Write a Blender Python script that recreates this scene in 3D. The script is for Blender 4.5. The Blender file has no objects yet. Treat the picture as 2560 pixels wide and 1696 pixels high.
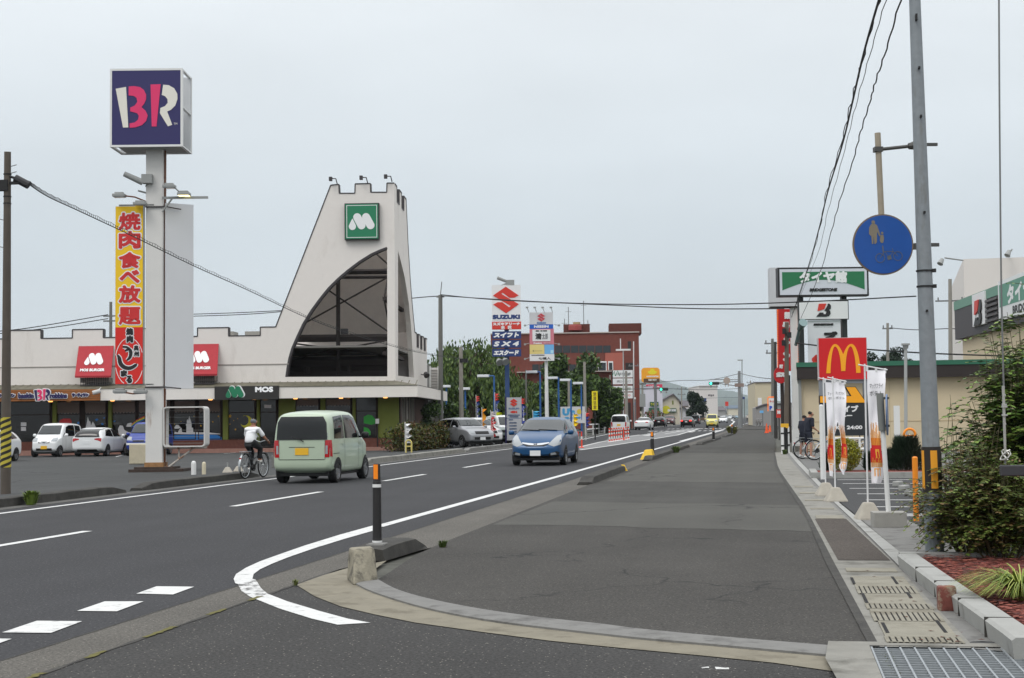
import bpy, bmesh, math, random
from mathutils import Vector, Matrix, noise
from mathutils.bvhtree import BVHTree
from mathutils.geometry import tessellate_polygon
random.seed(11)
SC = bpy.context.scene
C = SC.collection
R_ = math.radians
YAW, PITCH, ROLL, FPX, CAMH = 9.97, 3.02, 0.64, 3745.0, 1.5
_y, _p, _r = R_(YAW), R_(PITCH), R_(ROLL)
FW = Vector((-math.sin(_y) * math.cos(_p), math.cos(_y) * math.cos(_p), math.sin(_p)))
_rt = Vector((math.cos(_y), math.sin(_y), 0)); _up = _rt.cross(FW)
RT = _rt * math.cos(_r) - _up * math.sin(_r)
UP = _up * math.cos(_r) + _rt * math.sin(_r)
CAM = Vector((0, 0, CAMH))
cd = bpy.data.cameras.new('camera'); cam = bpy.data.objects.new('camera', cd); C.objects.link(cam)
mw = Matrix.Identity(4)
for i in range(3):
    mw[i][0], mw[i][1], mw[i][2], mw[i][3] = RT[i], UP[i], -FW[i], CAM[i]
cam.matrix_world = mw
cd.sensor_width = 36; cd.sensor_fit = 'HORIZONTAL'; cd.lens = FPX / 2560 * 36
cd.clip_start = 0.1; cd.clip_end = 30000
SC.camera = cam
SUN_EL, SUN_AZ = R_(52), R_(205)          # high, behind the camera, to its left
w = bpy.data.worlds.new('World'); SC.world = w; w.use_nodes = True
nt = w.node_tree; N = nt.nodes; Lk = nt.links
bg = N['Background']
sky = N.new('ShaderNodeTexSky'); sky.sky_type = 'NISHITA'; sky.sun_disc = False
sky.sun_elevation = SUN_EL; sky.sun_rotation = SUN_AZ; sky.dust_density = 3
tc = N.new('ShaderNodeTexCoord'); sep = N.new('ShaderNodeSeparateXYZ'); Lk.new(tc.outputs['Generated'], sep.inputs[0])
ramp = N.new('ShaderNodeValToRGB'); Lk.new(sep.outputs[2], ramp.inputs[0])
el = ramp.color_ramp.elements
def _sky(r, g, b, k=1.0): return (r * k, g * k, b * k, 1)
el[0].position = 0.0; el[0].color = _sky(.66, .715, .755, .2)
el[1].position = 0.30; el[1].color = _sky(.90, .95, .985, .2)
for pos, k in ((0.12, .66), (0.55, 1.32), (1.0, 2.05)):
    e = el.new(pos); e.color = _sky(.98 * k, 1.0 * k, 1.02 * k, .2) if k > 1 else _sky(.70, .77, .82, .2)
nz = N.new('ShaderNodeTexNoise'); nz.inputs['Scale'].default_value = 2.6; nz.inputs['Detail'].default_value = 4; nz.inputs['Roughness'].default_value = .5
mp = N.new('ShaderNodeMapping'); mp.inputs['Scale'].default_value = (1, 1, 3.5); Lk.new(tc.outputs['Generated'], mp.inputs[0]); Lk.new(mp.outputs[0], nz.inputs[0])
mr = N.new('ShaderNodeMapRange'); mr.inputs[1].default_value = .3; mr.inputs[2].default_value = .7
mr.inputs[3].default_value = 5.0 * 9.3; mr.inputs[4].default_value = 5.0 * 10.5; Lk.new(nz.outputs[0], mr.inputs[0])
vm = N.new('ShaderNodeVectorMath'); vm.operation = 'SCALE'; Lk.new(ramp.outputs[0], vm.inputs[0]); Lk.new(mr.outputs[0], vm.inputs['Scale'])
mix = N.new('ShaderNodeMixRGB'); mix.inputs[0].default_value = .95; Lk.new(sky.outputs[0], mix.inputs[1]); Lk.new(vm.outputs[0], mix.inputs[2])
Lk.new(mix.outputs[0], bg.inputs[0]); bg.inputs[1].default_value = 0.1
sl = bpy.data.lights.new('sun', 'SUN'); so = bpy.data.objects.new('sun', sl); C.objects.link(so)
sl.energy = 0.9; sl.angle = R_(24); sl.color = (1, .965, .92)
sd = Vector((math.sin(SUN_AZ) * math.cos(SUN_EL), math.cos(SUN_AZ) * math.cos(SUN_EL), math.sin(SUN_EL)))
so.rotation_euler = sd.to_track_quat('Z', 'Y').to_euler()
SC.view_settings.view_transform = 'Standard'; SC.view_settings.look = 'None'; SC.view_settings.exposure = 0; SC.view_settings.gamma = 1
SC.render.film_transparent = False
try:
    SC.cycles.volume_bounces = 0; SC.cycles.max_bounces = 6; SC.cycles.transparent_max_bounces = 8; SC.cycles.caustics_reflective = False; SC.cycles.caustics_refractive = False
except Exception:
    pass
def ray(px, py): return RT * ((px - 1280) / FPX) + UP * (-(py - 848) / FPX) + FW
def G(px, py, z=0.0):                       # on the level z
    d = ray(px, py); return CAM + d * ((z - CAMH) / d.z)
def D(px, py, dep): return CAM + ray(px, py) * dep       # at a camera depth
def YP(px, py, Y):
    d = ray(px, py); return CAM + d * (Y / d.y)
def lotz(X):                                # forecourts left of the road lie a little lower
    t = min(1, max(0, (-13.9 - X) / 6.0)); t = t * t * (3 - 2 * t)
    return -0.17 * t - (0.004 * max(0, min(40, -20 - X)))
def GL(px, py):                             # on the forecourt
    p = G(px, py)
    for _ in range(12): p = G(px, py, lotz(p.x))
    return p
class Fr:                                   # an upright frame: x right, y away, z up
    def __init__(s, loc, rz=0.0): s.o = Vector(loc); s.rz = rz; s.c = math.cos(rz); s.s = math.sin(rz)
    def inv(s, v): return Vector((s.c * v.x + s.s * v.y, -s.s * v.x + s.c * v.y, v.z))
    def at(s, px, py, y=0.0):               # (x, z) on the plane y
        O = s.inv(CAM - s.o); d = s.inv(ray(px, py)); t = (y - O.y) / d.y
        return (O.x + t * d.x, O.z + t * d.z)
    def side(s, px, py, x=0.0):             # (y, z) on the plane x
        O = s.inv(CAM - s.o); d = s.inv(ray(px, py)); t = (x - O.x) / d.x
        return (O.y + t * d.y, O.z + t * d.z)
    def dist(s): return (s.o - CAM).dot(FW)
def lin(c):
    c = c / 255.0
    return c / 12.92 if c <= .04045 else ((c + .055) / 1.055) ** 2.4
MATS = {}
def mat(name, rgb, rough=.6, metal=0.0, var=.0, vs=6.0, bump=0.0, bs=40.0, emit=0.0, k=1.0, coat=0.0, spec=.5, dirt=None):
    if name in MATS: return MATS[name]
    m = bpy.data.materials.new(name); m.use_nodes = True; t = m.node_tree; b = t.nodes['Principled BSDF']
    col = tuple(lin(v) * k for v in rgb) + (1,)
    b.inputs['Base Color'].default_value = col; b.inputs['Roughness'].default_value = rough; b.inputs['Metallic'].default_value = metal
    b.inputs['Coat Weight'].default_value = coat; b.inputs['Coat Roughness'].default_value = .05; b.inputs['Specular IOR Level'].default_value = spec
    if emit: b.inputs['Emission Color'].default_value = col; b.inputs['Emission Strength'].default_value = emit
    if var or bump or dirt:
        tcn = t.nodes.new('ShaderNodeTexCoord')
    out = None
    if var:
        n = t.nodes.new('ShaderNodeTexNoise'); n.inputs['Scale'].default_value = vs; n.inputs['Detail'].default_value = 6; n.inputs['Roughness'].default_value = .6
        t.links.new(tcn.outputs['Object'], n.inputs[0])
        r = t.nodes.new('ShaderNodeMapRange'); r.inputs[1].default_value = .3; r.inputs[2].default_value = .7; r.inputs[3].default_value = 1 - var; r.inputs[4].default_value = 1 + var
        t.links.new(n.outputs[0], r.inputs[0])
        v = t.nodes.new('ShaderNodeVectorMath'); v.operation = 'SCALE'; v.inputs[0].default_value = col[:3]; t.links.new(r.outputs[0], v.inputs['Scale'])
        out = v.outputs[0]
    if dirt:                                # (rgb, scale, low, high, z-stretch): stains with a shape of their own
        n = t.nodes.new('ShaderNodeTexNoise'); n.inputs['Scale'].default_value = dirt[1]; n.inputs['Detail'].default_value = 8; n.inputs['Roughness'].default_value = .65
        q = t.nodes.new('ShaderNodeMapping'); q.inputs['Scale'].default_value = (1, 1, dirt[4]); q.inputs['Location'].default_value = (3.1, 7.7, 1.3)
        t.links.new(tcn.outputs['Object'], q.inputs[0]); t.links.new(q.outputs[0], n.inputs[0])
        r = t.nodes.new('ShaderNodeMapRange'); r.inputs[1].default_value = dirt[2]; r.inputs[2].default_value = dirt[3]; t.links.new(n.outputs[0], r.inputs[0])
        x = t.nodes.new('ShaderNodeMixRGB'); t.links.new(r.outputs[0], x.inputs[0])
        if out: t.links.new(out, x.inputs[1])
        else: x.inputs[1].default_value = col
        x.inputs[2].default_value = tuple(lin(v) for v in dirt[0]) + (1,); out = x.outputs[0]
    if out: t.links.new(out, b.inputs['Base Color'])
    if bump:
        n = t.nodes.new('ShaderNodeTexNoise'); n.inputs['Scale'].default_value = bs; n.inputs['Detail'].default_value = 4
        t.links.new(tcn.outputs['Object'], n.inputs[0])
        bn = t.nodes.new('ShaderNodeBump'); bn.inputs['Strength'].default_value = bump; bn.inputs['Distance'].default_value = .02
        t.links.new(n.outputs[0], bn.inputs['Height']); t.links.new(bn.outputs[0], b.inputs['Normal'])
    MATS[name] = m; return m
def asphalt(name, rgb, speck=.35, ss=60.0, patch=.12, ps=.35, light=None, crack=0.0, moss=0.0):
    m = bpy.data.materials.new(name); m.use_nodes = True; t = m.node_tree; b = t.nodes['Principled BSDF']; nd = t.nodes; lk = t.links
    tcn = nd.new('ShaderNodeTexCoord'); b.inputs['Roughness'].default_value = .9; b.inputs['Specular IOR Level'].default_value = .25
    col = tuple(lin(v) for v in rgb) + (1,)
    def nz(scale, det, rough, src=None):
        n = nd.new('ShaderNodeTexNoise'); n.inputs['Scale'].default_value = scale; n.inputs['Detail'].default_value = det; n.inputs['Roughness'].default_value = rough
        lk.new(src or tcn.outputs['Object'], n.inputs[0]); return n.outputs[0]
    def rng(s, a, bb, lo, hi):
        r = nd.new('ShaderNodeMapRange'); r.inputs[1].default_value = a; r.inputs[2].default_value = bb; r.inputs[3].default_value = lo; r.inputs[4].default_value = hi; lk.new(s, r.inputs[0]); return r.outputs[0]
    def mul(a, bb):
        q = nd.new('ShaderNodeMath'); q.operation = 'MULTIPLY'; lk.new(a, q.inputs[0]); lk.new(bb, q.inputs[1]); return q.outputs[0]
    f = rng(nz(ss, 3, .75), .36, .64, 1 - speck, 1 + speck)
    f = mul(f, rng(nz(ps, 5, .6), .3, .7, 1 - patch, 1 + patch))
    st = nd.new('ShaderNodeMapping'); st.inputs['Scale'].default_value = (1.3, .05, 1); lk.new(tcn.outputs['Object'], st.inputs[0])
    f = mul(f, rng(nz(1.2, 3, .5, st.outputs[0]), .3, .7, 1 - patch * .6, 1 + patch * .6))     # wear along the wheel tracks
    v = nd.new('ShaderNodeVectorMath'); v.operation = 'SCALE'; v.inputs[0].default_value = col[:3]; lk.new(f, v.inputs['Scale']); out = v.outputs[0]
    vo = nd.new('ShaderNodeTexVoronoi'); vo.inputs['Scale'].default_value = ss * .75; lk.new(tcn.outputs['Object'], vo.inputs[0])
    g = rng(vo.outputs['Distance'], .12, .20, 1, 0)
    wn = rng(vo.outputs['Color'], .6, .62, 0, .8); g = mul(g, wn)
    x = nd.new('ShaderNodeMixRGB'); lk.new(g, x.inputs[0]); lk.new(out, x.inputs[1]); x.inputs[2].default_value = tuple(lin(v) for v in (light or (150, 146, 140))) + (1,); out = x.outputs[0]
    if crack:
        vc = nd.new('ShaderNodeTexVoronoi'); vc.feature = 'DISTANCE_TO_EDGE'; vc.inputs['Scale'].default_value = crack
        wp = nd.new('ShaderNodeTexNoise'); wp.inputs['Scale'].default_value = 1.5; wp.inputs['Detail'].default_value = 5; lk.new(tcn.outputs['Object'], wp.inputs[0])
        ad = nd.new('ShaderNodeVectorMath'); ad.operation = 'ADD'; lk.new(tcn.outputs['Object'], ad.inputs[0]); lk.new(wp.outputs['Color'], ad.inputs[1]); lk.new(ad.outputs[0], vc.inputs[0])
        e = mul(rng(vc.outputs['Distance'], 0, .006, 1, 0), rng(nz(.5, 2, .5), .44, .54, 0, .85))
        x = nd.new('ShaderNodeMixRGB'); lk.new(e, x.inputs[0]); lk.new(out, x.inputs[1]); x.inputs[2].default_value = tuple(lin(q) for q in (30, 30, 31)) + (1,); out = x.outputs[0]
    if moss:
        e = rng(nz(2.0, 6, .7), .62, .7, 0, moss)
        x = nd.new('ShaderNodeMixRGB'); lk.new(e, x.inputs[0]); lk.new(out, x.inputs[1]); x.inputs[2].default_value = tuple(lin(q) for q in (74, 74, 44)) + (1,); out = x.outputs[0]
    lk.new(out, b.inputs['Base Color'])
    bn = nd.new('ShaderNodeBump'); bn.inputs['Strength'].default_value = .35; bn.inputs['Distance'].default_value = .01; lk.new(nz(ss * 1.3, 3, .6), bn.inputs['Height']); lk.new(bn.outputs[0], b.inputs['Normal'])
    MATS[name] = m; return m
class MB:
    def __init__(s): s.v = []; s.f = []; s.mi = []; s.m = 0
    def add(s, vs, fs, mi=None):
        k = len(s.v); s.v += [tuple(p) for p in vs]; s.f += [tuple(i + k for i in f) for f in fs]; s.mi += [s.m if mi is None else mi] * len(fs); return s
    def box(s, x0, x1, y0, y1, z0, z1, rz=0, ctr=None, mi=None):
        vs = [Vector(p) for p in ((x0, y0, z0), (x1, y0, z0), (x1, y1, z0), (x0, y1, z0), (x0, y0, z1), (x1, y0, z1), (x1, y1, z1), (x0, y1, z1))]
        if rz:
            c = Vector(ctr or ((x0 + x1) / 2, (y0 + y1) / 2, 0)); M = Matrix.Rotation(rz, 3, 'Z'); vs = [M @ (p - c) + c for p in vs]
        return s.add(vs, [(0, 3, 2, 1), (4, 5, 6, 7), (0, 1, 5, 4), (1, 2, 6, 5), (2, 3, 7, 6), (3, 0, 4, 7)], mi)
    def cb(s, c, sx, sy, sz, rz=0, mi=None): return s.box(c[0] - sx / 2, c[0] + sx / 2, c[1] - sy / 2, c[1] + sy / 2, c[2] - sz / 2, c[2] + sz / 2, rz, None, mi)
    def tube(s, p, q, r0, r1=None, n=10, caps=True, mi=None):
        p, q = Vector(p), Vector(q); r1 = r0 if r1 is None else r1; d = (q - p)
        if d.length < 1e-6: return s
        d.normalize(); a = d.orthogonal().normalized(); b = d.cross(a); vs = []
        for c, r in ((p, r0), (q, r1)): vs += [c + (a * math.cos(2 * math.pi * i / n) + b * math.sin(2 * math.pi * i / n)) * r for i in range(n)]
        fs = [(i, (i + 1) % n, n + (i + 1) % n, n + i) for i in range(n)]
        if caps: fs += [tuple(range(n))[::-1], tuple(range(n, 2 * n))]
        return s.add(vs, fs, mi)
    def path(s, pts, r, n=8, mi=None):
        pts = [Vector(p) for p in pts]; rings = []
        for i, c in enumerate(pts):
            d = (pts[min(i + 1, len(pts) - 1)] - pts[max(i - 1, 0)]).normalized()
            if i == 0: a = d.orthogonal().normalized()
            else: a = (a - d * a.dot(d)).normalized()
            b = d.cross(a); rr = r[i] if isinstance(r, (list, tuple)) else r
            rings.append([c + (a * math.cos(2 * math.pi * k / n) + b * math.sin(2 * math.pi * k / n)) * rr for k in range(n)])
        vs = [p for g in rings for p in g]; fs = []
        for i in range(len(rings) - 1):
            for k in range(n): fs.append((i * n + k, i * n + (k + 1) % n, (i + 1) * n + (k + 1) % n, (i + 1) * n + k))
        fs += [tuple(range(n))[::-1], tuple(range((len(rings) - 1) * n, len(rings) * n))]
        return s.add(vs, fs, mi)
    def lathe(s, prof, c=(0, 0, 0), n=24, mi=None):       # prof: (r, z) from bottom to top
        vs = []; fs = []
        for r, z in prof: vs += [(c[0] + r * math.cos(2 * math.pi * k / n), c[1] + r * math.sin(2 * math.pi * k / n), c[2] + z) for k in range(n)]
        for i in range(len(prof) - 1):
            for k in range(n): fs.append((i * n + k, i * n + (k + 1) % n, (i + 1) * n + (k + 1) % n, (i + 1) * n + k))
        fs += [tuple(range(n))[::-1], tuple(range((len(prof) - 1) * n, len(prof) * n))]
        return s.add(vs, fs, mi)
    def disc(s, c, r, y0, y1, n=32, mi=None, rx=None):    # a round plate upright in x, z
        rx = rx or r
        return s.prism([[(c[0] + rx * math.cos(2 * math.pi * k / n), c[1] + r * math.sin(2 * math.pi * k / n)) for k in range(n)]], y0, y1, mi=mi)
    def prism(s, loops, y0, y1, ax='xz', mi=None, T=None):  # outline(s) in x, z given depth y0 (front) .. y1; later loops are holes
        tris = tessellate_polygon([[Vector((a, b, 0)) for a, b in lp] for lp in loops])
        flat = [p for lp in loops for p in lp]; n = len(flat)
        def P3(a, b, y): return (a, y, b) if ax == 'xz' else ((y, a, b) if ax == 'yz' else (a, b, y))
        vs = [P3(a, b, y0) for a, b in flat] + [P3(a, b, y1) for a, b in flat]; fs = []
        for t in tris:
            fs.append(tuple(t)); fs.append(tuple(i + n for i in t)[::-1])
        k = 0
        for lp in loops:
            m = len(lp)
            for i in range(m):
                j = (i + 1) % m; fs.append((k + i, k + j, k + j + n, k + i + n))
            k += m
        if T: vs = [T(Vector(p)) for p in vs]
        return s.add(vs, fs, mi)
    def build(s, name, m, parent=None, smooth=False, fixn=True):
        me = bpy.data.meshes.new(name); me.from_pydata(s.v, [], s.f)
        ms = m if isinstance(m, (list, tuple)) else [m]
        for x in ms: me.materials.append(x) if x else None
        if len(ms) > 1: me.polygons.foreach_set('material_index', s.mi)
        if fixn:
            bm = bmesh.new(); bm.from_mesh(me); bmesh.ops.recalc_face_normals(bm, faces=bm.faces); bm.to_mesh(me); bm.free()
        if smooth: me.polygons.foreach_set('use_smooth', [True] * len(me.polygons)); me.update()
        me.update()
        return link(name, me, parent)
def link(name, me, parent=None):
    o = bpy.data.objects.new(name, me); C.objects.link(o)
    if parent is not None: o.parent = parent
    return o
def tag(o, label=None, cat=None, group=None, kind=None):
    if label: o['label'] = label
    if cat: o['category'] = cat
    if group: o['group'] = group
    if kind: o['kind'] = kind
    return o
def thing(name, loc, rz, label, cat, group=None):
    o = bpy.data.objects.new(name, None); C.objects.link(o); o.location = loc; o.rotation_euler = (0, 0, rz)
    return tag(o, label, cat, group)
def sub(o): return [x for x in C.objects if x.parent == o]
def copy_tree(o, parent=None):
    c = o.copy(); C.objects.link(c)
    if parent is not None: c.parent = parent
    for ch in list(o.children): copy_tree(ch, c)
    return c
def bevel(o, wdt, seg=2, ang=40):
    bm = bmesh.new(); bm.from_mesh(o.data)
    bmesh.ops.remove_doubles(bm, verts=bm.verts, dist=1e-5)
    es = [e for e in bm.edges if len(e.link_faces) == 2 and e.calc_face_angle(0) > R_(ang)]
    bmesh.ops.bevel(bm, geom=es, offset=wdt, segments=seg, profile=.6, affect='EDGES', clamp_overlap=True)
    bm.to_mesh(o.data); bm.free(); return o
def structure(name, verts, faces, m):
    me = bpy.data.meshes.new(name); me.from_pydata([tuple(v) for v in verts], [], faces); me.materials.append(m)
    bm = bmesh.new(); bm.from_mesh(me)
    for f in bm.faces:
        f.normal_update()
        if f.normal.z < 0: f.normal_flip()
    bm.to_mesh(me); bm.free()
    o = link(name, me); o['kind'] = 'structure'; return o
def sheet(name, pts, z, m):                 # flat polygon of ground
    t = tessellate_polygon([[Vector((p[0], p[1], 0)) for p in pts]])
    return structure(name, [(p[0], p[1], z) for p in pts], [tuple(x) for x in t], m)
def glyphs(body, shear=0.0):
    cu = bpy.data.curves.new('lettering', 'FONT'); cu.body = body; cu.shear = shear; cu.resolution_u = 3
    o = bpy.data.objects.new('lettering', cu); C.objects.link(o)
    me = bpy.data.meshes.new_from_object(o.evaluated_get(bpy.context.evaluated_depsgraph_get()))
    bpy.data.objects.remove(o)
    v = [(p.co.x, p.co.y) for p in me.vertices]; f = [tuple(p.vertices) for p in me.polygons]
    bpy.data.meshes.remove(me); return v, f
def text(mb, body, x, z, wd, ht, y, bold=0.0, shear=0.0, vertical=False, mi=0, T=None, keep=False, th=0.006):
    """lettering centred on (x, z), filling wd by ht, lying on the plane y and facing -y"""
    if vertical:
        n = len(body); h = ht / n
        for i, ch in enumerate(body):
            if ch.strip(): text(mb, ch, x, z + ht / 2 - h * (i + .5), wd, h * .9, y, bold, shear, False, mi, T, keep, th)
        return
    v, f = glyphs(body, shear)
    if not v: return
    x0, x1 = min(p[0] for p in v), max(p[0] for p in v); y0, y1 = min(p[1] for p in v), max(p[1] for p in v)
    sx = (wd - 2 * bold) / max(x1 - x0, 1e-4); sz = (ht - 2 * bold) / max(y1 - y0, 1e-4)
    if keep: sx = sz = min(sx, sz)
    P = [((a - (x0 + x1) / 2) * sx + x, (b - (y0 + y1) / 2) * sz + z) for a, b in v]
    out = [(a, y - th, b) for a, b in P]; fs = list(f)
    if bold > 0:
        cnt = {}
        for q in f:
            for i in range(len(q)):
                e = tuple(sorted((q[i], q[(i + 1) % len(q)]))); cnt[e] = cnt.get(e, 0) + 1
        j = 0
        for (a, b), c in cnt.items():
            if c != 1: continue
            pa, pb = Vector(P[a]), Vector(P[b]); d = pb - pa
            if d.length < 1e-6: continue
            d.normalize(); nn = Vector((-d.y, d.x)) * bold; dd = d * bold * .7; j += 1
            yy = y - th - .0004 * (1 + j % 7)
            k = len(out)
            for q in (pa + nn, pa + nn * .7 - dd, pa - nn * .7 - dd, pa - nn, pb - nn, pb - nn * .7 + dd, pb + nn * .7 + dd, pb + nn): out.append((q.x, yy, q.y))
            fs.append(tuple(range(k, k + 8)))
    if T: out = [T(Vector(p)) for p in out]
    mb.add(out, fs, mi)
def ring_text(mb, *a, **k): text(mb, *a, **k)
def stroke(mb, pts, wdt, y, th=.006, mi=0):                # flat brush stroke through (x, z) points; wdt may vary
    pts = [Vector(p) for p in pts]; n = len(pts); L = []; Rr = []
    for i, p in enumerate(pts):
        d = (pts[min(i + 1, n - 1)] - pts[max(i - 1, 0)]).normalized(); nn = Vector((-d.y, d.x)); q = wdt[i] if isinstance(wdt, (list, tuple)) else wdt
        L.append(p + nn * q / 2); Rr.append(p - nn * q / 2)
    vs = [(p.x, y - th, p.y) for p in L] + [(p.x, y - th, p.y) for p in Rr]
    mb.add(vs, [(i, i + 1, n + i + 1, n + i) for i in range(n - 1)], mi)
def bez(p0, p1, p2, p3, n=10): return [tuple(((1 - t) ** 3 * a + 3 * (1 - t) ** 2 * t * b + 3 * (1 - t) * t * t * c + t ** 3 * d) for a, b, c, d in zip(p0, p1, p2, p3)) for t in [i / n for i in range(n + 1)]]
def smooth_line(pts, n=6):                   # Catmull-Rom
    out = []; P = [pts[0]] + list(pts) + [pts[-1]]
    for i in range(1, len(P) - 2):
        for k in range(n):
            t = k / n; a, b, c, d = P[i - 1], P[i], P[i + 1], P[i + 2]
            out.append(tuple(.5 * (2 * b[j] + (c[j] - a[j]) * t + (2 * a[j] - 5 * b[j] + 4 * c[j] - d[j]) * t * t + (3 * b[j] - a[j] - 3 * c[j] + d[j]) * t ** 3) for j in range(len(b))))
    out.append(tuple(pts[-1])); return out
asphalt('asphalt_road', (56, 56, 58), .40, 38, .10, .3, (120, 120, 120))
asphalt('asphalt_side', (58, 57, 56), .50, 42, .14, .5, (165, 160, 150), crack=.0)
asphalt('asphalt_walk', (64, 62, 59), .42, 45, .15, .45, (140, 136, 126), crack=.22)
asphalt('asphalt_walk_pale', (78, 77, 73), .25, 70, .10, .4, (140, 136, 128), crack=.12)
asphalt('asphalt_walk_dark', (66, 65, 62), .25, 70, .16, .5, (130, 126, 118), crack=.25)
asphalt('asphalt_lot', (66, 67, 67), .3, 30, .14, .25, (120, 120, 116), crack=.08)
asphalt('asphalt_right_lot', (64, 64, 65), .25, 50, .08, .4, (120, 120, 118))
asphalt('gutter_aggregate', (90, 87, 82), .45, 45, .12, .8, (165, 160, 150), moss=.25)
asphalt('gutter_left', (88, 87, 84), .35, 40, .12, .6, (150, 147, 140))
asphalt('terrain_soil', (84, 84, 78), .3, 1.5, .3, .02, (110, 110, 100))
M_ = mat
con = mat('concrete', (128, 126, 119), .85, var=.12, vs=5, bump=.25, bs=60, dirt=((80, 78, 70), 2.2, .52, .72, 1))
con_beige = mat('concrete_beige', (124, 118, 103), .9, var=.12, vs=4, bump=.2, bs=70, dirt=((84, 77, 62), 3.0, .5, .75, 1))
con_grey = mat('concrete_grey', (116, 115, 112), .9, var=.1, vs=6, bump=.2, bs=60, dirt=((76, 74, 72), 4, .52, .72, 1))
con_dark = mat('concrete_stained', (60, 58, 54), .9, var=.25, vs=4, bump=.35, bs=40, dirt=((44, 42, 40), 3, .45, .65, 1))
con_pale = mat('concrete_pale', (152, 152, 148), .85, var=.07, vs=5, bump=.15, bs=60, dirt=((100, 98, 92), 2.5, .55, .75, 1))
con_block = mat('concrete_block_old', (138, 132, 116), .9, var=.15, vs=9, bump=.4, bs=40, dirt=((92, 88, 78), 7, .5, .62, 1))
white_line = mat('road_paint', (204, 204, 202), .7, var=.07, vs=8, dirt=((120, 120, 120), 9, .56, .72, 1))
white_worn = mat('road_paint_worn', (200, 200, 198), .7, var=.05, vs=8, dirt=((95, 94, 92), 9, .50, .58, 1))
hatch_paint = mat('road_paint_hatched', (118, 118, 118), .8, var=.06, vs=1.5)
xs = [-6000, -60, -40, -30, -20, -18, -16, -14.6, -13.9, -13.7, 6000]; ys = [-60, 20, 80, 200, 7600]
def tz(X): return (-.6 if X < -59 else lotz(X)) - .03
vs = [(x, y, tz(x)) for y in ys for x in xs]; nx = len(xs)
structure('ground', vs, [(j * nx + i, j * nx + i + 1, (j + 1) * nx + i + 1, (j + 1) * nx + i) for j in range(len(ys) - 1) for i in range(nx - 1)], MATS['terrain_soil'])
RL = [(-13.3, -5), (-13.3, 98), (-15.0, 130), (-15.8, 165), (-17.0, 210), (-17.6, 300), (-17.6, 1200)]
sheet('road', RL + [(-4.86, 1200), (-4.86, 20), (-4.86, -5)], 0.0, MATS['asphalt_road'])
sheet('crossing_road', [(-300, 158), (-15.65, 158), (-15.98, 172), (-300, 172)], 0.0, MATS['asphalt_road'])
sheet('gutter_strip', [(-4.86, -5), (-4.36, -5), (-4.36, 14.6), (-3.95, 17.5), (-4.1, 36), (-4.3, 60), (-4.3, 1200), (-4.86, 1200)], 0.002, MATS['gutter_aggregate'])
sheet('left_gutter_strip', RL[:3] + [(-15.6, 157), (-16.05, 157), (-15.45, 130), (-13.75, 98), (-13.75, -5)], 0.002, MATS['gutter_left'])
beige_lo = [(-4.34, 13.19), (-3.9, 12.35), (-3.48, 11.7), (-3.07, 11.24), (-2.65, 10.82), (-2.06, 10.39), (-1.53, 10.03), (-1.17, 9.84), (-.93, 9.72), (-.49, 9.51), (-.05, 9.28), (.35, 8.97)]
kerb_lo = [(-3.79, 13.23), (-3.47, 12.63), (-2.91, 11.79), (-2.43, 11.22), (-1.94, 10.78), (-1.22, 10.31), (-.9, 10.12), (-.32, 9.84), (.36, 9.50)]
kerb_up = [(-3.66, 13.5), (-3.32, 12.79), (-3.0, 12.28), (-2.6, 11.78), (-2.14, 11.32), (-1.66, 10.95), (-1.27, 10.71), (-.92, 10.45), (-.24, 10.09), (.50, 9.76)]
sheet('side_street', [(-4.36, -5), (4, -5), (4, 8.2), (.38, 8.6)] + beige_lo[::-1] + [(-4.36, 13.19)], 0.001, MATS['asphalt_side'])
sheet('pavement_edge', beige_lo + [(.41, 9.5)] + kerb_lo[::-1] + [(-3.9, 13.9), (-4.1, 15.5), (-4.30, 14.7), (-4.34, 14.0)], 0.006, con_beige)
kl, ku = smooth_line(kerb_lo, 4), smooth_line(kerb_up, 4)
def arc_at(L, t):
    d = [0]
    for a, b in zip(L, L[1:]): d.append(d[-1] + math.dist(a, b))
    s = t * d[-1]
    for i in range(len(L) - 1):
        if s <= d[i + 1] + 1e-9:
            f = (s - d[i]) / max(d[i + 1] - d[i], 1e-9); return tuple(L[i][j] * (1 - f) + L[i + 1][j] * f for j in range(2))
    return L[-1]
vs = []; n = 60
for i in range(n + 1):
    a, b = arc_at(kl, i / n), arc_at(ku, i / n); mid = tuple(a[j] * .75 + b[j] * .25 for j in range(2))
    vs += [(a[0], a[1], -.01), (a[0], a[1], .02), (mid[0], mid[1], .03), (b[0], b[1], .032), (b[0], b[1], 0)]
fs = [(i * 5 + k, i * 5 + k + 1, i * 5 + 6 + k, i * 5 + 5 + k) for i in range(n) for k in range(4)]
structure('dropped_kerb', vs, fs + [(0, 1, 2, 3, 4), tuple(range(5 * n, 5 * n + 5))], con_grey)
gl = [(.60, 9.8), (.52, 15.3), (.44, 21.9), (.39, 25.2), (.07, 39), (-.01, 44.4), (-.1, 60)]
gr = [(1.19, 9.8), (1.11, 15.3), (.95, 21.9), (.86, 25.3), (.62, 37.4), (.5, 44.4), (.30, 60)]
kb = [(1.36, 9.7), (1.13, 14.9), (1.0, 21.9), (.92, 25.3), (.72, 37.1), (.6, 44.4), (.4, 60)]
ko = [(1.52, 9.7), (1.30, 14.9), (1.1, 21.9), (1.0, 25.3), (.85, 37.1), (.75, 44.4), (.55, 60)]
walk = [p for p in ku] + [gl[0], gl[1], gl[2], gl[3], gl[4], gl[5], gl[6], (-.1, 150), (-4.3, 150), (-4.3, 60), (-4.1, 36), (-3.95, 17.5), (-3.9, 16.0), (-3.7, 14.0)]
sheet('pavement', walk, 0.026, MATS['asphalt_walk'])
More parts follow.
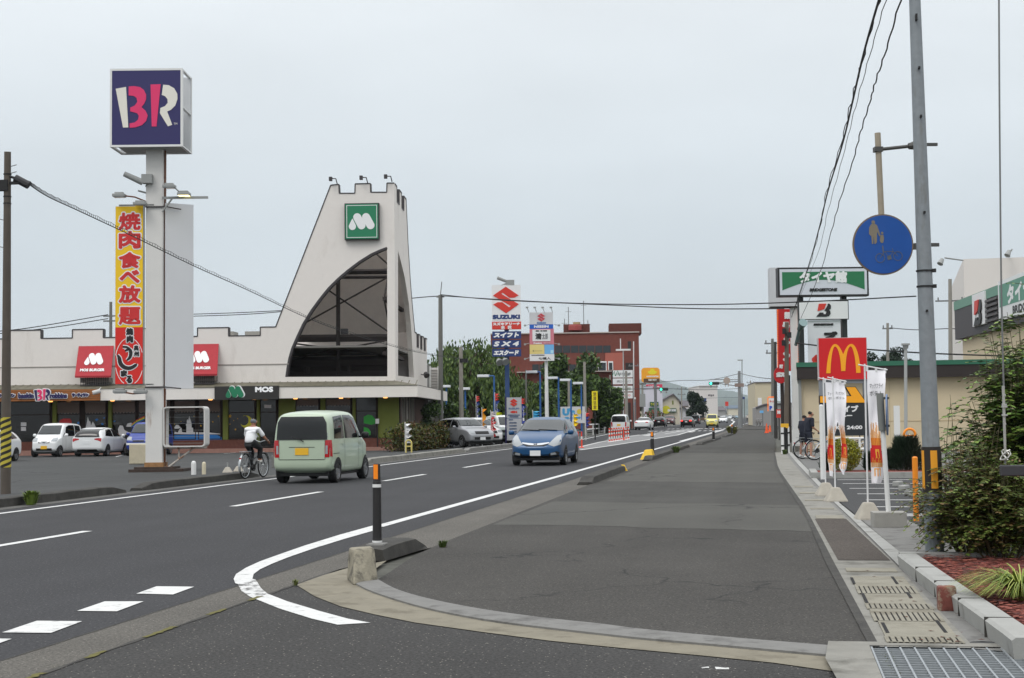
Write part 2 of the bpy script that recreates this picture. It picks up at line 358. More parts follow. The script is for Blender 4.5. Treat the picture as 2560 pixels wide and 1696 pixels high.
sheet('pavement_far', [(-4.3, 160), (.2, 160), (.2, 900), (-4.3, 900)], 0.02, MATS['asphalt_walk'])
def gx(L, y):
    for a, b in zip(L, L[1:]):
        if a[1] <= y <= b[1]: f = (y - a[1]) / (b[1] - a[1]); return a[0] + (b[0] - a[0]) * f
    return L[-1][0]
def pedge(y): random.seed(int(y * 10)); return [(x, y + random.uniform(-.12, .12) - .10 * i) for i, x in enumerate(-3.9 + k * (gx(gl, y) + 3.88) / 12 for k in range(13))]
for i, (y0, y1, m) in enumerate(((20.6, 26.2, 'asphalt_walk_pale'), (26.2, 34.5, 'asphalt_walk_dark'), (34.5, 60, 'asphalt_walk_pale'), (60, 120, 'asphalt_walk_dark'))): sheet('pavement_patch', pedge(y0) + pedge(y1)[::-1], .0285, MATS[m])
def strip(name, L, R, z, m): return sheet(name, L + R[::-1], z, m)
strip('gutter_cover_row', gl, gr, .034, con)
asphalt('gutter_brown', (76, 70, 65), .4, 45, .16, .8, (130, 124, 114))
sheet('gutter_patch', [(gl[1][0] + .06, 15.5), (gr[1][0] - .02, 15.5), (gr[2][0] - .02, 21.6), (gl[2][0] + .06, 21.6)], .038, MATS['gutter_brown'])
strip('gutter_edge', gr, kb, .030, con_grey)
strip('pavement_joint', [(p[0] - .05 - .02 * (i % 2), p[1]) for i, p in enumerate(gl)], [(p[0] + .012, p[1]) for p in gl], .036, con_dark)
strip('kerb_band', [(p[0], p[1]) for p in kb[1:]], [(p[0], p[1]) for p in ko[1:]], .040, con_pale)
sheet('forecourt_slab', [ko[1], (1.9, 14.9), (1.86, 19.0), (1.75, 21.6), (1.12, 21.9)], .036, con_grey)
sheet('parking_lot', [(1.13, 21.9), (1.03, 25.3), (.88, 35.6), (14, 34.2), (14, 20), (1.8, 20), (1.76, 21.7)], .032, MATS['asphalt_right_lot'])
sheet('bicycle_yard', [(.86, 36.2), (.6, 60.5), (14, 60.5), (14, 34.9)], .030, mat('paving_grey', (100, 100, 98), .9, var=.08, vs=2))
for Yl in (34.4, 32.5, 30.4, 28.3, 26.3, 24.35, 22.6):
    t = -.13
    a = (1.32 + .02 * (34 - Yl), Yl); ln = 8.0
    sheet('bay_line', [(a[0], a[1]), (a[0] + ln, a[1] + t * ln * .35), (a[0] + ln, a[1] + t * ln * .35 + .12), (a[0], a[1] + .12)], .037, white_line)
for i in range(2):
    sheet('bay_line', [(1.32, 22.2 + i * .2), (9, 21.9 + i * .2), (9, 22.0 + i * .2), (1.32, 22.3 + i * .2)], .037, white_line)
def wob(x, y0, y1, w0, st, sd): random.seed(sd); n = int((y1 - y0) / st); L = [(x - w0 * random.uniform(.2, 1), y0 + st * i) for i in range(n + 1)]; return L, [(x + w0 * random.uniform(.2, 1), p[1]) for p in L]
for x, y0, y1, w0, m in ((-4.36, 2, 14.6, .028, con_dark), (-4.86, 2, 60, .014, con_dark), (-13.3, 5, 70, .02, con_dark)): A, B = wob(x, y0, y1, w0, .22, int(-x * 10)); sheet('gutter_joint', A + B[::-1], .0045, m)
mm = mat('moss_joint', (92, 88, 40), .95, var=.3, vs=30)
for ya, yb in ((7.9, 8.5), (9.0, 9.35), (9.9, 10.5), (11.1, 11.5), (12.0, 12.3)): A, B = wob(-4.36, ya, yb, .04, .06, int(ya * 10)); sheet('moss_patch', A + B[::-1], .008, mm)['kind'] = 'stuff'
gm = mat('cover_slab', (134, 130, 117), .9, var=.1, vs=5, bump=.25, bs=50, dirt=((110, 104, 90), 3, .5, .7, 1))
gs = mat('grate_steel', (110, 112, 112), .6, .5, var=.15, vs=20)
dk = mat('void_black', (14, 14, 15), .9)
y = 10.15; k = 0
spans = [(9.95, 10.2, 'g'), (10.2, 10.95, 's'), (10.95, 11.45, 'g'), (11.45, 11.62, 's'), (11.62, 11.95, 'g'), (11.95, 12.6, 's'), (12.6, 13.15, 'g'), (13.15, 13.95, 's'), (14.35, 14.7, 's'), (21.6, 22.3, 's'), (23.8, 24.1, 's'), (26.1, 26.5, 's'), (28.5, 29, 's'), (31.0, 31.5, 's')]
for a, b, kind in spans:
    x0, x1 = gx(gl, a) + .08, gx(gr, a) - .05
    if kind == 's':
        mb = MB(); mb.box(x0, x1, a + .01, b - .01, .035, .042); o = tag(mb.build('drain_cover', gm), kind='structure')
    else:
        mb = MB(); nsl = 12; mb.m = 0
        mb.box(x0, x1, a, b, .0345, .0365, mi=1)
        for i in range(nsl + 1):
            u = x0 + (x1 - x0) * i / nsl; mb.box(u - .013, u + .013, a, b, .037, .043, mi=0)
        mb.box(x0, x1, a, a + .015, .037, .0435, mi=0); mb.box(x0, x1, b - .015, b, .037, .0435, mi=0)
        tag(mb.build('drain_grate', [gm, dk]), kind='structure')
for (x, ya, yb) in ((.70, 10.35, 10.85), (.66, 11.95, 12.6), (1.08, 10.4, 11.0), (1.02, 12.3, 12.7), (.63, 13.3, 13.8), (.99, 13.3, 13.9)):
    mb = MB(); mb.box(x - .012, x + .012, ya, yb, .043, .0445); tag(mb.build('cover_slot', dk), kind='structure')
zn = mat('galvanised', (150, 155, 158), .55, .35, var=.12, vs=25)
mb = MB(); gx0, gx1, gy0, gy1 = .56, 3.2, 7.7, 9.83
nb = 30
for i in range(nb + 1):
    u = gx0 + (gx1 - gx0) * i / nb; mb.box(u - .006, u + .006, gy0, gy1, -.02, .034)
for j in range(26):
    v = gy0 + (gy1 - gy0) * j / 25; mb.box(gx0, gx1, v - .005, v + .005, .0, .030)
for j in (.33, .66):
    u = gx0 + (gx1 - gx0) * j; mb.box(u - .014, u + .014, gy0, gy1, -.02, .036)
tag(mb.build('drain_grate', zn), 'large galvanised mesh grate over the drain at the corner', 'drain grate')
sheet('drain_pit', [(gx0, gy0), (gx1, gy0), (gx1, gy1), (gx0, gy1)], -.022, dk)
sheet('drain_frame', [(.36, 7.5), (gx0 - .01, 7.5), (gx0 - .01, gy1 + .01), (3.4, gy1 + .01), (3.4, 9.99), (.30, 9.99), (.26, 9.3)], .0365, con)
mb = MB(); random.seed(5)
for i in range(260):
    v = random.uniform(8.2, 9.7); u = gx0 + .05 + random.uniform(0, .07); a = random.uniform(0, 6.28); h = random.uniform(.01, .035)
    mb.add([(u, v, 0), (u + .012 * math.cos(a), v + .012 * math.sin(a), h), (u + .012, v + .01, .005)], [(0, 1, 2)])
tag(mb.build('moss', mat('moss_green', (86, 92, 34), .95)), kind='stuff')
vs = []; kk = [(1.37, 9.4), (1.36, 9.7), (1.32, 10.6), (1.25, 12.0), (1.19, 13.4), (1.13, 14.9)]
for x, yy in kk: vs += [(x, yy, .02), (x - .015, yy, .14), (x + .01, yy, .158), (x + .16, yy, .160), (x + .17, yy, .02)]
n = len(kk); fs = [(i * 5 + q, i * 5 + q + 1, i * 5 + 6 + q, i * 5 + 5 + q) for i in range(n - 1) for q in range(4)] + [(0, 1, 2, 3, 4), tuple(range(5 * n - 5, 5 * n))[::-1]]
structure('planter_kerb', vs, fs, con_pale)
mb = MB(); mb.box(1.14, 4.2, 14.9, 15.06, .02, .163); tag(mb.build('planter_kerb', con_pale), kind='structure')
for yy in (10.3, 11.35, 12.5, 13.6):
    x = 1.36 - (yy - 9.7) * .0443
    mb = MB(); mb.box(x - .019, x + .165, yy - .006, yy + .006, .03, .1625); tag(mb.build('kerb_joint', con_dark), kind='structure')
mul = mat('bark_mulch', (116, 54, 44), .95, var=.35, vs=30, bump=.8, bs=35)
sheet('mulch_bed', [(1.53, 9.4), (1.52, 9.7), (1.32, 14.9), (5.5, 14.9), (5.5, 9.4)], .125, mul)
random.seed(3); mb = MB()
for i in range(5200):
    yy = random.uniform(9.6, 14.85); x = 1.56 - (yy - 9.7) * .04 + random.random() ** 1.5 * 2.6
    s = random.uniform(.012, .04); a = random.uniform(0, 3.14); tx, ty = random.uniform(-.6, .6), random.uniform(-.6, .6)
    c, q = math.cos(a), math.sin(a); w2 = s * random.uniform(.3, .6); z0 = .13 + random.uniform(0, .015)
    P = [(-s, -w2), (s, -w2 * .7), (s * .8, w2), (-s * .9, w2 * .8)]
    mb.add([(x + u * c - v * q, yy + u * q + v * c, z0 + abs(u * tx) + abs(v * ty)) for u, v in P], [(0, 1, 2, 3)], random.randrange(3))
tag(mb.build('mulch', [mul, mat('bark_light', (136, 72, 56), .95), mat('bark_dark', (62, 32, 27), .95)]), kind='stuff')
mb = MB(); mb.cb((1.225, 11.68, .115), .135, .12, .19); o = bevel(mb.build('stone_block', mat('red_block', (112, 62, 54), .9, var=.35, vs=12, dirt=((150, 140, 120), 9, .52, .62, 1))), .018)
tag(o, 'small weathered red block with a mossy top against the planter kerb', 'stone block')
mb = MB(); mb.box(1.345, 1.362, 9.98, 10.02, .03, .14); mb.disc((0, 0), .001, 0, .001, 4); tag(mb.build('kerb_drain_slot', dk), kind='structure')
mb = MB(); mb.lathe([(.085, 0), (.085, .003)], (1.27, 10.02, .031), 20); tag(mb.build('drain_hole', mat('hole_dark', (60, 60, 60), .9)), kind='structure')
random.seed(9); mb = MB()
for i in range(26):
    yy = random.uniform(9.95, 15); x = gx(gr, yy) + random.uniform(-.35, .2); s = random.uniform(.012, .03); a = random.uniform(0, 6.28)
    mb.add([(x + s * math.cos(a + t), yy + s * .6 * math.sin(a + t), .046 + .004 * (j % 2)) for j, t in enumerate((0, 1.5, 3.1, 4.6))], [(0, 1, 2, 3)])
tag(mb.build('fallen_leaves', mat('leaf_litter', (92, 58, 42), .9)), kind='stuff')
def kerbstone(L, wd, h, m, name='kerb_stone', slope=.35, ends=(.35, .35)):
    """L: two ground points of the pavement-side face"""
    a, b = Vector((L[0][0], L[0][1], 0)), Vector((L[1][0], L[1][1], 0)); d = (b - a); ln = d.length; d.normalize(); nn = Vector((-d.y, d.x, 0)) * wd
    mb = MB(); n = max(4, int(ln / .6)); vs = []; random.seed(int(ln * 100))
    for i in range(n + 1):
        t = ln * i / n; e = min(t, ln - t); hh = h * min(1, .25 + e / slope) if i in (0, n) else h * random.uniform(.93, 1.04)
        if i == 0 or i == n: hh = h * ends[0 if i == 0 else 1]
        p = a + d * t
        for q, z in ((0, 0), (.06, hh * .9), (.25, hh), (.85, hh), (1, 0)): vs.append(p + nn * q + Vector((0, 0, z)))
    fs = [(i * 5 + q, i * 5 + q + 1, i * 5 + 6 + q, i * 5 + 5 + q) for i in range(n) for q in range(4)] + [(0, 1, 2, 3, 4), tuple(range(5 * n, 5 * n + 5))[::-1]]
    mb.add(vs, fs); o = mb.build(name, m); o['kind'] = 'structure'; return o
kerbstone([(-4.12, 15.5), (-4.03, 17.1)], .42, .16, con_dark, ends=(.8, .2))
kerbstone([(-4.03, 33.0), (-4.09, 41.4)], .36, .19, con_dark)
kerbstone([(-4.14, 50.5), (-4.1, 72.2)], .36, .16, con_dark)
kerbstone([(-3.75, 76.9), (-3.5, 97)], .36, .16, con_dark)
kerbstone([(-3.4, 104), (-3.3, 118)], .36, .16, con_dark)
kerbstone([(-13.7, 10), (-13.7, 30.2)], .3, .17, con_dark)
kerbstone([(-13.7, 31.0), (-13.7, 38.6)], .3, .17, con_dark)
kerbstone([(-13.75, 49.5), (-13.75, 66)], .35, .17, con)
kerbstone([(-13.75, 66.5), (-13.75, 97)], .3, .17, con_grey)
mb = MB(); q = [(-3.99, 13.62), (-3.80, 13.18), (-3.63, 13.42), (-3.82, 13.86)]; tq = [(-3.97, 13.62), (-3.85, 13.42), (-3.70, 13.56), (-3.80, 13.80)]
mb.add([(x, y_, .0) for x, y_ in q] + [(x, y_, .31) for x, y_ in tq], [(0, 1, 2, 3), (4, 5, 6, 7), (0, 1, 5, 4), (1, 2, 6, 5), (2, 3, 7, 6), (3, 0, 4, 7)])
o = bevel(mb.build('concrete_block', con_block), .03, 3); tag(o, 'pale worn concrete kerb end block at the pavement corner', 'concrete block')
def line(pts, wd, z=.006, m=None, name='road_marking'):
    pts = [Vector(p) for p in pts]; n = len(pts); L = []; Rr = []
    for i, p in enumerate(pts):
        d = (pts[min(i + 1, n - 1)] - pts[max(i - 1, 0)]).normalized(); nn = Vector((-d.y, d.x)) * wd / 2; L.append(p + nn); Rr.append(p - nn)
    return structure(name, [(p.x, p.y, z) for p in L + Rr], [(i, i + 1, n + i + 1, n + i) for i in range(n - 1)], m or white_line)
outer = [(952.8, 1309.5), (850, 1338), (760, 1366), (700, 1387), (650, 1405), (615, 1421), (590, 1437), (584, 1449), (588, 1460), (597, 1462.5)]
inner = [(952.8, 1322.5), (860, 1349), (780, 1374), (720, 1395), (680, 1411), (650, 1425), (634, 1437), (631, 1449), (640, 1451)]
sheet('road_marking', [G(*p)[:2] for p in outer] + [G(*p)[:2] for p in inner[::-1]], .006, white_line)
sheet('road_marking', [G(*p)[:2] for p in ((594, 1462.5), (604, 1480), (625, 1494), (638, 1499.5), (668, 1486), (652, 1472), (640, 1452))], .007, white_worn)
outer2 = [(638, 1499), (700, 1524), (780, 1549), (844, 1564)]; inner2 = [(668, 1486), (720, 1506), (800, 1530), (870, 1549), (926, 1559)]
sheet('road_marking', [G(*p)[:2] for p in outer2] + [G(*p)[:2] for p in inner2[::-1]], .006, white_line)
line([(-5.52, 20.4), (-5.5, 40), (-5.5, 80), (-5.5, 150)], .17)
line([G(1812, 1073)[:2], G(1700, 1104)[:2]], .2, .0075)
line([G(1822, 1068)[:2], G(1836, 1054.7)[:2]], .3); line([G(1836, 1054.7)[:2], G(1828, 1050.6)[:2], G(1836, 1046)[:2]], .5)
for a, b in ((-6, -.5), (4.8, 9.6), (14.7, 19.5), (25.2, 30.3), (35.5, 39.7), (45.0, 49.2), (55, 59)): line([(-9.45, a), (-9.42, b)], .15)
line([(-12.8, -5), (-12.8, 98), (-14.5, 130), (-15.2, 157)], .14); line([(-15.6, 175), (-16.5, 210), (-17.1, 300), (-17.1, 900)], .16); line([(-5.5, 178), (-5.5, 900)], .16)
s = 2560 / 2367
for q in ([(315, 1374), (362, 1357), (449, 1358), (400, 1376)], [(178, 1414), (242, 1392), (332, 1392), (270, 1415)], [(5, 1464), (85, 1437), (190, 1438), (118, 1465)]):
    sheet('road_marking', [G(a * s, b * s)[:2] for a, b in q], .006, white_line)
sheet('road_marking', [(-5.6, 9.15), (-5.65, 9.75), (-5.27, 9.75), (-5.22, 9.15)], .006, white_line)
isl_l = [(1446, 1119), (1500, 1106), (1573, 1092), (1650, 1082), (1732, 1072)]; isl_r = [(1450, 1126), (1520, 1116), (1600, 1103.5), (1693, 1088.5), (1750, 1072)]
sheet('road_marking_island', [G(*p)[:2] for p in isl_l] + [G(*p)[:2] for p in isl_r[::-1]], .004, hatch_paint)
line([G(*p)[:2] for p in isl_l], .16, .009); line([G(*p)[:2] for p in isl_r], .18, .010)
line([(-9.4, 128), (-9.4, 150)], .15); line([(-11.2, 100), (-11.2, 108)], .12); line([(-11.2, 116), (-11.2, 124)], .12); line([(-11.2, 132), (-11.2, 140)], .12)
line([(-10.2, 118), (-10.2, 126)], .5, .007); line([(-8.0, 140), (-8.0, 146)], .5)
for i in range(14): line([(-12.6 + i * .55, 150), (-12.6 + i * .55, 154)], .3)
for i in range(14): line([(-12.6 + i * .55, 176), (-12.6 + i * .55, 180)], .3)
for q in ([(1752, 1670), (1772, 1668.5), (1773, 1672), (1755, 1673)], [(1787, 1669), (1822, 1671), (1823, 1675), (1790, 1675)]):
    sheet('road_marking', [G(a, b)[:2] for a, b in q], .004, white_worn)
vs = []; fs = []; xs = [-13.75, -14.5, -15.5, -17, -18.5, -20, -28, -40, -70]; ys = [5, 30, 60, 100, 115]; nx = len(xs)
for yy in ys:
    for x in xs: vs.append((x, yy, lotz(x) + .004))
structure('parking_lot', vs, [(j * nx + i, j * nx + i + 1, (j + 1) * nx + i + 1, (j + 1) * nx + i) for j in range(len(ys) - 1) for i in range(nx - 1)], MATS['asphalt_lot'])
def lot_line(a, b, wd=.1):
    a, b = GL(*a), GL(*b); d = (b - a).normalized(); nn = Vector((-d.y, d.x, 0)) * wd / 2; u = Vector((0, 0, .008))
    n = 8; L = [a + (b - a) * i / n for i in range(n + 1)]
    vs = [Vector((p.x, p.y, lotz(p.x) + .010)) + nn for p in L] + [Vector((p.x, p.y, lotz(p.x) + .010)) - nn for p in L]
    structure('bay_line', vs, [(i, i + 1, n + 2 + i, n + 1 + i) for i in range(n)], white_worn)
lot_line((560, 1135), (690, 1122), .12); lot_line((150, 1137), (175, 1128), .12); lot_line((290, 1143), (330, 1132), .12)
def weed(px, py, r, h, n, name='weed', lab='', rgb=(70, 88, 34), onlot=False):
    p = GL(px, py) if onlot else G(px, py, .01); random.seed(int(px)); mb = MB()
    for i in range(n):
        a = random.uniform(0, 6.28); rr = random.random() * r * .4; hh = h * random.uniform(.4, 1); ln = r * random.uniform(.4, 1)
        b = Vector((rr * math.cos(a), rr * math.sin(a), 0)); t = Vector((math.cos(a) * ln, math.sin(a) * ln, hh)); m_ = b * .4 + t * .6 + Vector((0, 0, hh * .25)); sd = Vector((-math.sin(a), math.cos(a), 0)) * .012 * (h / .15)
        mb.add([b - sd, b + sd, m_ + sd, m_ - sd, t], [(0, 1, 2, 3), (3, 2, 4)])
    o = mb.build(name, mat('weed_' + str(rgb), rgb, .8)); o.location = p; tag(o, lab, 'weed'); return o
weed(77, 1262, .22, .28, 120, lab='bright green weed tuft in the gap of the left kerb', rgb=(96, 116, 40))
weed(1107, 1372, .09, .10, 60, lab='tiny green weed by the dark kerb end near the bollard')
weed(1690, 1133, .28, .3, 90, lab='green weed at the kerb beyond the yellow-based delineator')
weed(1830, 1086, .7, .7, 200, lab='yellow-green weeds along the far kerb before the crossing', rgb=(112, 112, 44))
weed(1962, 1138, .16, .22, 80, lab='weed at the foot of the white fence post')
weed(738, 1464, .05, .06, 40, lab='sprig of weed in the gutter joint by the corner line', rgb=(96, 104, 50))
wallw = mat('stucco_white', (226, 220, 214), .85, var=.02, vs=3, bump=.10, bs=25, dirt=((204, 196, 188), .9, .58, .85, .35))
trimd = mat('coping_dark', (58, 54, 56), .6)
steel_d = mat('steel_brown', (52, 44, 42), .7)
fascia = mat('fascia_white', (228, 222, 214), .7, var=.02, vs=3, dirt=((186, 178, 166), 1.4, .6, .78, .3))
olive = mat('wall_olive', (112, 122, 52), .8, var=.06, vs=2)
brickb = mat('plinth_brick', (104, 64, 54), .9, var=.2, vs=8)
steppk = mat('step_brick', (150, 112, 100), .9, var=.15, vs=6)
darkbrown = mat('wall_brown', (52, 38, 33), .8)
glass_d = mat('glass_dark', (26, 23, 22), .06, spec=.5)
curtain = mat('curtain_beige', (120, 106, 98), .9, var=.08, vs=20)
def pmat(n, rgb, rough=.5): return mat('paint_' + n, rgb, rough)
P_white = pmat('white', (232, 232, 232)); P_green = pmat('emblem_green', (26, 122, 84)); P_pink = pmat('pink', (222, 44, 104)); P_navy = pmat('navy', (38, 32, 84)); P_black = pmat('black', (28, 27, 28)); P_red = pmat('red', (206, 34, 38)); P_blue = pmat('blue', (38, 62, 118)); P_yellow = pmat('yellow', (240, 192, 30))
o990 = D(990, 1100, 82); SF = Fr((o990.x, o990.y, 0), R_(8))
shop = thing('shop_building', SF.o, SF.rz, 'white castle shop with battlements, leaning tower and open arch across the road', 'shop')
def sp(l, y=0): return [SF.at(a, b, y) for a, b in l]
UL = -37.0
pz5 = lambda x, y: (640 + x / 2.703, 420 + y / 2.703)
top = [SF.at(826.8, 463.3)] + sp([(847, 461.4), (848.3, 483.6), (887, 483.6), (887.9, 460), (926, 459.2), (926.7, 481), (966.7, 481), (967.4, 458)]) + [(0, SF.at(990, 458)[1])]
u0, z0 = SF.at(689.2, 817.7); uA = SF.at(650.7, 817)[0]; zM = z0; zG = SF.at(631, 839.5)[1]; WB = 3.5
cren = []; uu = uA; per = 3.49; mer = 1.73
while uu > UL:
    cren += [(uu, zM), (uu, zG), (uu - (per - mer), zG), (uu - (per - mer), zM)]; uu -= per
cren = [p for p in cren if p[0] > UL] + [(UL, zM)]
arch = [pz5(*p) for p in ((205, 1413), (212, 1360), (225, 1290), (245, 1220), (280, 1140), (320, 1055), (375, 965), (430, 890), (490, 815), (550, 755), (620, 695), (700, 635), (780, 585), (840, 558), (886, 541), (888, 1410))]
hole = [SF.at(*p) for p in arch]
outer = [(UL, WB)] + cren[::-1] + [(u0, z0)] + top + [(0, WB)]
mb = MB(); mb.prism([outer, hole], 0, .3); mb.build('wall', wallw, shop)
def coping(pts, w_=.06, y0=-.02, y1=.34, closed=False):
    mb = MB()
    for a, b in zip(pts, pts[1:]):
        a, b = Vector(a), Vector(b); d = (b - a)
        if d.length < .01: continue
        d.normalize(); n = Vector((-d.y, d.x)) * w_ / 2
        mb.prism([[tuple(a + n), tuple(b + n), tuple(b - n), tuple(a - n)]], y0, y1)
    return mb
coping(cren[::-1] + [(u0, z0)] + top).build('coping', trimd, shop)
coping(hole[:-1], .12, -.01, .45).build('arch_trim', trimd, shop)
mb = MB(); a = SF.at(300, 916)[1]; mb.box(UL, SF.at(722, 910)[0], -.03, .02, a - .02, a + .03); mb.build('wall_band', mat('band_grey', (150, 144, 138), .8), shop)
sides = lambda l: [SF.side(*pz5(*p)) for p in l]
ztop = SF.at(990, 458)[1]
sh = sides([(960, 1405), (960, 560), (968, 590), (980, 635), (990, 675), (1005, 740), (1020, 830), (1035, 930), (1045, 1040), (1053, 1150), (1060, 1270), (1065, 1365), (1067, 1418)])
y_sh = [(max(.5, p[0]), p[1]) for p in sh]
yt = SF.side(*pz5(1013, 172))[0]; ye = SF.side(*pz5(1072, 1110))[0]; zsh = SF.side(*pz5(1085, 1118))[1]; yb = SF.side(*pz5(1172, 1200))[0]; zlow = SF.side(*pz5(1172, 1155))[1]
yt = min(max(yt, 3.0), 7); yb = min(max(yb, 11), 19); ye = min(max(ye, yt + 2), yb - 3)
n3 = yt / 5
so_ = [(.3, WB), (.3, ztop), (n3, ztop), (n3, ztop - .85), (2 * n3, ztop - .85), (2 * n3, ztop), (3 * n3, ztop), (3 * n3, ztop - .85), (4 * n3, ztop - .85), (4 * n3, ztop), (yt, ztop)]
for t, f in ((.2, .33), (.45, .6), (.7, .8), (.9, .93)): so_.append((yt + (ye - yt) * f * t / max(f, .01), ztop + (zsh - ztop) * f))
so_ += [(ye, zsh)]
k = 7; seg = (yb - ye) / k
for i in range(k):
    z = zsh + (zlow - zsh) * 0; so_ += [(ye + seg * i, z if i % 2 == 0 else z - .85), (ye + seg * (i + 1), z if i % 2 == 0 else z - .85)]
so_ += [(yb, WB)]
hy = [(min(p[0], yb - 2), p[1]) for p in y_sh]
mb = MB(); mb.prism([so_, hy], -.3, 0, 'yz'); mb.build('wall', wallw, shop)
mb = MB()
for a, b in zip(so_[1:-1], so_[2:-1]):
    a, b = Vector(a), Vector(b); d = b - a
    if d.length < .01: continue
    d.normalize(); n = Vector((-d.y, d.x)) * .035
    mb.prism([[tuple(a + n), tuple(b + n), tuple(b - n), tuple(a - n)]], -.34, .03, 'yz')
mb.build('coping', trimd, shop)
uT = SF.at(826.8, 463.3)[0]; grey_in = mat('tower_lining', (238, 230, 224), .85, var=.05, vs=2)
yB = max(9.0, ye)
mb = MB(); mb.add([(u0, .3, z0), (u0, yB, z0), (uT, yt, ztop - .9), (uT, .3, ztop - .9), (u0 - .1, .3, z0), (u0 - .1, yB, z0), (uT - .1, yt, ztop - .9), (uT - .1, .3, ztop - .9)], [(0, 1, 2, 3), (7, 6, 5, 4), (0, 3, 7, 4), (1, 5, 6, 2)])
mb.add([(u0 - 5, yB, WB), (-.3, yB, WB), (-.3, yB, zsh), (-.3, yt, ztop - .9), (uT, yt, ztop - .9), (u0, yB, z0), (u0 - 5, yB, z0)], [(0, 1, 2, 5, 6), (2, 3, 4, 5)])
mb.build('tower_lining', grey_in, shop)
mb = MB(); fl = SF.at(900, 941)[1]
mb.box(u0 - 4, -.3, .35, yB, fl - .15, fl - .05); mb.build('tower_floor', steel_d, shop)
mb = MB()
def beam(a, b, r, y=3.0): p, q = SF.at(*pz5(*a), y), SF.at(*pz5(*b), y); mb.tube((p[0], y, p[1]), (q[0], y, q[1]), r, n=6)
for yy, r in ((1155, .22), (1315, .33), (1395, .42)): beam((150, yy), (930, yy - 8), r, 3.4)
beam((540, 705), (930, 700), .16, 3.4); beam((560, 740), (900, 738), .1, 3.0)
beam((555, 640), (555, 1400), .13, 3.0); beam((905, 600), (905, 1400), .13, 3.0)
for a, b in (((320, 1055), (880, 745)), ((480, 820), (890, 1105)), ((230, 1290), (890, 1165)), ((265, 1188), (888, 1272)), ((800, 570), (900, 660))): beam(a, b, .05, 2.8)
beam((345, 1345), (345, 1390), .2, 3.0); beam((632, 1335), (632, 1390), .12, 3.0)
for yy in (fl + 1.2, fl + 4.2, fl + 7.5): mb.box(-.75, -.55, .5, yB - 1, yy, yy + .2)
for y_ in (3.2, 6.2): mb.box(-.8, -.6, y_, y_ + .2, fl, fl + 8)
mb.tube((-.7, 1, fl + 1.2), (-.7, 6.2, fl + 4.2), .05); mb.tube((-.7, 6.2, fl + 1.2), (-.7, 1, fl + 4.2), .05); mb.tube((-.7, 1, fl + 4.4), (-.7, 5, fl + 7.5), .05)
mb.build('steel_frame', steel_d, shop)
mb = MB(); p = SF.at(861, 829, 2.6); mb.cb((p[0], 2.6, p[1]), .4, .3, .3); mb.build('floodlight', trimd, shop)
mb = MB(); mb.box(UL, -.3, .3, 22, 5.5, 5.6); mb.box(UL, UL + .3, .3, 22, 0 - .3, 5.6); mb.box(UL, -.3, 21.7, 22, -.3, 5.6); mb.box(-.3, 0, yb, 22, -.3, 5.2); mb.build('roof', mat('roof_deck', (120, 118, 114), .9), shop)
for a, b in ((571, 583), (612, 650)):
    p, q = SF.at(a, 829, 12), SF.at(b, 840, 12); mb = MB(); mb.box(p[0], q[0], 12, 13.5, 5.6, p[1]); mb.build('rooftop_unit', mat('unit_grey', (150, 148, 142), .8, var=.1), shop)
FY = -1.5; zfb = SF.at(800, 995.2, FY)[1]; zft = SF.at(800, 966.3, FY)[1]
uc = SF.at(1043.7, 980, FY)[0]; ycb = SF.side(1126, 990, uc)[0]; ycb = min(max(ycb, 10), 19)
x251, x537, x698 = (SF.at(v, 985, FY)[0] for v in (251, 537, 697.6))
mb = MB(); mb.box(x251, x537, FY, FY + .2, zfb, zft); mb.box(x698, uc - .25, FY, FY + .2, zfb, zft); mb.box(uc - .25, uc, FY, ycb, zfb, zft); mb.build('fascia', fascia, shop)
mb = MB(); mb.add([(UL, FY - .02, zft + .02), (uc + .02, FY - .02, zft + .02), (0, 0, WB + .12), (UL, 0, WB + .12), (uc + .02, ycb, zft + .02), (0, ycb, WB + .12)], [(0, 1, 2, 3), (1, 4, 5, 2)])
mb.add([(UL, FY - .02, zft - .03), (uc + .02, FY - .02, zft - .03), (uc + .02, ycb, zft - .03)], [])
uu = UL
while uu < uc: mb.add([(uu, FY - .03, zft + .03), (uu + .06, FY - .03, zft + .03), (uu + .06 - .05, -.01, WB + .15), (uu - .05, -.01, WB + .15)], [(0, 1, 2, 3)]); uu += .42
mb.box(UL, uc, FY - .03, FY, zft - .01, zft + .03); mb.build('canopy_roof', mat('canopy_metal', (104, 100, 84), .6, var=.2, vs=2), shop)
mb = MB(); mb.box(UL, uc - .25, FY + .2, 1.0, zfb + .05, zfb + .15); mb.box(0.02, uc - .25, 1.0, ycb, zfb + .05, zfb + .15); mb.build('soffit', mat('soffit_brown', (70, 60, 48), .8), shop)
lamp = mat('lamp_amber', (255, 176, 92), .4, emit=2.2)
for px in (125, 280, 183 * 2.87, 635, 738, 852, 963):
    p = SF.at(px, 998, FY + .25); mb = MB(); mb.lathe([(.10, 0), (.13, .06), (.13, .1)], (p[0], FY + .33, zfb - .05), 14); mb.build('downlight', lamp, shop)
GY = .35; gz = lambda X: -.02
def fz(u): P = SF.o + Vector((u * SF.c, u * SF.s, 0)); return lotz(P.x)
zst = .02
mb = MB(); mb.box(UL, .2, GY + .05, GY + .25, -.3, zfb + .2); mb.build('shop_wall', darkbrown, shop)
mb = MB(); mb.box(UL, uc + .1, -1.1, GY + .05, -.35, zst - .02); mb.build('step', steppk, shop)
mb = MB(); mb.box(UL, SF.at(640, 1100)[0], GY - .25, GY + .05, zst - .02, .48); mb.box(SF.at(735, 1100)[0], .1, GY - .25, GY + .05, zst - .02, .48); mb.build('plinth', brickb, shop)
pill = [(128, 138.5), (268, 277), (555, 568.5), (640, 648), (695, 737), (800, 812), (880, 888), (944, 996)]
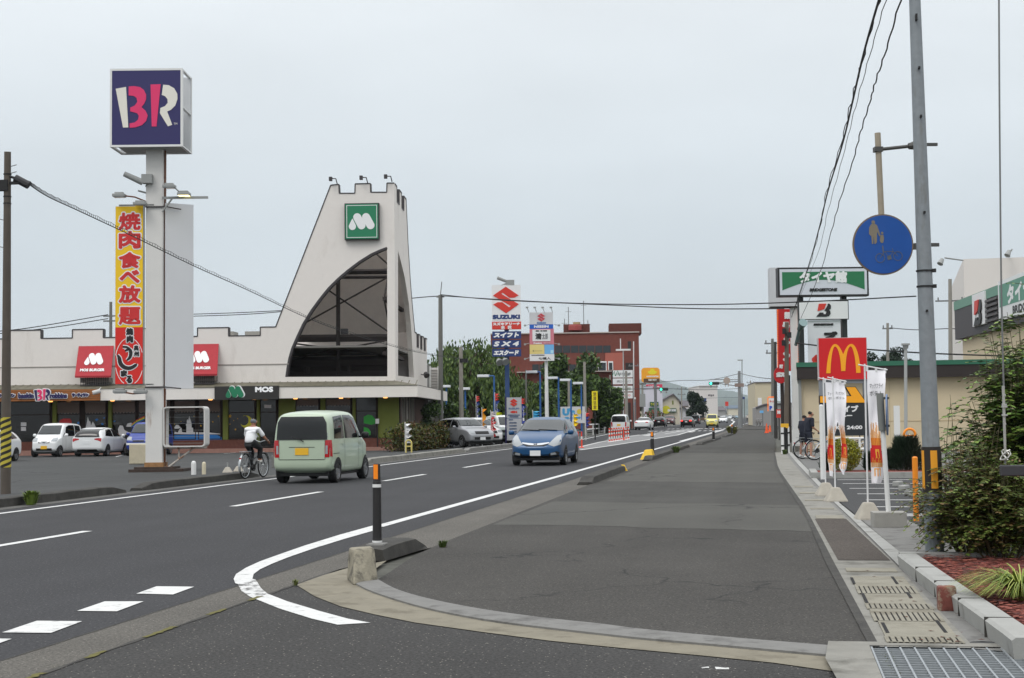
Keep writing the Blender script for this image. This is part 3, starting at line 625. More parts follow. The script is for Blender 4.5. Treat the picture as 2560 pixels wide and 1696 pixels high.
for a, b in pill:
    mb = MB(); mb.box(SF.at(a, 1060, 0)[0], SF.at(b, 1060, 0)[0], GY - .2, GY + .05, .48 if a != 640 else 0, zfb + .1); bevel(mb.build('pillar', olive, shop), .03)
panes = [(-30, 128), (138.5, 203), (209, 268), (277, 342), (343, 430), (432, 492), (494, 555), (568.5, 640), (648, 694), (737, 800), (812, 880), (888, 944)]
for a, b in panes:
    u, v = SF.at(a, 1060, GY)[0] + .04, SF.at(b, 1060, GY)[0] - .04; zb = .08 if a in (-30, 648) else .5
    mb = MB(); mb.box(u, v, GY - .02, GY + .03, zb, zfb + .04); wdw = mb.build('window', glass_d, shop)
    mb = MB(); t = .05
    for q in ((u, u + t, zb, zfb), (v - t, v, zb, zfb), (u, v, zb, zb + t), (u, v, zfb - .75, zfb - .70)): mb.box(q[0], q[1], GY - .05, GY - .022, q[2], q[3])
    mb.build('frame', darkbrown, wdw)
    if a not in (-30, 568.5, 648, 888):
        mb = MB(); n = 14; vs = []; zt = zfb - .05; zc = zfb - .62
        if a > 700: zc = zfb - .35
        top_, bot = [], []
        for i in range(n + 1):
            x = u + .06 + (v - u - .12) * i / n; top_.append((x, zt)); bot.append((x, zc - .09 * abs(math.sin(i * 1.57))))
        mb.prism([top_ + bot[::-1]], GY - .034, GY - .026); mb.build('curtain', curtain, wdw)
def sticker(name, polys, m, y=GY - .045):
    for pl in polys:
        mb = MB(); mb.prism([pl], y, y + .004); mb.build(name, m, shop)
z6 = lambda x, y: (340 + x / 6.575, 980 + y / 6.575)
z2_ = lambda x, y: (x / 5.636, 960 + y / 5.636)
def S6(l): return [SF.at(*z6(*p), GY) for p in l]
def S2(l): return [SF.at(*z2_(*p), GY) for p in l]
def blob(cx, cy, rx, ry=None, f=S6, n=20, a0=0, a1=6.283): return f([(cx + rx * math.cos(a0 + (a1 - a0) * i / n), cy + (ry or rx) * math.sin(a0 + (a1 - a0) * i / n)) for i in range(n)])
st_white = mat('sticker_white', (222, 222, 222), .5); st_blue = mat('sticker_blue', (36, 120, 196), .5); st_yel = mat('sticker_yellow', (204, 196, 40), .5); st_star = mat('sticker_amber', (226, 172, 40), .5); st_red = mat('sticker_red', (196, 30, 28), .5); st_grn = mat('sticker_green', (40, 160, 52), .5)
sticker('window_sticker', [S6([(530, 800), (640, 710), (1000, 700), (1330, 705), (1410, 745), (1415, 800)])], st_blue)
sticker('window_sticker', [S6([(630, 695), (640, 650), (690, 668), (720, 610), (750, 590), (760, 660), (830, 670), (832, 560), (820, 545), (840, 520), (838, 480), (852, 450), (862, 480), (880, 395), (905, 480), (915, 520), (918, 590), (940, 590), (945, 660), (1100, 668), (1200, 668), (1390, 690), (1390, 698), (800, 698)]),
    S6([(630, 590), (660, 545), (700, 545), (740, 590), (700, 605), (640, 605)]), S6([(1500, 780), (1600, 800), (1640, 850), (1810, 870), (1810, 885), (1610, 880), (1570, 850), (1500, 850)]), S6([(1670, 845), (1690, 780), (1715, 845)]), blob(1650, 825, 22, 20)], st_white)
sticker('window_sticker', [S2([(1210, 620), (1225, 560), (1240, 460), (1258, 520), (1275, 530), (1285, 590), (1310, 530), (1335, 570), (1355, 615), (1400, 615), (1400, 660), (1180, 680), (1185, 640)]), S2([(1665, 640), (1690, 585), (1735, 590), (1755, 650), (1810, 680), (1870, 690), (1890, 610), (1910, 690), (1900, 720), (1680, 720)]), S2([(1780, 600), (1800, 560), (1850, 548), (1885, 580), (1885, 605), (1800, 605)])], st_white)
sticker('window_sticker', [S2([(830, 570), (850, 510), (900, 490), (990, 490), (1010, 520), (1015, 570)])], st_red)
sticker('window_sticker', [S2([(1085, 560), (1100, 535), (1125, 535), (1130, 575)]), S2([(1340, 500), (1370, 490), (1395, 500), (1360, 530)]), S2([(1425, 560), (1450, 550), (1465, 570), (1440, 585)]), S2([(1450, 480), (1475, 470), (1480, 490)]), S2([(1595, 525), (1630, 515), (1625, 540)])], st_blue)
for i, (dy, rgb) in enumerate(((0, (214, 60, 40)), (12, (228, 150, 40)), (24, (216, 210, 60)), (36, (60, 150, 70)), (48, (50, 90, 180)))):
    sticker('window_sticker', [S2([(1850, 575 + dy * .6), (1930, 505 + dy * .8), (2040, 452 + dy), (2040, 464 + dy), (1930, 517 + dy * .9), (1860, 582 + dy * .7)])], mat('rainbow_%d' % i, rgb, .5), GY - .045 - .004 * i)
mo = [(1815 + 100 * math.cos(t), 492 + 103 * math.sin(t)) for t in [-2.15 + 4.85 * i / 24 for i in range(25)]] + [(1778 + 75 * math.cos(t), 470 + 83 * math.sin(t)) for t in [2.45 - 4.05 * i / 20 for i in range(21)]]
sticker('window_sticker', [S6(mo)], st_yel)
def star(cx, cy, r, f=S6): return f([(cx + (r if i % 2 == 0 else r * .45) * math.sin(i * math.pi / 5), cy - (r if i % 2 == 0 else r * .45) * math.cos(i * math.pi / 5)) for i in range(10)])
sticker('window_sticker', [star(x, y, r) for x, y, r in ((1547, 400, 32), (1358, 403, 18), (1265, 493, 16), (1068, 556, 18), (1548, 532, 12), (1638, 618, 18), (1672, 440, 10), (1607, 473, 9), (1937, 440, 10), (955, 400, 10), (632, 530, 14), (742, 490, 9))], st_star)
z4 = lambda x, y: (480 + x / 3.7, 780 + y / 3.7)
S4 = lambda l: [SF.at(*z4(*p), GY) for p in l]
sticker('window_sticker', [S4([(1590, 1030), (1590, 970), (1630, 950), (1670, 960), (1700, 1000), (1712, 1030), (1660, 1045)]), S4([(1590, 1065), (1630, 1075), (1655, 1110), (1650, 1140), (1590, 1140)])], st_grn)
for pl in (((670, 860), (735, 860), (735, 890), (670, 890)),): sticker('notice', [S4(pl)], st_white)
sticker('notice', [S2([(297, 543), (376, 543), (376, 597), (297, 597)]), S2([(300, 608), (370, 608), (370, 663), (300, 663)])], st_white)
awn = mat('awning_red', (172, 50, 58), .8, var=.05, vs=4)
def capsule(p, q, r, n=10):
    p, q = Vector(p), Vector(q); a = math.atan2(q.y - p.y, q.x - p.x)
    return [(q.x + r * math.cos(a - math.pi / 2 + math.pi * i / n), q.y + r * math.sin(a - math.pi / 2 + math.pi * i / n)) for i in range(n + 1)] + [(p.x + r * math.cos(a + math.pi / 2 + math.pi * i / n), p.y + r * math.sin(a + math.pi / 2 + math.pi * i / n)) for i in range(n + 1)]
def emblem(mb, cx, cz, wd, y0, y1, T=None):   # a drop and two slanting capsules
    k = wd / 177.0
    f = lambda l: [(cx + (x - 718.5) * k, cz - (y - 366.5) * k) for x, y in l]
    drop = [(655 + 24.5 * math.cos(t), 400 + 24.5 * math.sin(t)) for t in [-.35 + (math.pi + .7) * i / 14 for i in range(15)]] + [(653, 349), (657, 347)]
    for s_ in (drop, capsule((688, 338), (717, 394), 27), capsule((748, 338), (778, 394), 27)): mb.prism([f(s_)], y0, y1, T=T)
def awning(pxl, pxr, pyt, pyb, dl=12, logo=None):
    a, zt = SF.at(pxl, pyt, 0); b, _ = SF.at(pxr, pyt, 0); c, zb = SF.at(pxl - dl, pyb, -1.0); d, _ = SF.at(pxr - dl * .7, pyb, -1.0)
    mb = MB(); mb.add([(a, -.02, zt), (b, -.02, zt), (d, -1.0, zb), (c, -1.0, zb), (a, -.02, zt - .06), (b, -.02, zt - .06), (d, -.98, zb - .1), (c, -.98, zb - .1)], [(0, 1, 2, 3), (7, 6, 5, 4), (2, 1, 5, 6), (0, 3, 7, 4), (3, 2, 6, 7)])
    aw = mb.build('awning', awn, shop)
    mb = MB(); n = 12
    for i in range(n + 1):
        x = c + .25 + (d - c - .5) * i / n; mb.box(x - .015, x + .015, -.75, -.72, WB + .02, zb - .02)
    mb.box(c + .2, d - .2, -.76, -.71, WB + .04, WB + .09); mb.box(c + .2, d - .2, -.70, -.02, WB + .2, zb - .1, mi=1)
    mb.build('awning_grille', [trimd, mat('recess_grey', (120, 112, 106), .9)], aw)
    if logo:
        q = SF.at(logo[0], logo[1], -.55); s_ = (zt - zb) / .98
        T = lambda p: Vector((p.x, -.03 - (zt - p.z) / s_ - .02 + p.y, p.z))
        mb = MB(); emblem(mb, q[0], q[1] + .1, 1.05, -.012, 0, T); text(mb, 'MOS BURGER', q[0], q[1] - .52, 1.35, .16, 0, .012, T=T); mb.build('emblem', P_white, aw)
awning(197, 284.5, 866, 940.5, 10, (235, 902)); awning(470, 547, 861, 936, 6, (499.5, 897))
for px, py in ((829, 458), (905, 455), (966, 452)):
    p = SF.at(px, py, 0); mb = MB(); mb.path([(p[0] + .3, .1, p[1] - .05), (p[0] + .25, -.1, p[1] + .22), (p[0], -.3, p[1] + .2)], .03); mb.cb((p[0], -.34, p[1] + .17), .17, .22, .22); mb.build('floodlight', trimd, shop)
for px, py in ((1052, 936), (1068, 941)):
    y_, z_ = SF.side(px, py, 0); y_ = min(y_, yb - 1); mb = MB(); mb.tube((0, y_, z_), (.35, y_, z_ - .1), .03); mb.tube((.3, y_ - .05, z_ + .05), (.42, y_ - .2, z_ - .12), .14, .2); mb.build('wall_lamp', trimd, shop)
for a, b in ((.3, 2.6), (9.5, yb)):
    mb = MB(); mb.box(-.1, 0.05, a, b, -.3, zfb + .1); mb.build('side_wall', mat('wall_brown_side', (88, 66, 58), .85), shop)
mb = MB(); mb.box(-.08, .0, 2.6, 9.5, -.2, zfb + .1); mb.build('window', glass_d, shop)
mb = MB()
for y_ in (2.6, 3.8, 5.2, 5.5, 7.0, 8.4, 9.4): mb.box(0, .06, y_, y_ + .14, -.2, zfb + .1)
mb.build('door_frame', mat('frame_pale', (178, 170, 160), .6), shop)
sg = thing('emblem_sign', SF.o, SF.rz, 'square green sign with a white rounded emblem high on the castle tower', 'sign')
a, b = SF.at(862.7, 510.6), SF.at(950, 601); mb = MB(); mb.box(a[0], b[0], -.30, -.01, b[1], a[1]); bevel(mb.build('sign_case', mat('case_dark', (50, 52, 50), .5), sg), .03)
mb = MB(); mb.box(a[0] + .06, b[0] - .06, -.315, -.302, b[1] + .06, a[1] - .06); mb.build('sign_face', P_green, sg)
mb = MB(); t = .03; x0, x1, z1, z2 = a[0] + .12, b[0] - .12, b[1] + .12, a[1] - .12
for q in ((x0, x1, z2 - t, z2), (x0, x1, z1, z1 + t), (x0, x0 + t, z1 + t, z2 - t), (x1 - t, x1, z1 + t, z2 - t)): mb.box(q[0], q[1], -.322, -.316, q[2], q[3])
emblem(mb, (a[0] + b[0]) / 2, (a[1] + b[1]) / 2, (b[0] - a[0]) * .75, -.33, -.317); mb.build('emblem', P_white, sg)
sg = thing('fascia_sign', SF.o, SF.rz, 'black fascia sign with a green emblem and bold white lettering over the doorway', 'sign')
mb = MB(); mb.box(x537 + .01, x698 - .01, FY - .12, FY + .2, zfb - .05, zft + .06); mb.build('sign_board', mat('board_black', (40, 38, 36), .6), sg)
c4 = SF.at(*z4(400, 740), FY - .12); mb = MB(); emblem(mb, c4[0] + .02, c4[1] + .015, 1.06, FY - .16, FY - .125); mb.build('emblem', P_white, sg)
mb = MB(); emblem(mb, c4[0] - .015, c4[1] - .005, .99, FY - .18, FY - .161); mb.build('emblem', P_green, sg)
c4 = SF.at(*z4(668, 718), FY - .12); mb = MB(); text(mb, 'MOS', c4[0], c4[1], .98, .30, FY - .125, .028, th=.02); mb.build('lettering', mat('letter_lit_white', (240, 240, 240), .4, emit=.12), sg)
sg = thing('fascia_sign', SF.o, SF.rz, 'brown wood-look fascia sign with navy and pink ice cream lettering', 'sign')
wood = mat('wood_board', (150, 92, 44), .7, var=.14, vs=2.5)
mb = MB(); n = 6; h = (zft - zfb) / n
for i in range(n): mb.box(UL, x251 - .01, FY - .06 - .003 * (i % 2), FY + .2, zfb + i * h + .008, zfb + (i + 1) * h - .008)
mb.build('sign_board', wood, sg)
BRW = [[(1070, 448), (1165, 432), (1187, 810), (1138, 810)], [(1508, 415), (1560, 420), (1610, 450), (1638, 500), (1640, 550), (1620, 610), (1580, 650), (1545, 665), (1592, 790), (1552, 803), (1478, 680), (1483, 632), (1525, 615), (1550, 585), (1548, 550), (1525, 522), (1495, 510)]]
BRP = [[(1190, 428), (1240, 425), (1295, 435), (1330, 462), (1350, 505), (1350, 550), (1332, 592), (1308, 622), (1345, 655), (1366, 700), (1352, 750), (1315, 788), (1255, 809), (1200, 814), (1200, 772), (1245, 765), (1276, 740), (1284, 705), (1268, 678), (1205, 660), (1205, 625), (1245, 607), (1270, 572), (1262, 535), (1235, 516), (1190, 512)], [(1392, 412), (1485, 410), (1447, 803), (1403, 803)]]
def br_logo(mb, polys, cx, cz, k, y0, y1, grow=0):
    for pl in polys:
        c = (sum(p[0] for p in pl) / len(pl), sum(p[1] for p in pl) / len(pl))
        q = [(p[0], p[1]) for p in pl]
        mb.prism([[(cx + (x - 1355) * k, cz - (y - 612) * k) for x, y in q]], y0, y1)
z1p = lambda x, y: SF.at(x / 3.698, 780 + y / 3.698, FY - .07)
cb = z1p(393, 768); k = (z1p(470, 768)[0] - z1p(315, 768)[0]) / 600
mb = MB(); br_logo(mb, BRW, cb[0], cb[1], k, FY - .16, FY - .13); text(mb, 'baskin', z1p(245, 775)[0], z1p(245, 775)[1], z1p(318, 0)[0] - z1p(172, 0)[0], .30, FY - .13, .025, th=.02); text(mb, 'robbins', z1p(545, 775)[0], z1p(545, 775)[1], z1p(630, 0)[0] - z1p(470, 0)[0], .30, FY - .13, .025, th=.02)
text(mb, 'サーティワン', z1p(745, 770)[0], z1p(745, 770)[1], z1p(822, 0)[0] - z1p(667, 0)[0], .22, FY - .13, .025, th=.02); text(mb, 'サーティワン', z1p(65, 775)[0], z1p(65, 775)[1], z1p(822, 0)[0] - z1p(667, 0)[0], .22, FY - .13, .025, th=.02); mb.build('lettering', P_navy, sg)
mb = MB(); br_logo(mb, BRP, cb[0], cb[1], k, FY - .16, FY - .13); mb.build('lettering', P_pink, sg)
mb = MB()                                       # white outline boards behind the letters
for pl in BRW + BRP:
    q = [(cb[0] + (x - 1355) * k, cb[1] - (y - 612) * k) for x, y in pl]
    for a, b in zip(q, q[1:] + q[:1]): mb.prism([capsule(a, b, .05, 4)], FY - .128 + .0002 * (len(mb.f) % 40), FY - .10)
text(mb, 'baskin', z1p(245, 775)[0], z1p(245, 775)[1], z1p(318, 0)[0] - z1p(172, 0)[0] + .06, .36, FY - .09, .055, th=.02); text(mb, 'robbins', z1p(545, 775)[0], z1p(545, 775)[1], z1p(630, 0)[0] - z1p(470, 0)[0] + .06, .36, FY - .09, .055, th=.02); text(mb, 'サーティワン', z1p(745, 770)[0], z1p(745, 770)[1], z1p(822, 0)[0] - z1p(667, 0)[0] + .06, .28, FY - .09, .055, th=.02)
text(mb, 'サーティワン', z1p(65, 775)[0], z1p(65, 775)[1], z1p(822, 0)[0] - z1p(667, 0)[0] + .06, .28, FY - .09, .055, th=.02)
mb.build('letter_outline', P_white, sg)
p = SF.at(z2_(1355, 115)[0], z2_(1355, 115)[1], FY - .5); mb = MB(); mb.tube((p[0] - .18, FY - .55, p[1] - .05), (p[0] + .2, FY - .4, p[1] + .06), .11, .12, 14); mb.tube((p[0] + .1, FY - .4, p[1] + .1), (p[0] + .1, FY, p[1] + .25), .025); mb.build('spotlight', mat('lamp_housing', (190, 190, 188), .5), sg)
for px, py, n_ in ((1822 / 5.636, 960 + 950 / 5.636, 0), (340 + 1360 / 6.575, 980 + 975 / 6.575, 1), (340 + 770 / 6.575, 980 + 975 / 6.575, 2), (480 + 1716 / 3.7, 780 + 1280 / 3.7, 3)):
    p = GL(px, py); t = thing('sign_post', (p.x, p.y, lotz(p.x)), SF.rz, ['thin black post with small white notice behind the parked white hatchback', 'thin black post with small white notice right of the moon window', 'thin black post with small white notice before the castle window picture', 'thin black post with small white notice beside the olive wall'][n_], 'sign post', 'thin posts with small notices before the shop')
    mb = MB(); mb.tube((0, 0, 0), (0, 0, 1.5), .03); mb.lathe([(.16, 0), (.16, .03), (.05, .05)], (0, 0, 0), 14); mb.build('post', P_black, t); mb = MB(); mb.box(-.1, .1, -.05, -.03, 1.45, 1.72); mb.build('notice', P_white, t)
def paint(name, rgb, metal=0.0): return mat('carpaint_' + name, rgb, .35, metal, coat=.45, spec=.4)
tyre_m = mat('tyre', (24, 24, 25), .85); rim_m = mat('rim_alloy', (150, 152, 155), .35, .7); cover_m = mat('wheel_cover', (120, 122, 126), .4, .5)
car_glass = mat('car_glass', (16, 18, 19), .04, spec=.6); car_glass_clear = mat('car_glass_lighter', (40, 46, 48), .05, spec=.6)
trim_k = mat('car_trim_black', (18, 18, 19), .6); lens_red = mat('lens_red', (176, 18, 26), .15, coat=.5); lens_clear = mat('lens_clear', (150, 155, 158), .15, coat=.5); chrome = mat('chrome', (190, 192, 195), .15, .9)
plate_y = mat('plate_yellow', (230, 178, 40), .5); plate_w = mat('plate_white', (226, 228, 228), .5); seam_m = mat('panel_gap', (40, 42, 42), .7)
brake_lit = mat('brake_lit', (255, 40, 30), .4, emit=2.5)
def ring(y, zb, zs, zr, ws, wr):
    h = zs - zb
    return [(0, zb), (.86 * ws, zb), (.985 * ws, zb + .05), (ws, zb + .45 * h), (.99 * ws, zs - .03), (.975 * ws, zs + .02 if zr - zs > .12 else zs), (wr + (.1 if zr - zs > .3 else .04) * .5, zr - min(.11, .3 * (zr - zs))), (wr - .10, zr - .02), (0, zr)]
def body_mesh(st, name, m, parent):
    vs = []; nr = 9
    for (y, zb, zs, zr, ws, wr) in st:
        for x, z in ring(y, zb, zs, zr, ws, wr): vs.append((x, y, z))
        for x, z in ring(y, zb, zs, zr, ws, wr)[1:-1]: vs.append((-x, y, z))
    per = nr + nr - 2; fs = []
    idx = list(range(nr)) + [nr + nr - 3 - i for i in range(nr - 2)]       # closed order round the ring
    for s_ in range(len(st) - 1):
        a, b = s_ * per, (s_ + 1) * per
        for i in range(per): p, q = idx[i], idx[(i + 1) % per]; fs.append((a + p, a + q, b + q, b + p))
    for base, rev in ((0, False), ((len(st) - 1) * per, True)):
        L = lambda i: base + (nr + i - 1 if 0 < i < nr - 1 else i)
        for i in range(nr - 1):
            f = [base + i, base + i + 1, L(i + 1), L(i)]; f = [v for k_, v in enumerate(f) if v not in f[:k_]]
            if len(f) > 2: fs.append(tuple(f if rev else f[::-1]))
    me = bpy.data.meshes.new(name); me.from_pydata(vs, [], fs); me.materials.append(m)
    bm = bmesh.new(); bm.from_mesh(me); bmesh.ops.recalc_face_normals(bm, faces=bm.faces); bm.to_mesh(me); bm.free()
    o = link(name, me); md = o.modifiers.new('s', 'SUBSURF'); md.levels = md.render_levels = 2
    dg = bpy.context.evaluated_depsgraph_get(); e = o.evaluated_get(dg); m2 = bpy.data.meshes.new_from_object(e); o.modifiers.clear(); o.data = m2; m2.polygons.foreach_set('use_smooth', [True] * len(m2.polygons))
    bvh = BVHTree.FromPolygons([v.co for v in m2.vertices], [p.vertices for p in m2.polygons])
    if parent is not None: o.parent = parent
    return o, bvh
def patch_on(bvh, poly, axis, off, step=.07, sgn=1):
    """a panel cut to poly, pressed on to the body; axis 'x' poly=(y,z), 'y' poly=(x,z); sgn = side it is pressed from"""
    bm = bmesh.new(); vs = [bm.verts.new((p[0], p[1], 0)) for p in poly]; bm.faces.new(vs)
    for k in (0, 1):
        lo, hi = min(p[k] for p in poly), max(p[k] for p in poly); n = int((hi - lo) / step)
        for i in range(1, n + 1):
            c = [0, 0, 0]; c[k] = lo + (hi - lo) * i / (n + 1); nn = [0, 0, 0]; nn[k] = 1
            bmesh.ops.bisect_plane(bm, geom=bm.verts[:] + bm.edges[:] + bm.faces[:], plane_co=c, plane_no=nn)
    out = []
    for v in bm.verts:
        a, b = v.co.x, v.co.y
        if axis == 'x': o_, d = Vector((4 * sgn, a, b)), Vector((-sgn, 0, 0))
        elif axis == 'y': o_, d = Vector((a, 6 * sgn, b)), Vector((0, -sgn, 0))
        else: o_, d = Vector((a, b, 6)), Vector((0, 0, -1))
        h = bvh.ray_cast(o_, d, 12)
        if h[0] is None: h = bvh.find_nearest(o_ + d * (3.3 if axis == 'x' else 4.2))
        nrm = h[1] if h[1].dot(d) < 0 else -h[1]
        out.append(h[0] + (nrm * .6 - d * .4).normalized() * off)
    fs = [tuple(v.index for v in f.verts) for f in bm.faces] if not bm.verts.index_update() else None
    bm.free(); return out, fs
def add_patch(name, m, parent, bvh, items, off=.006, step=.07, smooth=True):
    mb = MB()
    for poly, axis, sgn in items:
        v, f = patch_on(bvh, poly, axis, off, step, sgn); mb.add(v, f)
    o = mb.build(name, m, parent, smooth=smooth, fixn=False)
    return o
def mir(poly): return [(-a, b) for a, b in poly][::-1]
def wheel(parent, x, y, r, w_, side, rim=rim_m, spokes=7):
    mb = MB(); mb.lathe([(r * .66, -w_ / 2), (r * .93, -w_ / 2), (r, -w_ / 2 + .03), (r, w_ / 2 - .03), (r * .93, w_ / 2), (r * .70, w_ / 2), (r * .68, w_ / 2 - .07)], n=28)
    rot = lambda v: Vector((v[2] * side + x, v[0] + y, v[1] + r))
    mb.v = [tuple(rot(v)) for v in mb.v]; wo = mb.build('wheel', tyre_m, parent, smooth=False)
    mb = MB(); zf = w_ / 2 - .02
    mb.lathe([(r * .70, zf - .03), (r * .70, zf + .012), (r * .62, zf + .012), (r * .60, zf - .03)], n=28, mi=0); mb.lathe([(r * .61, zf - .05), (r * .61, zf - .04)], n=24, mi=1)
    mb.lathe([(r * .16, zf - .03), (r * .16, zf + .01)], n=12, mi=0)
    for i in range(spokes):
        a = 2 * math.pi * i / spokes; c, s_ = math.cos(a), math.sin(a); q = [(r * .1, -.028), (r * .64, -.040), (r * .64, .040), (r * .1, .028)]
        mb.add([(u * c - v * s_, u * s_ + v * c, zf) for u, v in q] + [(u * c - v * s_, u * s_ + v * c, zf - .03) for u, v in q], [(0, 1, 2, 3), (7, 6, 5, 4), (0, 3, 7, 4), (1, 5, 6, 2)], 0)
    mb.v = [tuple(rot(v)) for v in mb.v]; mb.build('rim', [rim, trim_k], wo)
    return wo
SHAPES = {}
SHAPES['van'] = dict(L=3.395, W=1.475, H=1.75, r=.285, wb=(-1.16, 1.30), st=[(-1.695, .44, .90, 1.40, .64, .50), (-1.665, .30, .96, 1.64, .712, .58), (-1.58, .26, 1.0, 1.71, .735, .615), (-.6, .22, 1.02, 1.755, .7375, .63), (.35, .22, 1.02, 1.75, .7375, .625), (.62, .22, 1.01, 1.71, .7375, .60), (1.12, .22, 1.0, 1.13, .735, .62), (1.22, .22, .98, 1.06, .732, .60), (1.52, .24, .90, .97, .70, .56), (1.66, .34, .76, .84, .62, .46), (1.695, .42, .66, .72, .54, .38)],
    side=[[(-1.42, 1.06), (-1.30, 1.58), (-.62, 1.62), (-.62, 1.06)], [(-.54, 1.06), (-.54, 1.62), (.10, 1.62), (.46, 1.53), (.60, 1.30), (.60, 1.06)], [(.66, 1.06), (.66, 1.26), (.98, 1.06)]],
    shield=[(-.60, 1.16), (-.52, 1.62), (.52, 1.62), (.60, 1.16)], back=[(-.625, 1.04), (-.60, 1.44), (-.52, 1.585), (.52, 1.585), (.60, 1.44), (.625, 1.04)])
SHAPES['wagon'] = dict(L=4.41, W=1.695, H=1.54, r=.30, wb=(-1.25, 1.25), st=[(-2.205, .46, .80, .98, .70, .56), (-2.16, .32, .90, 1.30, .80, .58), (-1.95, .24, .96, 1.45, .84, .60), (-1.0, .2, .95, 1.53, .8475, .62), (.0, .2, .93, 1.54, .8475, .61), (.42, .2, .93, 1.49, .8475, .585), (1.30, .2, .95, 1.04, .84, .66), (1.55, .2, .92, .99, .83, .66), (1.95, .24, .80, .87, .78, .60), (2.13, .28, .62, .70, .68, .48), (2.205, .34, .52, .57, .56, .36)],
    side=[[(-1.75, 1.02), (-1.62, 1.30), (-1.0, 1.40), (-1.0, 1.0)], [(-.93, 1.0), (-.93, 1.405), (-.05, 1.42), (-.05, 1.0)], [(.03, 1.0), (.03, 1.42), (.45, 1.36), (.72, 1.20), (.72, 1.0)], [(.78, 1.0), (.78, 1.16), (1.10, 1.0)]],
    shield=[(-.71, 1.085), (-.60, 1.40), (-.52, 1.43), (.52, 1.43), (.60, 1.40), (.71, 1.085)], back=[(-.64, 1.0), (-.54, 1.36), (.54, 1.36), (.64, 1.0)])
SHAPES['hatch'] = dict(L=3.945, W=1.695, H=1.5, r=.30, wb=(-1.22, 1.26), st=[(-1.97, .48, .78, .96, .70, .56), (-1.93, .32, .92, 1.16, .80, .60), (-1.72, .24, .97, 1.36, .84, .60), (-1.1, .2, .96, 1.47, .8475, .61), (-.2, .2, .94, 1.5, .8475, .61), (.25, .2, .93, 1.46, .8475, .585), (1.02, .2, .93, 1.02, .84, .66), (1.25, .2, .90, .97, .83, .65), (1.72, .24, .80, .86, .78, .58), (1.90, .28, .62, .70, .68, .48), (1.97, .34, .52, .57, .56, .36)],
    side=[[(-1.45, 1.05), (-1.05, 1.36), (-.45, 1.39), (-.45, 1.0)], [(-.38, 1.0), (-.38, 1.39), (.2, 1.37), (.62, 1.10), (.72, .99)], ],
    shield=[(-.70, 1.06), (-.58, 1.37), (-.5, 1.40), (.5, 1.40), (.58, 1.37), (.70, 1.06)], back=[(-.66, 1.0), (-.62, 1.10), (-.52, 1.34), (.52, 1.34), (.62, 1.10), (.66, 1.0)])
SHAPES['sedan'] = dict(L=4.55, W=1.72, H=1.46, r=.31, wb=(-1.32, 1.36), st=[(-2.275, .46, .78, .90, .70, .56), (-2.22, .32, .88, 1.0, .80, .66), (-1.75, .24, .94, 1.04, .85, .68), (-1.30, .2, .94, 1.22, .86, .60), (-.75, .2, .93, 1.43, .86, .58), (.0, .2, .92, 1.46, .86, .58), (.4, .2, .92, 1.41, .86, .57), (1.15, .2, .92, 1.0, .85, .67), (1.5, .2, .88, .95, .84, .66), (2.0, .24, .78, .84, .80, .6), (2.2, .28, .62, .68, .70, .5), (2.275, .34, .52, .57, .58, .38)],
    side=[[(-1.32, 1.0), (-.85, 1.32), (-.35, 1.36), (-.35, .98)], [(-.28, .98), (-.28, 1.36), (.3, 1.34), (.75, 1.1), (.85, .98)]],
    shield=[(-.72, 1.04), (-.58, 1.33), (.58, 1.33), (.72, 1.04)], back=[(-.70, 1.08), (-.56, 1.36), (.56, 1.36), (.70, 1.08)])
SHAPES['suv'] = dict(L=4.4, W=1.76, H=1.68, r=.34, wb=(-1.28, 1.34), st=[(-2.2, .5, .92, 1.1, .72, .56), (-2.15, .36, 1.0, 1.42, .82, .62), (-1.98, .28, 1.06, 1.58, .87, .64), (-1.1, .26, 1.05, 1.67, .88, .66), (.0, .26, 1.04, 1.68, .88, .65), (.42, .26, 1.04, 1.63, .88, .63), (1.05, .26, 1.04, 1.14, .87, .70), (1.4, .26, 1.0, 1.09, .87, .70), (1.95, .3, .92, 1.0, .83, .66), (2.14, .34, .72, .82, .74, .56), (2.2, .42, .6, .66, .62, .44)],
    side=[[(-1.82, 1.16), (-1.7, 1.46), (-1.05, 1.53), (-1.05, 1.12)], [(-.98, 1.12), (-.98, 1.53), (-.1, 1.55), (-.1, 1.12)], [(-.02, 1.12), (-.02, 1.55), (.38, 1.5), (.72, 1.28), (.84, 1.12)]],
    shield=[(-.72, 1.2), (-.62, 1.54), (.62, 1.54), (.72, 1.2)], back=[(-.66, 1.12), (-.6, 1.5), (.6, 1.5), (.66, 1.12)])
def rect(x0, x1, z0, z1): return [(x0, z0), (x0, z1), (x1, z1), (x1, z0)]
def rrect(x0, x1, z0, z1, r, n=4):
    out = []
    for cx, cz, a in ((x1 - r, z0 + r, -90), (x1 - r, z1 - r, 0), (x0 + r, z1 - r, 90), (x0 + r, z0 + r, 180)): out += [(cx + r * math.cos(R_(a + 90 * i / n)), cz + r * math.sin(R_(a + 90 * i / n))) for i in range(n + 1)]
    return out
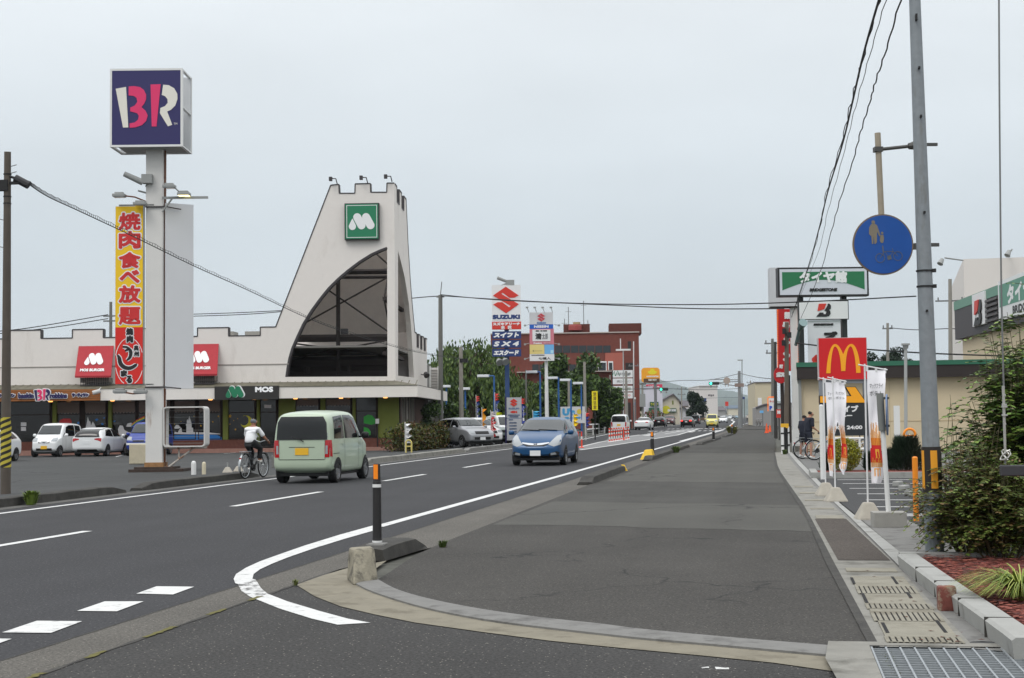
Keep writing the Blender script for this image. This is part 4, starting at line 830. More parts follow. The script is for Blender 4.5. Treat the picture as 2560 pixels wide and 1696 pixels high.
def car(kind, name, label, colour, loc, rz, plate=None, face=None, tail=None, brake=False, glass=None, rim=rim_m, detail=2, cat='car', group=None):
    S = SHAPES[kind]; t = thing(name, loc, rz, label, cat, group); L, W, H, r = S['L'], S['W'], S['H'], S['r']
    b, bvh = body_mesh(S['st'], 'body', colour, t)
    gl_ = glass or car_glass
    add_patch('windscreen', car_glass_clear if glass is None else gl_, t, bvh, [(S['shield'], 'y', 1)], .012, .05)
    add_patch('rear_window', gl_, t, bvh, [(S['back'], 'y', -1)], .014, .05)
    for sg in (1, -1):
        for p in S['side']: add_patch('side_window', gl_, t, bvh, [(p, 'x', sg)], .009, .06)
        for yw in S['wb']:
            add_patch('wheel_arch', trim_k, t, bvh, [([(yw + (r + .045) * math.cos(R_(a)), max(.26, r + (r + .045) * math.sin(R_(a)))) for a in range(-30, 215, 12)], 'x', sg)], .004, .05)
            wheel(t, sg * (W / 2 - .095), yw, r, .19, sg, rim)
    mb = MB(); mb.box(-W / 2 + .12, W / 2 - .12, -L / 2 + .2, L / 2 - .2, .17, .34); mb.build('underbody', trim_k, t)
    for k_ in (1, -1):                                       # bumper underside and plates
        pl = plate[0 if k_ > 0 else 1] if isinstance(plate, (list, tuple)) else plate
        if pl is not None:
            z = {'van': (.50, .76), 'wagon': (.40, .46), 'hatch': (.42, .74), 'sedan': (.42, .72), 'suv': (.5, .8)}[kind][0 if k_ > 0 else 1]
            h = bvh.ray_cast(Vector((0, 6 * k_, z)), Vector((0, -k_, 0)), 12)
            y = (h[0].y if h[0] else k_ * L / 2)
            mb = MB(); mb.box(-.165, .165, y + k_ * .008 - .006, y + k_ * .008 + .006, z - .082, z + .082); mb.build('number_plate', pl, t)
    belt = S['st'][4][2]
    # lamps
    hl = face.get('head') if face else None
    if hl is None: hl = {'van': [(.36, .80), (.40, .96), (.60, 1.0), (.66, .93), (.63, .80)], 'wagon': [(.40, .66), (.62, .93), (.73, .97), (.78, .80), (.76, .66), (.58, .60)], 'hatch': [(.40, .66), (.56, .80), (.72, .84), (.76, .72), (.70, .64)], 'sedan': [(.42, .64), (.50, .74), (.74, .80), (.80, .70), (.72, .62)], 'suv': [(.46, .78), (.48, .92), (.72, .97), (.79, .88), (.72, .78)]}[kind]
    for pl in (hl, mir(hl)): add_patch('headlight', lens_clear, t, bvh, [(pl, 'y', 1)], .008, .06)
    tl = tail if tail else {'van': [(.56, .62), (.58, 1.03), (.70, 1.03), (.72, .62)], 'wagon': [(.58, .78), (.58, 1.0), (.70, 1.12), (.76, .80)], 'hatch': [(.40, .87), (.42, .92), (.62, .95), (.76, .93), (.74, .76), (.60, .82)], 'sedan': [(.44, .80), (.46, .93), (.72, .94), (.76, .80)], 'suv': [(.58, .84), (.60, 1.10), (.70, 1.12), (.76, .88)]}[kind]
    for pl in (tl, mir(tl)): add_patch('tail_light', brake_lit if brake else lens_red, t, bvh, [(pl, 'y', -1)], .008, .06)
    if brake: add_patch('tail_light', brake_lit, t, bvh, [(rect(-.12, .12, H - .11, H - .07) if kind != 'sedan' else rect(-.16, .16, 1.09, 1.13), 'y', -1)], .01, .06)
    # grille, intake, lower trim
    g = {'van': rect(-.30, .30, .72, .80), 'wagon': [(-.42, .68), (-.28, .61), (.28, .61), (.42, .68)], 'hatch': [(-.45, .36), (-.35, .52), (.35, .52), (.45, .36)], 'sedan': [(-.5, .34), (-.38, .52), (.38, .52), (.5, .34)], 'suv': rect(-.42, .42, .74, .9)}[kind]
    add_patch('grille', trim_k, t, bvh, [(g, 'y', 1)], .008, .06)
    if kind != 'hatch' and kind != 'sedan': add_patch('air_intake', trim_k, t, bvh, [({'van': rect(-.42, .42, .34, .46), 'wagon': [(-.5, .26), (-.44, .36), (.44, .36), (.5, .26)], 'suv': rect(-.5, .5, .44, .58)}[kind], 'y', 1)], .008, .06)
    for sg in (1, -1):                                       # mirrors
        ym = S['side'][-1][-1][0] - .12; mb = MB(); mb.lathe([(.001, -.075), (.06, -.07), (.085, -.02), (.085, .04), (.05, .075), (.001, .08)], n=12)
        mb.v = [(v[0] * 1.15 + sg * (W / 2 + .11), v[1] * .75 + ym, v[2] * 1.0 + belt + .10) for v in mb.v]; mb.tube((sg * (W / 2 - .06), ym, belt + .05), (sg * (W / 2 + .08), ym, belt + .08), .025); mb.build('mirror', colour if kind != 'van' or detail < 3 else trim_k, t, smooth=True)
    if detail >= 2:
        items = []
        ys = sorted(p[0] for p in S['side'][0])
        for sg in (1, -1):
            for yy in (S['side'][0][-1][0] + .035, S['side'][-1][0][0] - .035 if len(S['side']) > 2 else .9): items.append(([(yy - .006, .34), (yy - .006, belt), (yy + .006, belt), (yy + .006, .34)], 'x', sg))
            ysd = S['side'][-1][-1][0] + .05; items.append(([(ysd - .006, .34), (ysd - .006, belt), (ysd + .006, belt), (ysd + .006, .34)], 'x', sg))
        for it in items: add_patch('door_gap', seam_m, t, bvh, [it], .003, .12)
        for sg in (1, -1):
            for yy in (S['side'][0][-1][0] - .12, S['side'][-1][0][0] + .12):
                v, f = patch_on(bvh, rect(yy - .08, yy + .08, belt - .12, belt - .085), 'x', .018, .1, sg); mb = MB(); mb.add(v, f); v2, f2 = patch_on(bvh, rect(yy - .09, yy + .09, belt - .125, belt - .08), 'x', .004, .1, sg); mb.add(v2, f2); mb.build('door_handle', colour, t, fixn=False)
        mb = MB()
        for a, b_ in (((-.55, S['shield'][0][1] + .0), (.05, S['shield'][0][1] + .03)), ((.0, S['shield'][0][1]), (.58, S['shield'][0][1] + .03))):
            P_ = []
            for i in range(6):
                f = i / 5; x, z = a[0] + (b_[0] - a[0]) * f, a[1] + (b_[1] - a[1]) * f; h = bvh.ray_cast(Vector((x, 6, z)), Vector((0, -1, 0)), 12)
                if h[0]: P_.append(h[0] + h[1] * .02)
            if len(P_) > 2: mb.path(P_, .009, 5)
        if mb.v: mb.build('wiper', trim_k, t)
    return t, bvh
def at_ground(px, py, lot=False): p = GL(px, py) if lot else G(px, py); return (p.x, p.y, lotz(p.x) if lot else 0)
pg = paint('pale_green', (176, 190, 168))
VAN, vb = car('van', 'kei_van', 'pale green boxy small van with yellow plate driving away in the near lane', pg, (-11.12, 35.95, 0), 0, plate=(None, plate_y), detail=3, cat='van')
add_patch('rear_bumper', pg, VAN, vb, [([(-.70, .27), (-.725, .54), (.725, .54), (.70, .27)], 'y', -1)], .02, .07)
add_patch('tailgate_gap', seam_m, VAN, vb, [([(-.56, .56), (-.56, .575), (.56, .575), (.56, .56)], 'y', -1), ([(-.575, .57), (-.575, 1.03), (-.563, 1.03), (-.563, .57)], 'y', -1), ([(.563, .57), (.563, 1.03), (.575, 1.03), (.575, .57)], 'y', -1)], .005, .08)
add_patch('plate_recess', seam_m, VAN, vb, [([(-.32, .855), (-.32, .868), (.32, .868), (.32, .855)], 'y', -1)], .006, .1)
for sg in (1, -1):
    add_patch('reversing_light', lens_clear, VAN, vb, [(([(.575, .70), (.585, .90), (.635, .90), (.635, .70)] if sg > 0 else mir([(.575, .70), (.585, .90), (.635, .90), (.635, .70)])), 'y', -1)], .012, .06)
    add_patch('tail_light', lens_red, VAN, vb, [([(-1.70, .64), (-1.70, 1.03), (-1.60, 1.03), (-1.585, .64)], 'x', sg)], .008, .06)
add_patch('sliding_rail', seam_m, VAN, vb, [(rect(-1.52, -1.05, .70, .715), 'x', 1)], .006, .1)
mb = MB(); h = vb.ray_cast(Vector((.0, -6, 1.0)), Vector((0, 1, 0)), 12)[0]; mb.path([h + Vector((.05, -.03, -.01)), h + Vector((.0, -.05, .03)), h + Vector((-.25, -.01, .11))], .012, 6); mb.build('rear_wiper', trim_k, VAN)
add_patch('sticker', mat('sticker_grey', (150, 155, 160), .5), VAN, vb, [(rrect(.56, .64, 1.085, 1.13, .02), 'y', -1), (rrect(.56, .64, 1.16, 1.19, .012), 'y', -1), (rrect(.36, .48, 1.045, 1.07, .008), 'y', -1), (rrect(-.62, -.58, 1.07, 1.12, .01), 'y', -1)], .010, .06)
pb = paint('blue', (8, 68, 112), .15)
BLU, bb = car('wagon', 'estate_car', 'dark teal blue estate car coming towards the viewer in the oncoming lane', pb, (-7.42, 48.35, 0), math.pi, plate=(plate_w, None), detail=2)
add_patch('grille_bar', chrome, BLU, bb, [([(-.44, .70), (-.42, .73), (0, .69), (.42, .73), (.44, .70), (.2, .65), (0, .64), (-.2, .65)], 'y', 1)], .014, .05)
for q in ([(.48, .33), (.48, .40), (.62, .42), (.66, .36)],):
    for pl in (q, mir(q)): add_patch('fog_light', lens_clear, BLU, bb, [(pl, 'y', 1)], .012, .05)
for q in ([(.44, .29), (.42, .38), (.66, .46), (.74, .42), (.70, .30)],):
    for pl in (q, mir(q)): add_patch('fog_light_surround', trim_k, BLU, bb, [(pl, 'y', 1)], .007, .05)
mb = MB(); h = bb.ray_cast(Vector((0, 6, .675)), Vector((0, -1, 0)), 12)[0]; y = h.y + .02
for q in (rect(-.05, -.035, .64, .715), rect(.035, .05, .64, .715), rect(-.035, .035, .672, .685)): mb.prism([q], y, y + .012)
mb.build('badge', trim_k, BLU)
pw = paint('white', (226, 228, 228)); psil = paint('silver', (150, 152, 156), .4); pblk = paint('black', (20, 20, 22)); pdb = paint('royal_blue', (26, 54, 140)); pdr = paint('dark_red', (88, 20, 26)); pdg = paint('dark_grey', (58, 60, 64), .3); pyl = paint('pale_yellow', (214, 206, 120)); pbr = paint('brown', (104, 84, 66), .3); psg = paint('silver_green', (128, 140, 136), .4)
def park(kind, name, label, col, px, py, rz, **k):
    p = at_ground(px, py, True)
    if 1090 < py < 1112: q = D(px, py, {1108: 84, 1097: 89, 1098: 90}[py]); p = (q.x, q.y, lotz(q.x))
    if py > 1124: q = D(px, py, 78.2 if px > 0 else 68); p = (q.x, q.y, lotz(q.x))
    return car(kind, name, label, col, p, rz, **k)
c0, bv = park('van', 'parked_car', 'white upright small car parked nose out with a yellow plate, before the shop', pw, 143, 1131, R_(180 + 4), plate=(plate_y, None), group='cars parked before the castle shop')
add_patch('grille_bar', chrome, c0, bv, [([(-.28, .80), (-.22, .80), (0, .73), (.22, .80), (.28, .80), (.05, .69), (-.05, .69)], 'y', 1)], .014, .05)
c1, bv = park('hatch', 'parked_car', 'white hatchback parked tail out with red lamps, right of the upright white car', pw, 253, 1131, R_(4), plate=(None, plate_w), group='cars parked before the castle shop')
add_patch('rear_valance', trim_k, c1, bv, [([(-.6, .25), (-.5, .38), (.5, .38), (.6, .25)], 'y', -1)], .012, .06)
add_patch('spoiler', pw, c1, bv, [([(-.56, 1.36), (-.52, 1.44), (.52, 1.44), (.56, 1.36)], 'y', -1)], .05, .07)
c2, bv = park('van', 'parked_car', 'royal blue small car with white bumper half hidden behind the white sign pole', pdb, 374, 1128, R_(180 + 4), plate=(plate_y, None), group='cars parked before the castle shop')
add_patch('bumper', pw, c2, bv, [([(-.68, .60), (-.62, .66), (.62, .66), (.68, .60), (.60, .56), (-.60, .56)], 'y', 1)], .03, .06)
park('hatch', 'parked_car', 'white car at the left edge mostly hidden by the striped pole', pw, -32, 1142, R_(180 + 5), plate=(plate_w, None), group='cars parked before the castle shop')
gp = 'used cars on the dealer forecourt'
park('suv', 'parked_car', 'silver off-road car facing the road beside the concrete pole on the dealer forecourt', psil, 1160, 1108, R_(180 + 40), plate=(plate_w, None), group=gp)
park('suv', 'parked_car', 'large white van-like car behind the silver one on the dealer forecourt', pw, 1192, 1097, R_(180 + 34), plate=(None, None), group=gp)
park('suv', 'parked_car', 'grey green car behind the orange flag on the dealer forecourt', psg, 1226, 1098, R_(180 + 25), plate=(plate_w, None), group=gp)
park('van', 'parked_car', 'small white car between the red flag and the grey pillar sign', pw, 1258, 1098, R_(180 + 30), plate=(plate_w, None), group=gp)
park('hatch', 'parked_car', 'white small car parked beside the blue flag poles beyond the blue car', pw, 1466, 1076, R_(180 + 10), plate=(plate_y, None), group=gp)
park('hatch', 'parked_car', 'dark small car parked beside the blue flag poles beyond the blue car', pblk, 1448, 1072, R_(180 + 10), plate=(plate_y, None), group=gp)
gp = 'cars queuing and driving down the road'
def road_car(kind, name, label, col, X, Y, rz, **k): return car(kind, name, label, col, (X, Y, 0), rz, detail=1, group=gp, **k)
def place(px, py): p = G(px, py); return p.x, p.y
def rc(kind, label, col, px, py, rz, **k): X, Y = place(px, py); return road_car(kind, 'car', label, col, X, Y, rz, **k)
rc('van', 'white small van with yellow plate driving away left of the red and white posts', pw, 1552, 1083.5, 0, plate=(None, plate_y))
rc('sedan', 'white saloon driving away just right of the white van with yellow plate', pw, 1611, 1075.5, R_(-3), plate=(None, plate_w))
rc('hatch', 'black hatchback driving away beside the dark red car', pblk, 1651, 1067, R_(-2), plate=(None, plate_w))
rc('suv', 'dark red car coming past the black hatchback', pdr, 1674, 1063.5, R_(180), plate=(plate_w, None))
rc('van', 'white small car between the dark red car and the braking black saloon', pw, 1704, 1058.5, 0, plate=(None, plate_w))
rc('sedan', 'black saloon with brake lamps lit ahead at the crossing', pblk, 1720, 1067.5, R_(-3), plate=(None, plate_w), brake=True)
rc('van', 'dark grey small car right behind the braking black saloon', pdg, 1740, 1061, 0, plate=(None, plate_w))
rc('van', 'pale yellow small car coming towards the viewer with an orange plate', pyl, 1781, 1069.5, R_(180), plate=(plate_y, None))
rc('sedan', 'white saloon coming on right behind the pale yellow car', pw, 1808, 1058, R_(180), plate=(plate_w, None))
rc('van', 'brown van beyond the crossing in the left lane', pbr, 1756, 1054, 0)
rc('van', 'dark car beyond the brown van on the left', pdg, 1769, 1052, 0)
rc('van', 'white van beyond the crossing near the dark tree', pw, 1781, 1051, 0)
rc('suv', 'dark car behind the white van far down the road', pblk, 1795, 1049.5, 0)
rc('suv', 'silver car far down the oncoming lane', psil, 1812, 1052, R_(180))
rc('van', 'white car far down the oncoming lane behind the silver one', pw, 1824, 1049.5, R_(180))
rc('suv', 'dark car with lit headlamps far down the oncoming lane', pdg, 1833, 1048, R_(180))
rc('suv', 'pale blue car at the far end of the road', paint('pale_blue', (130, 160, 176)), 1841, 1046.6, R_(180))
DEP = lambda p: (Vector(p) - CAM).dot(FW)
rusty = mat('pole_white_rust', (214, 212, 208), .6, var=.03, vs=2, dirt=((138, 96, 62), 1.5, .66, .8, .25))
white_m = mat('metal_white', (222, 222, 220), .5, var=.03, vs=2); rust = mat('rust_brown', (110, 66, 42), .9, var=.3, vs=10)
lamp_grey = mat('lamp_grey', (146, 148, 146), .5); grey_steel = mat('steel_grey', (120, 122, 122), .5, .3, var=.08, vs=6)
p = GL(384, 1177); p = D(384, 1177, 50.5)
BF = Fr((p.x, p.y, lotz(p.x)), R_(10)); dp = BF.dist(); mpx = dp / FPX
t = thing('pole_sign', BF.o, BF.rz, 'tall white pole sign with a navy box of large white and pink letters on top', 'pole sign')
zp = lambda x, y: (x / 3.698, 780 + y / 3.698); zq = lambda x, y: (x / 3.698, 100 + y / 3.698); z3_ = lambda x, y: (200 + x / 2.8, 440 + y / 2.8)
x0, _ = BF.at(*zp(1342, 1300), -.3); x1, _ = BF.at(*zp(1502, 1300), -.3)
zt = BF.at(*zq(1420, 1010), -.3)[1]
mb = MB(); mb.box(x0, x1, -.3, .3, 0, zt + 1.2); bevel(mb.build('column', rusty, t), .04)
mb = MB(); mb.box(x1 + .0, x1 + .05, -.1, -.04, .1, zt); mb.build('conduit', rust, t)
mb = MB(); mb.box(x0 - .5, x1 + .75, -.55, .8, -.1, .10); mb.box(x0 - .35, x1 + .4, -.4, .6, .1, .17); mb.build('base', mat('base_brown', (64, 52, 46), .9, var=.3, vs=4, bump=.4, bs=12), t)
mb = MB(); mb.box(x0 - .02, x1 + .03, -.33, .33, .15, .32); mb.build('rust_collar', mat('rust_stain', (150, 112, 74), .9, var=.3, vs=6), t)
hx0, hz1 = BF.at(*zq(1016, 272), -.9); hx1, hz0 = BF.at(*zq(1688, 985), -.9); hz1 = BF.at(*zq(1350, 264), -.9)[1]
B_ = 1.5; fr_w = .07
mb = MB()
for yy in (-.9, B_ - .9 - .1):
    mb.box(hx0, hx1, yy, yy + .1, hz1 - fr_w, hz1); mb.box(hx0, hx1, yy, yy + .1, hz0, hz0 + fr_w); mb.box(hx0, hx0 + fr_w, yy, yy + .1, hz0 + fr_w, hz1 - fr_w); mb.box(hx1 - fr_w, hx1, yy, yy + .1, hz0 + fr_w, hz1 - fr_w)
for xx in (hx0, hx1 - .1):
    for zz in (hz0, hz1 - .06, (hz0 + hz1) / 2): mb.box(xx + .003, xx + .097, -.8, B_ - 1.0, zz + .003, zz + .05)
mb.box(hx1 - .22, hx1 - .005, -.8, -.76, hz0, hz1)
o = mb.build('frame', white_m, t)
mb = MB(); mb.box(hx0 + .02, hx1 - .02, -.80, -.72, hz0 + .02, hz1 - .02); mb.box(hx0 + .02, hx1 - .02, B_ - 1.08, B_ - 1.0, hz0 + .02, hz1 - .02); mb.build('inner_panel', mat('panel_back', (196, 198, 200), .6, var=.03, vs=2), t)
mb = MB(); mb.box(hx0 + .25, hx1 - .1, -.7, B_ - 1.1, hz0 + .01, hz0 + .06); mb.build('bottom_plate', lamp_grey, t)
navy = mat('sign_navy', (38, 34, 92), .5)
mb = MB(); mb.box(hx0 + fr_w, hx1 - fr_w, -.89, -.81, hz0 + fr_w, hz1 - fr_w); fc = mb.build('sign_face', navy, t)
kk = (hx1 - hx0) / (1688 - 1016); cx, cz = BF.at(*zq(1355, 612), -.9)
mb = MB(); br_logo(mb, [BRW[0]], cx, cz, kk, -.905, -.891); br_logo(mb, [BRW[1]], cx, cz, kk, -.905, -.891); text(mb, 'TM', *BF.at(*zq(1622, 776), -.9), .12, .07, -.895); mb.build('lettering', mat('letter_cream', (228, 224, 212), .5), fc)
mb = MB(); br_logo(mb, BRP, cx, cz, kk, -.905, -.891); mb.build('lettering', P_pink, fc)
bx0, bz1 = BF.at(288.7, 516.5, -.35); bx1, _ = BF.at(357.8, 516, -.35); zmid = BF.at(320, 818.6, -.35)[1]; bz0 = BF.at(320, 961, -.35)[1]
s1 = thing('banner_sign', BF.o, BF.rz, 'tall narrow yellow and red banner with red kanji hung on the white sign pole', 'banner')
mb = MB(); mb.box(bx0, bx1, -.34, -.28, bz0, bz1); mb.build('board', lamp_grey, s1)
yel = mat('banner_yellow', (240, 196, 22), .6); red = mat('banner_red', (214, 34, 26), .6)
mb = MB(); mb.box(bx0 + .005, bx1 - .005, -.35, -.341, zmid, bz1 - .005); mb.build('banner', yel, s1)
mb = MB(); mb.box(bx0 + .005, bx1 - .005, -.35, -.341, bz0 + .005, zmid - .001); mb.build('banner', red, s1)
cxb = (bx0 + bx1) / 2; W_ = bx1 - bx0
chars = '焼肉食べ放題'; ys_ = [318, 448, 590, 705, 828, 980]; hs = [120, 120, 110, 90, 120, 120]
mb = MB(); mr_ = MB()
for ch, y_, h_ in zip(chars, ys_, hs):
    x_, z_ = BF.at(*z3_(348, y_), -.35); h = h_ / 2.8 * mpx * 1.04; wd = .74 if ch != 'べ' else .68
    text(mb, ch, x_, z_, wd + .08, h + .08, -.352, .062, th=.002); text(mr_, ch, x_, z_, wd, h, -.362, .024 if ch in '焼題' else .03, th=.002)
mb.build('letter_outline', P_white, s1); mr_.build('lettering', mat('letter_red', (204, 44, 44), .6), s1)
mb = MB(); mk = MB()
def bch(ch, x, y, w_, h_, b_=.02):
    X, Z = BF.at(*z3_(x, y), -.35); text(mb, ch, X, Z, w_ + .06, h_ + .06, -.352, b_ + .022, th=.002); text(mk, ch, X, Z, w_, h_, -.362, b_, th=.002)
bch('焼', 348, 1090, .24, .24); bch('肉', 350, 1142, .22, .24); bch('奥', 394, 1205, .17, .18, .012); bch('州', 396, 1247, .17, .17, .012)
bch('ま', 308, 1383, .22, .22); bch('る', 345, 1425, .20, .26)
for stro, wd in (([(300, 1197), (330, 1200), (348, 1215)], .07), ([(316, 1225), (345, 1215), (356, 1235), (350, 1270), (328, 1292)], [.06, .09, .12, .10, .05]), ([(262, 1252), (275, 1275), (285, 1315), (315, 1342), (355, 1345), (390, 1325), (396, 1314)], [.04, .12, .14, .13, .12, .10, .03])):
    P_ = smooth_line([BF.at(*z3_(*q), -.35) for q in stro], 5)
    if isinstance(wd, list): wl = [wd[min(int(i / 5), len(wd) - 1)] * (1 - (i % 5) / 5) + wd[min(int(i / 5) + 1, len(wd) - 1)] * ((i % 5) / 5) for i in range(len(P_))]
    else: wl = [wd] * len(P_)
    stroke(mb, P_, [q + .06 for q in wl], -.3525, .003); stroke(mk, P_, wl, -.362, .003)
ov = [BF.at(*z3_(345 + 98 * math.cos(a), 1300 + 165 * math.sin(a)), -.35) for a in [math.pi * 2 * i / 48 for i in range(49)]]
for seg in ([q for q in ov if bx0 + .02 < q[0] < bx1 - .02 and q[1] > bz0 + .02],):
    for a, b in zip(seg, seg[1:]):
        if math.dist(a, b) < .3: stroke(mb, [a, b], .022, -.352, .0015)
mb.build('letter_outline', P_white, s1); mk.build('lettering', P_black, s1)
s2 = thing('banner_sign', BF.o, BF.rz, 'blank white tall board on the right side of the sign pole', 'banner')
wx0 = x1 + .06; wx1, wz1 = BF.at(483, 512, .3); wz0 = BF.at(470, 972, .3)[1]
mb = MB(); mb.add([(wx0, -.2, wz0), (wx1, .35, wz0), (wx1, .35, wz1), (wx0, -.2, wz1), (wx0 - .02, -.15, wz0), (wx1 - .02, .41, wz0), (wx1 - .02, .41, wz1), (wx0 - .02, -.15, wz1)], [(0, 1, 2, 3), (7, 6, 5, 4), (0, 3, 7, 4), (1, 5, 6, 2), (3, 2, 6, 7), (0, 4, 5, 1)]); mb.build('board', mat('board_blank', (212, 213, 215), .6, var=.02, vs=1.5), s2)
for zz in (wz0 + .05, wz1 - .15): mb = MB(); mb.tube((x0, -.34, zz), (x1 + .1, -.34, zz), .025); mb.tube((x1 + .1, -.34, zz), (wx1 - .35, -.0, zz - .05), .02); mb.build('bracket', trimd, s2)
mb = MB()
for zz in (bz1 + .02, bz0 - .04): mb.box(bx0 + .1, x1 - .3, -.3, -.24, zz, zz + .05)
mb.tube((bx1 + .03, -.3, bz0), (bx1 + .03, -.3, bz1), .02); mb.build('bracket', lamp_grey, s1)
def flood(name, px, py, arm, lit=False, rot=0.0, y=-.6, s_=.16):
    X, Z = BF.at(px, py, y); mb = MB(); mb.path([(a_, b_, c_) for a_, b_, c_ in arm(X, Z)], .025, 6); a = mb.build('lamp_arm', rust if rot == 9 else lamp_grey, t)
    mb = MB(); c, s__ = math.cos(.35), math.sin(.35); mb.box(X - s_ * 1.3, X + s_ * 1.3, y - .16, y + .16, Z - .05, Z + .05); mb.box(X - s_ * .9, X + s_ * .9, y - .1, y + .1, Z + .05, Z + .11)
    bevel(mb.build('floodlight', lamp_grey, a), .02)
    mb = MB(); mb.box(X - s_ * 1.1, X + s_ * 1.1, y - .14, y + .14, Z - .065, Z - .052); mb.build('lens', mat('lens_lit', (255, 238, 170), .3, emit=3.0) if lit else lens_clear, a)
cR = x1; cL = x0; za, zb_ = BF.at(*z3_(700, 152), -.3)[1], BF.at(*z3_(350, 180), -.3)[1]
flood('f', *z3_(625, 75), lambda X, Z: [(cR, -.3, za), (X + .35, -.45, za), (X + .3, -.6, Z - .15), (X + .15, -.6, Z)])
flood('f', *z3_(728, 128), lambda X, Z: [(cR, -.3, za), (X, -.5, za), (X, -.6, Z - .02)], lit=True)
flood('f', *z3_(275, 138), lambda X, Z: [(cL, -.3, zb_), (X + .5, -.5, zb_ + .12), (X + .1, -.6, Z)], rot=9)
flood('f', *z3_(420, 196), lambda X, Z: [(cL, -.3, zb_), (X, -.6, Z)])
flood('f', *z3_(280, 1510), lambda X, Z: [(cL, -.3, Z - .05), (X + .4, -.5, Z - .08), (X, -.6, Z)], rot=9)
flood('f', *z3_(425, 1512), lambda X, Z: [(cL - .3, -.3, Z + .1), (X, -.6, Z)], rot=9)
X, Z = BF.at(*z3_(405, 45), -.5); mb = MB(); mb.tube((X - .45, -.55, Z + .28), (X + .15, -.45, Z - .0), .09, .11, 12); mb.cb((X + .3, -.4, Z + .12), .35, .3, .3); mb.tube((X, -.45, Z - .28), (cL, -.2, Z - .32), .03); mb.tube((X + .3, -.4, Z), (cL, -.2, Z - .1), .04); mb.build('camera_lamp', lamp_grey, t)
mb = MB(); mb.box(cR, cR + 1.55, -.42, -.36, za - .06, za + .02); mb.tube((cR, -.39, za - .5), (cR + .35, -.39, za - .03), .03); mb.build('lamp_bar', lamp_grey, t)
F2 = thing('empty_sign', BF.o, BF.rz, 'empty rounded white sign frame with strung wires low on the sign pole', 'sign frame')
def z6f(x, y, yy=-.3): return BF.at(340 + x / 6.575, 980 + y / 6.575, yy)
fx0, fz1 = z6f(440, 245); fx1, fz0 = z6f(1135, 905); ro = rrect(fx0, fx1, fz0, fz1, .12, 5); ri = rrect(fx0 + .045, fx1 - .045, fz0 + .045, fz1 - .045, .09, 5)
mb = MB(); mb.prism([ro, ri], -.30, -.26); mb.prism([rrect(fx0, fx1, fz0, fz1, .12, 5), rrect(fx0 + .03, fx1 - .03, fz0 + .03, fz1 - .03, .09, 5)], -.26, .45); mb.build('frame', mat('frame_white_old', (200, 198, 194), .6, var=.06, vs=4, dirt=((140, 110, 84), 3, .64, .76, 1)), F2)
mb = MB()
for i in range(6): zz = fz0 + (fz1 - fz0) * (i + .6) / 6.2; mb.tube((fx0, .1, zz), (fx1, .1, zz - .01), .006, n=4)
mb.build('wire', lamp_grey, F2)
mb = MB(); zb2 = z6f(700, 912)[1]; mb.box(x1, fx1 + .03, -.15, -.08, zb2 - .05, zb2 + .02)
q1, q2 = z6f(960, 905), z6f(520, 1235); mb.tube((q1[0], -.11, q1[1]), (q2[0], -.11, q2[1]), .035); mb.tube((q2[0], -.11, q2[1]), (x1, -.11, q2[1]), .03); q3 = z6f(685, 920); mb.tube((q3[0], -.11, q3[1]), (q3[0], -.11, z6f(690, 1100)[1]), .03); mb.build('support', mat('support_rusty', (190, 184, 176), .7, dirt=((130, 84, 52), 5, .5, .62, 1)), F2)
q = D(340 + 75 / 6.575, 1132, 60); mb = MB(); mb.cb((q.x, q.y, lotz(q.x) + .42), .85, .3, .8, R_(10)); tag(bevel(mb.build('concrete_post', mat('cream_old', (190, 180, 156), .8, var=.08, vs=5)), .04), 'short cream block standing left of the white sign pole', 'post')
for i, (x, y, h, r, lb) in enumerate(((948, 1365, .42, .075, 'short white bollard stub nearest the sign pole'), (1117, 1360, .38, .06, 'short cream bollard stub with a rusty foot, second from the sign pole'))):
    q = GL(340 + x / 6.575, 980 + y / 6.575); tb = thing('bollard', (q.x, q.y, lotz(q.x)), 0, lb, 'bollard', 'short bollard stubs by the sign pole')
    mb = MB(); mb.lathe([(r, 0), (r, h * .8), (r * .85, h * .93), (r * .3, h)], n=16); mb.build('post', white_m if i == 0 else mat('cream_post', (206, 196, 170), .7), tb)
def flag_base(q, h=.17, w1=.15, w2=.06, lb='', grp=None, pin=True, m=None):
    tb = thing('flag_base', q, R_(8), lb, 'flag base', grp); mb = MB()
    mb.add([(-w1, -w1, 0), (w1, -w1, 0), (w1, w1, 0), (-w1, w1, 0), (-w2, -w2, h), (w2, -w2, h), (w2, w2, h), (-w2, w2, h)], [(0, 3, 2, 1), (4, 5, 6, 7), (0, 1, 5, 4), (1, 2, 6, 5), (2, 3, 7, 6), (3, 0, 4, 7)]); bevel(mb.build('block', m or mat('flag_base_concrete', (168, 162, 150), .9, var=.1, vs=6), tb), .03)
    if pin: mb = MB(); mb.tube((0, 0, h - .02), (0, 0, h + .14), .018); mb.build('socket', lamp_grey, tb)
    return tb
for i, (x, y) in enumerate(((1505, 1328), (1685, 1310))):
    q = GL(340 + x / 6.575, 980 + y / 6.575); flag_base((q.x, q.y, lotz(q.x)), lb=['pale concrete flag base left of another and behind the bicycle', 'pale concrete flag base touching the bicycle rear wheel in the view'][i], grp='flag bases by the cyclist')
q = GL(340 + 2275 / 6.575, 980 + 1250 / 6.575); mb = MB(); mb.cb((q.x, q.y, lotz(q.x) + .2), .16, .16, .42); tag(bevel(mb.build('bollard', con_grey), .03), 'small dark grey post between the bicycle and the green van', 'bollard')
def pole(name, base, top, r0, r1, m, label, n=14, cat='utility pole', group=None):
    t_ = thing(name, base, 0, label, cat, group); d = Vector(top) - Vector(base); mb = MB(); mb.tube((0, 0, 0), d, r0, r1, n); mb.build('pole', m, t_, smooth=False); return t_, d
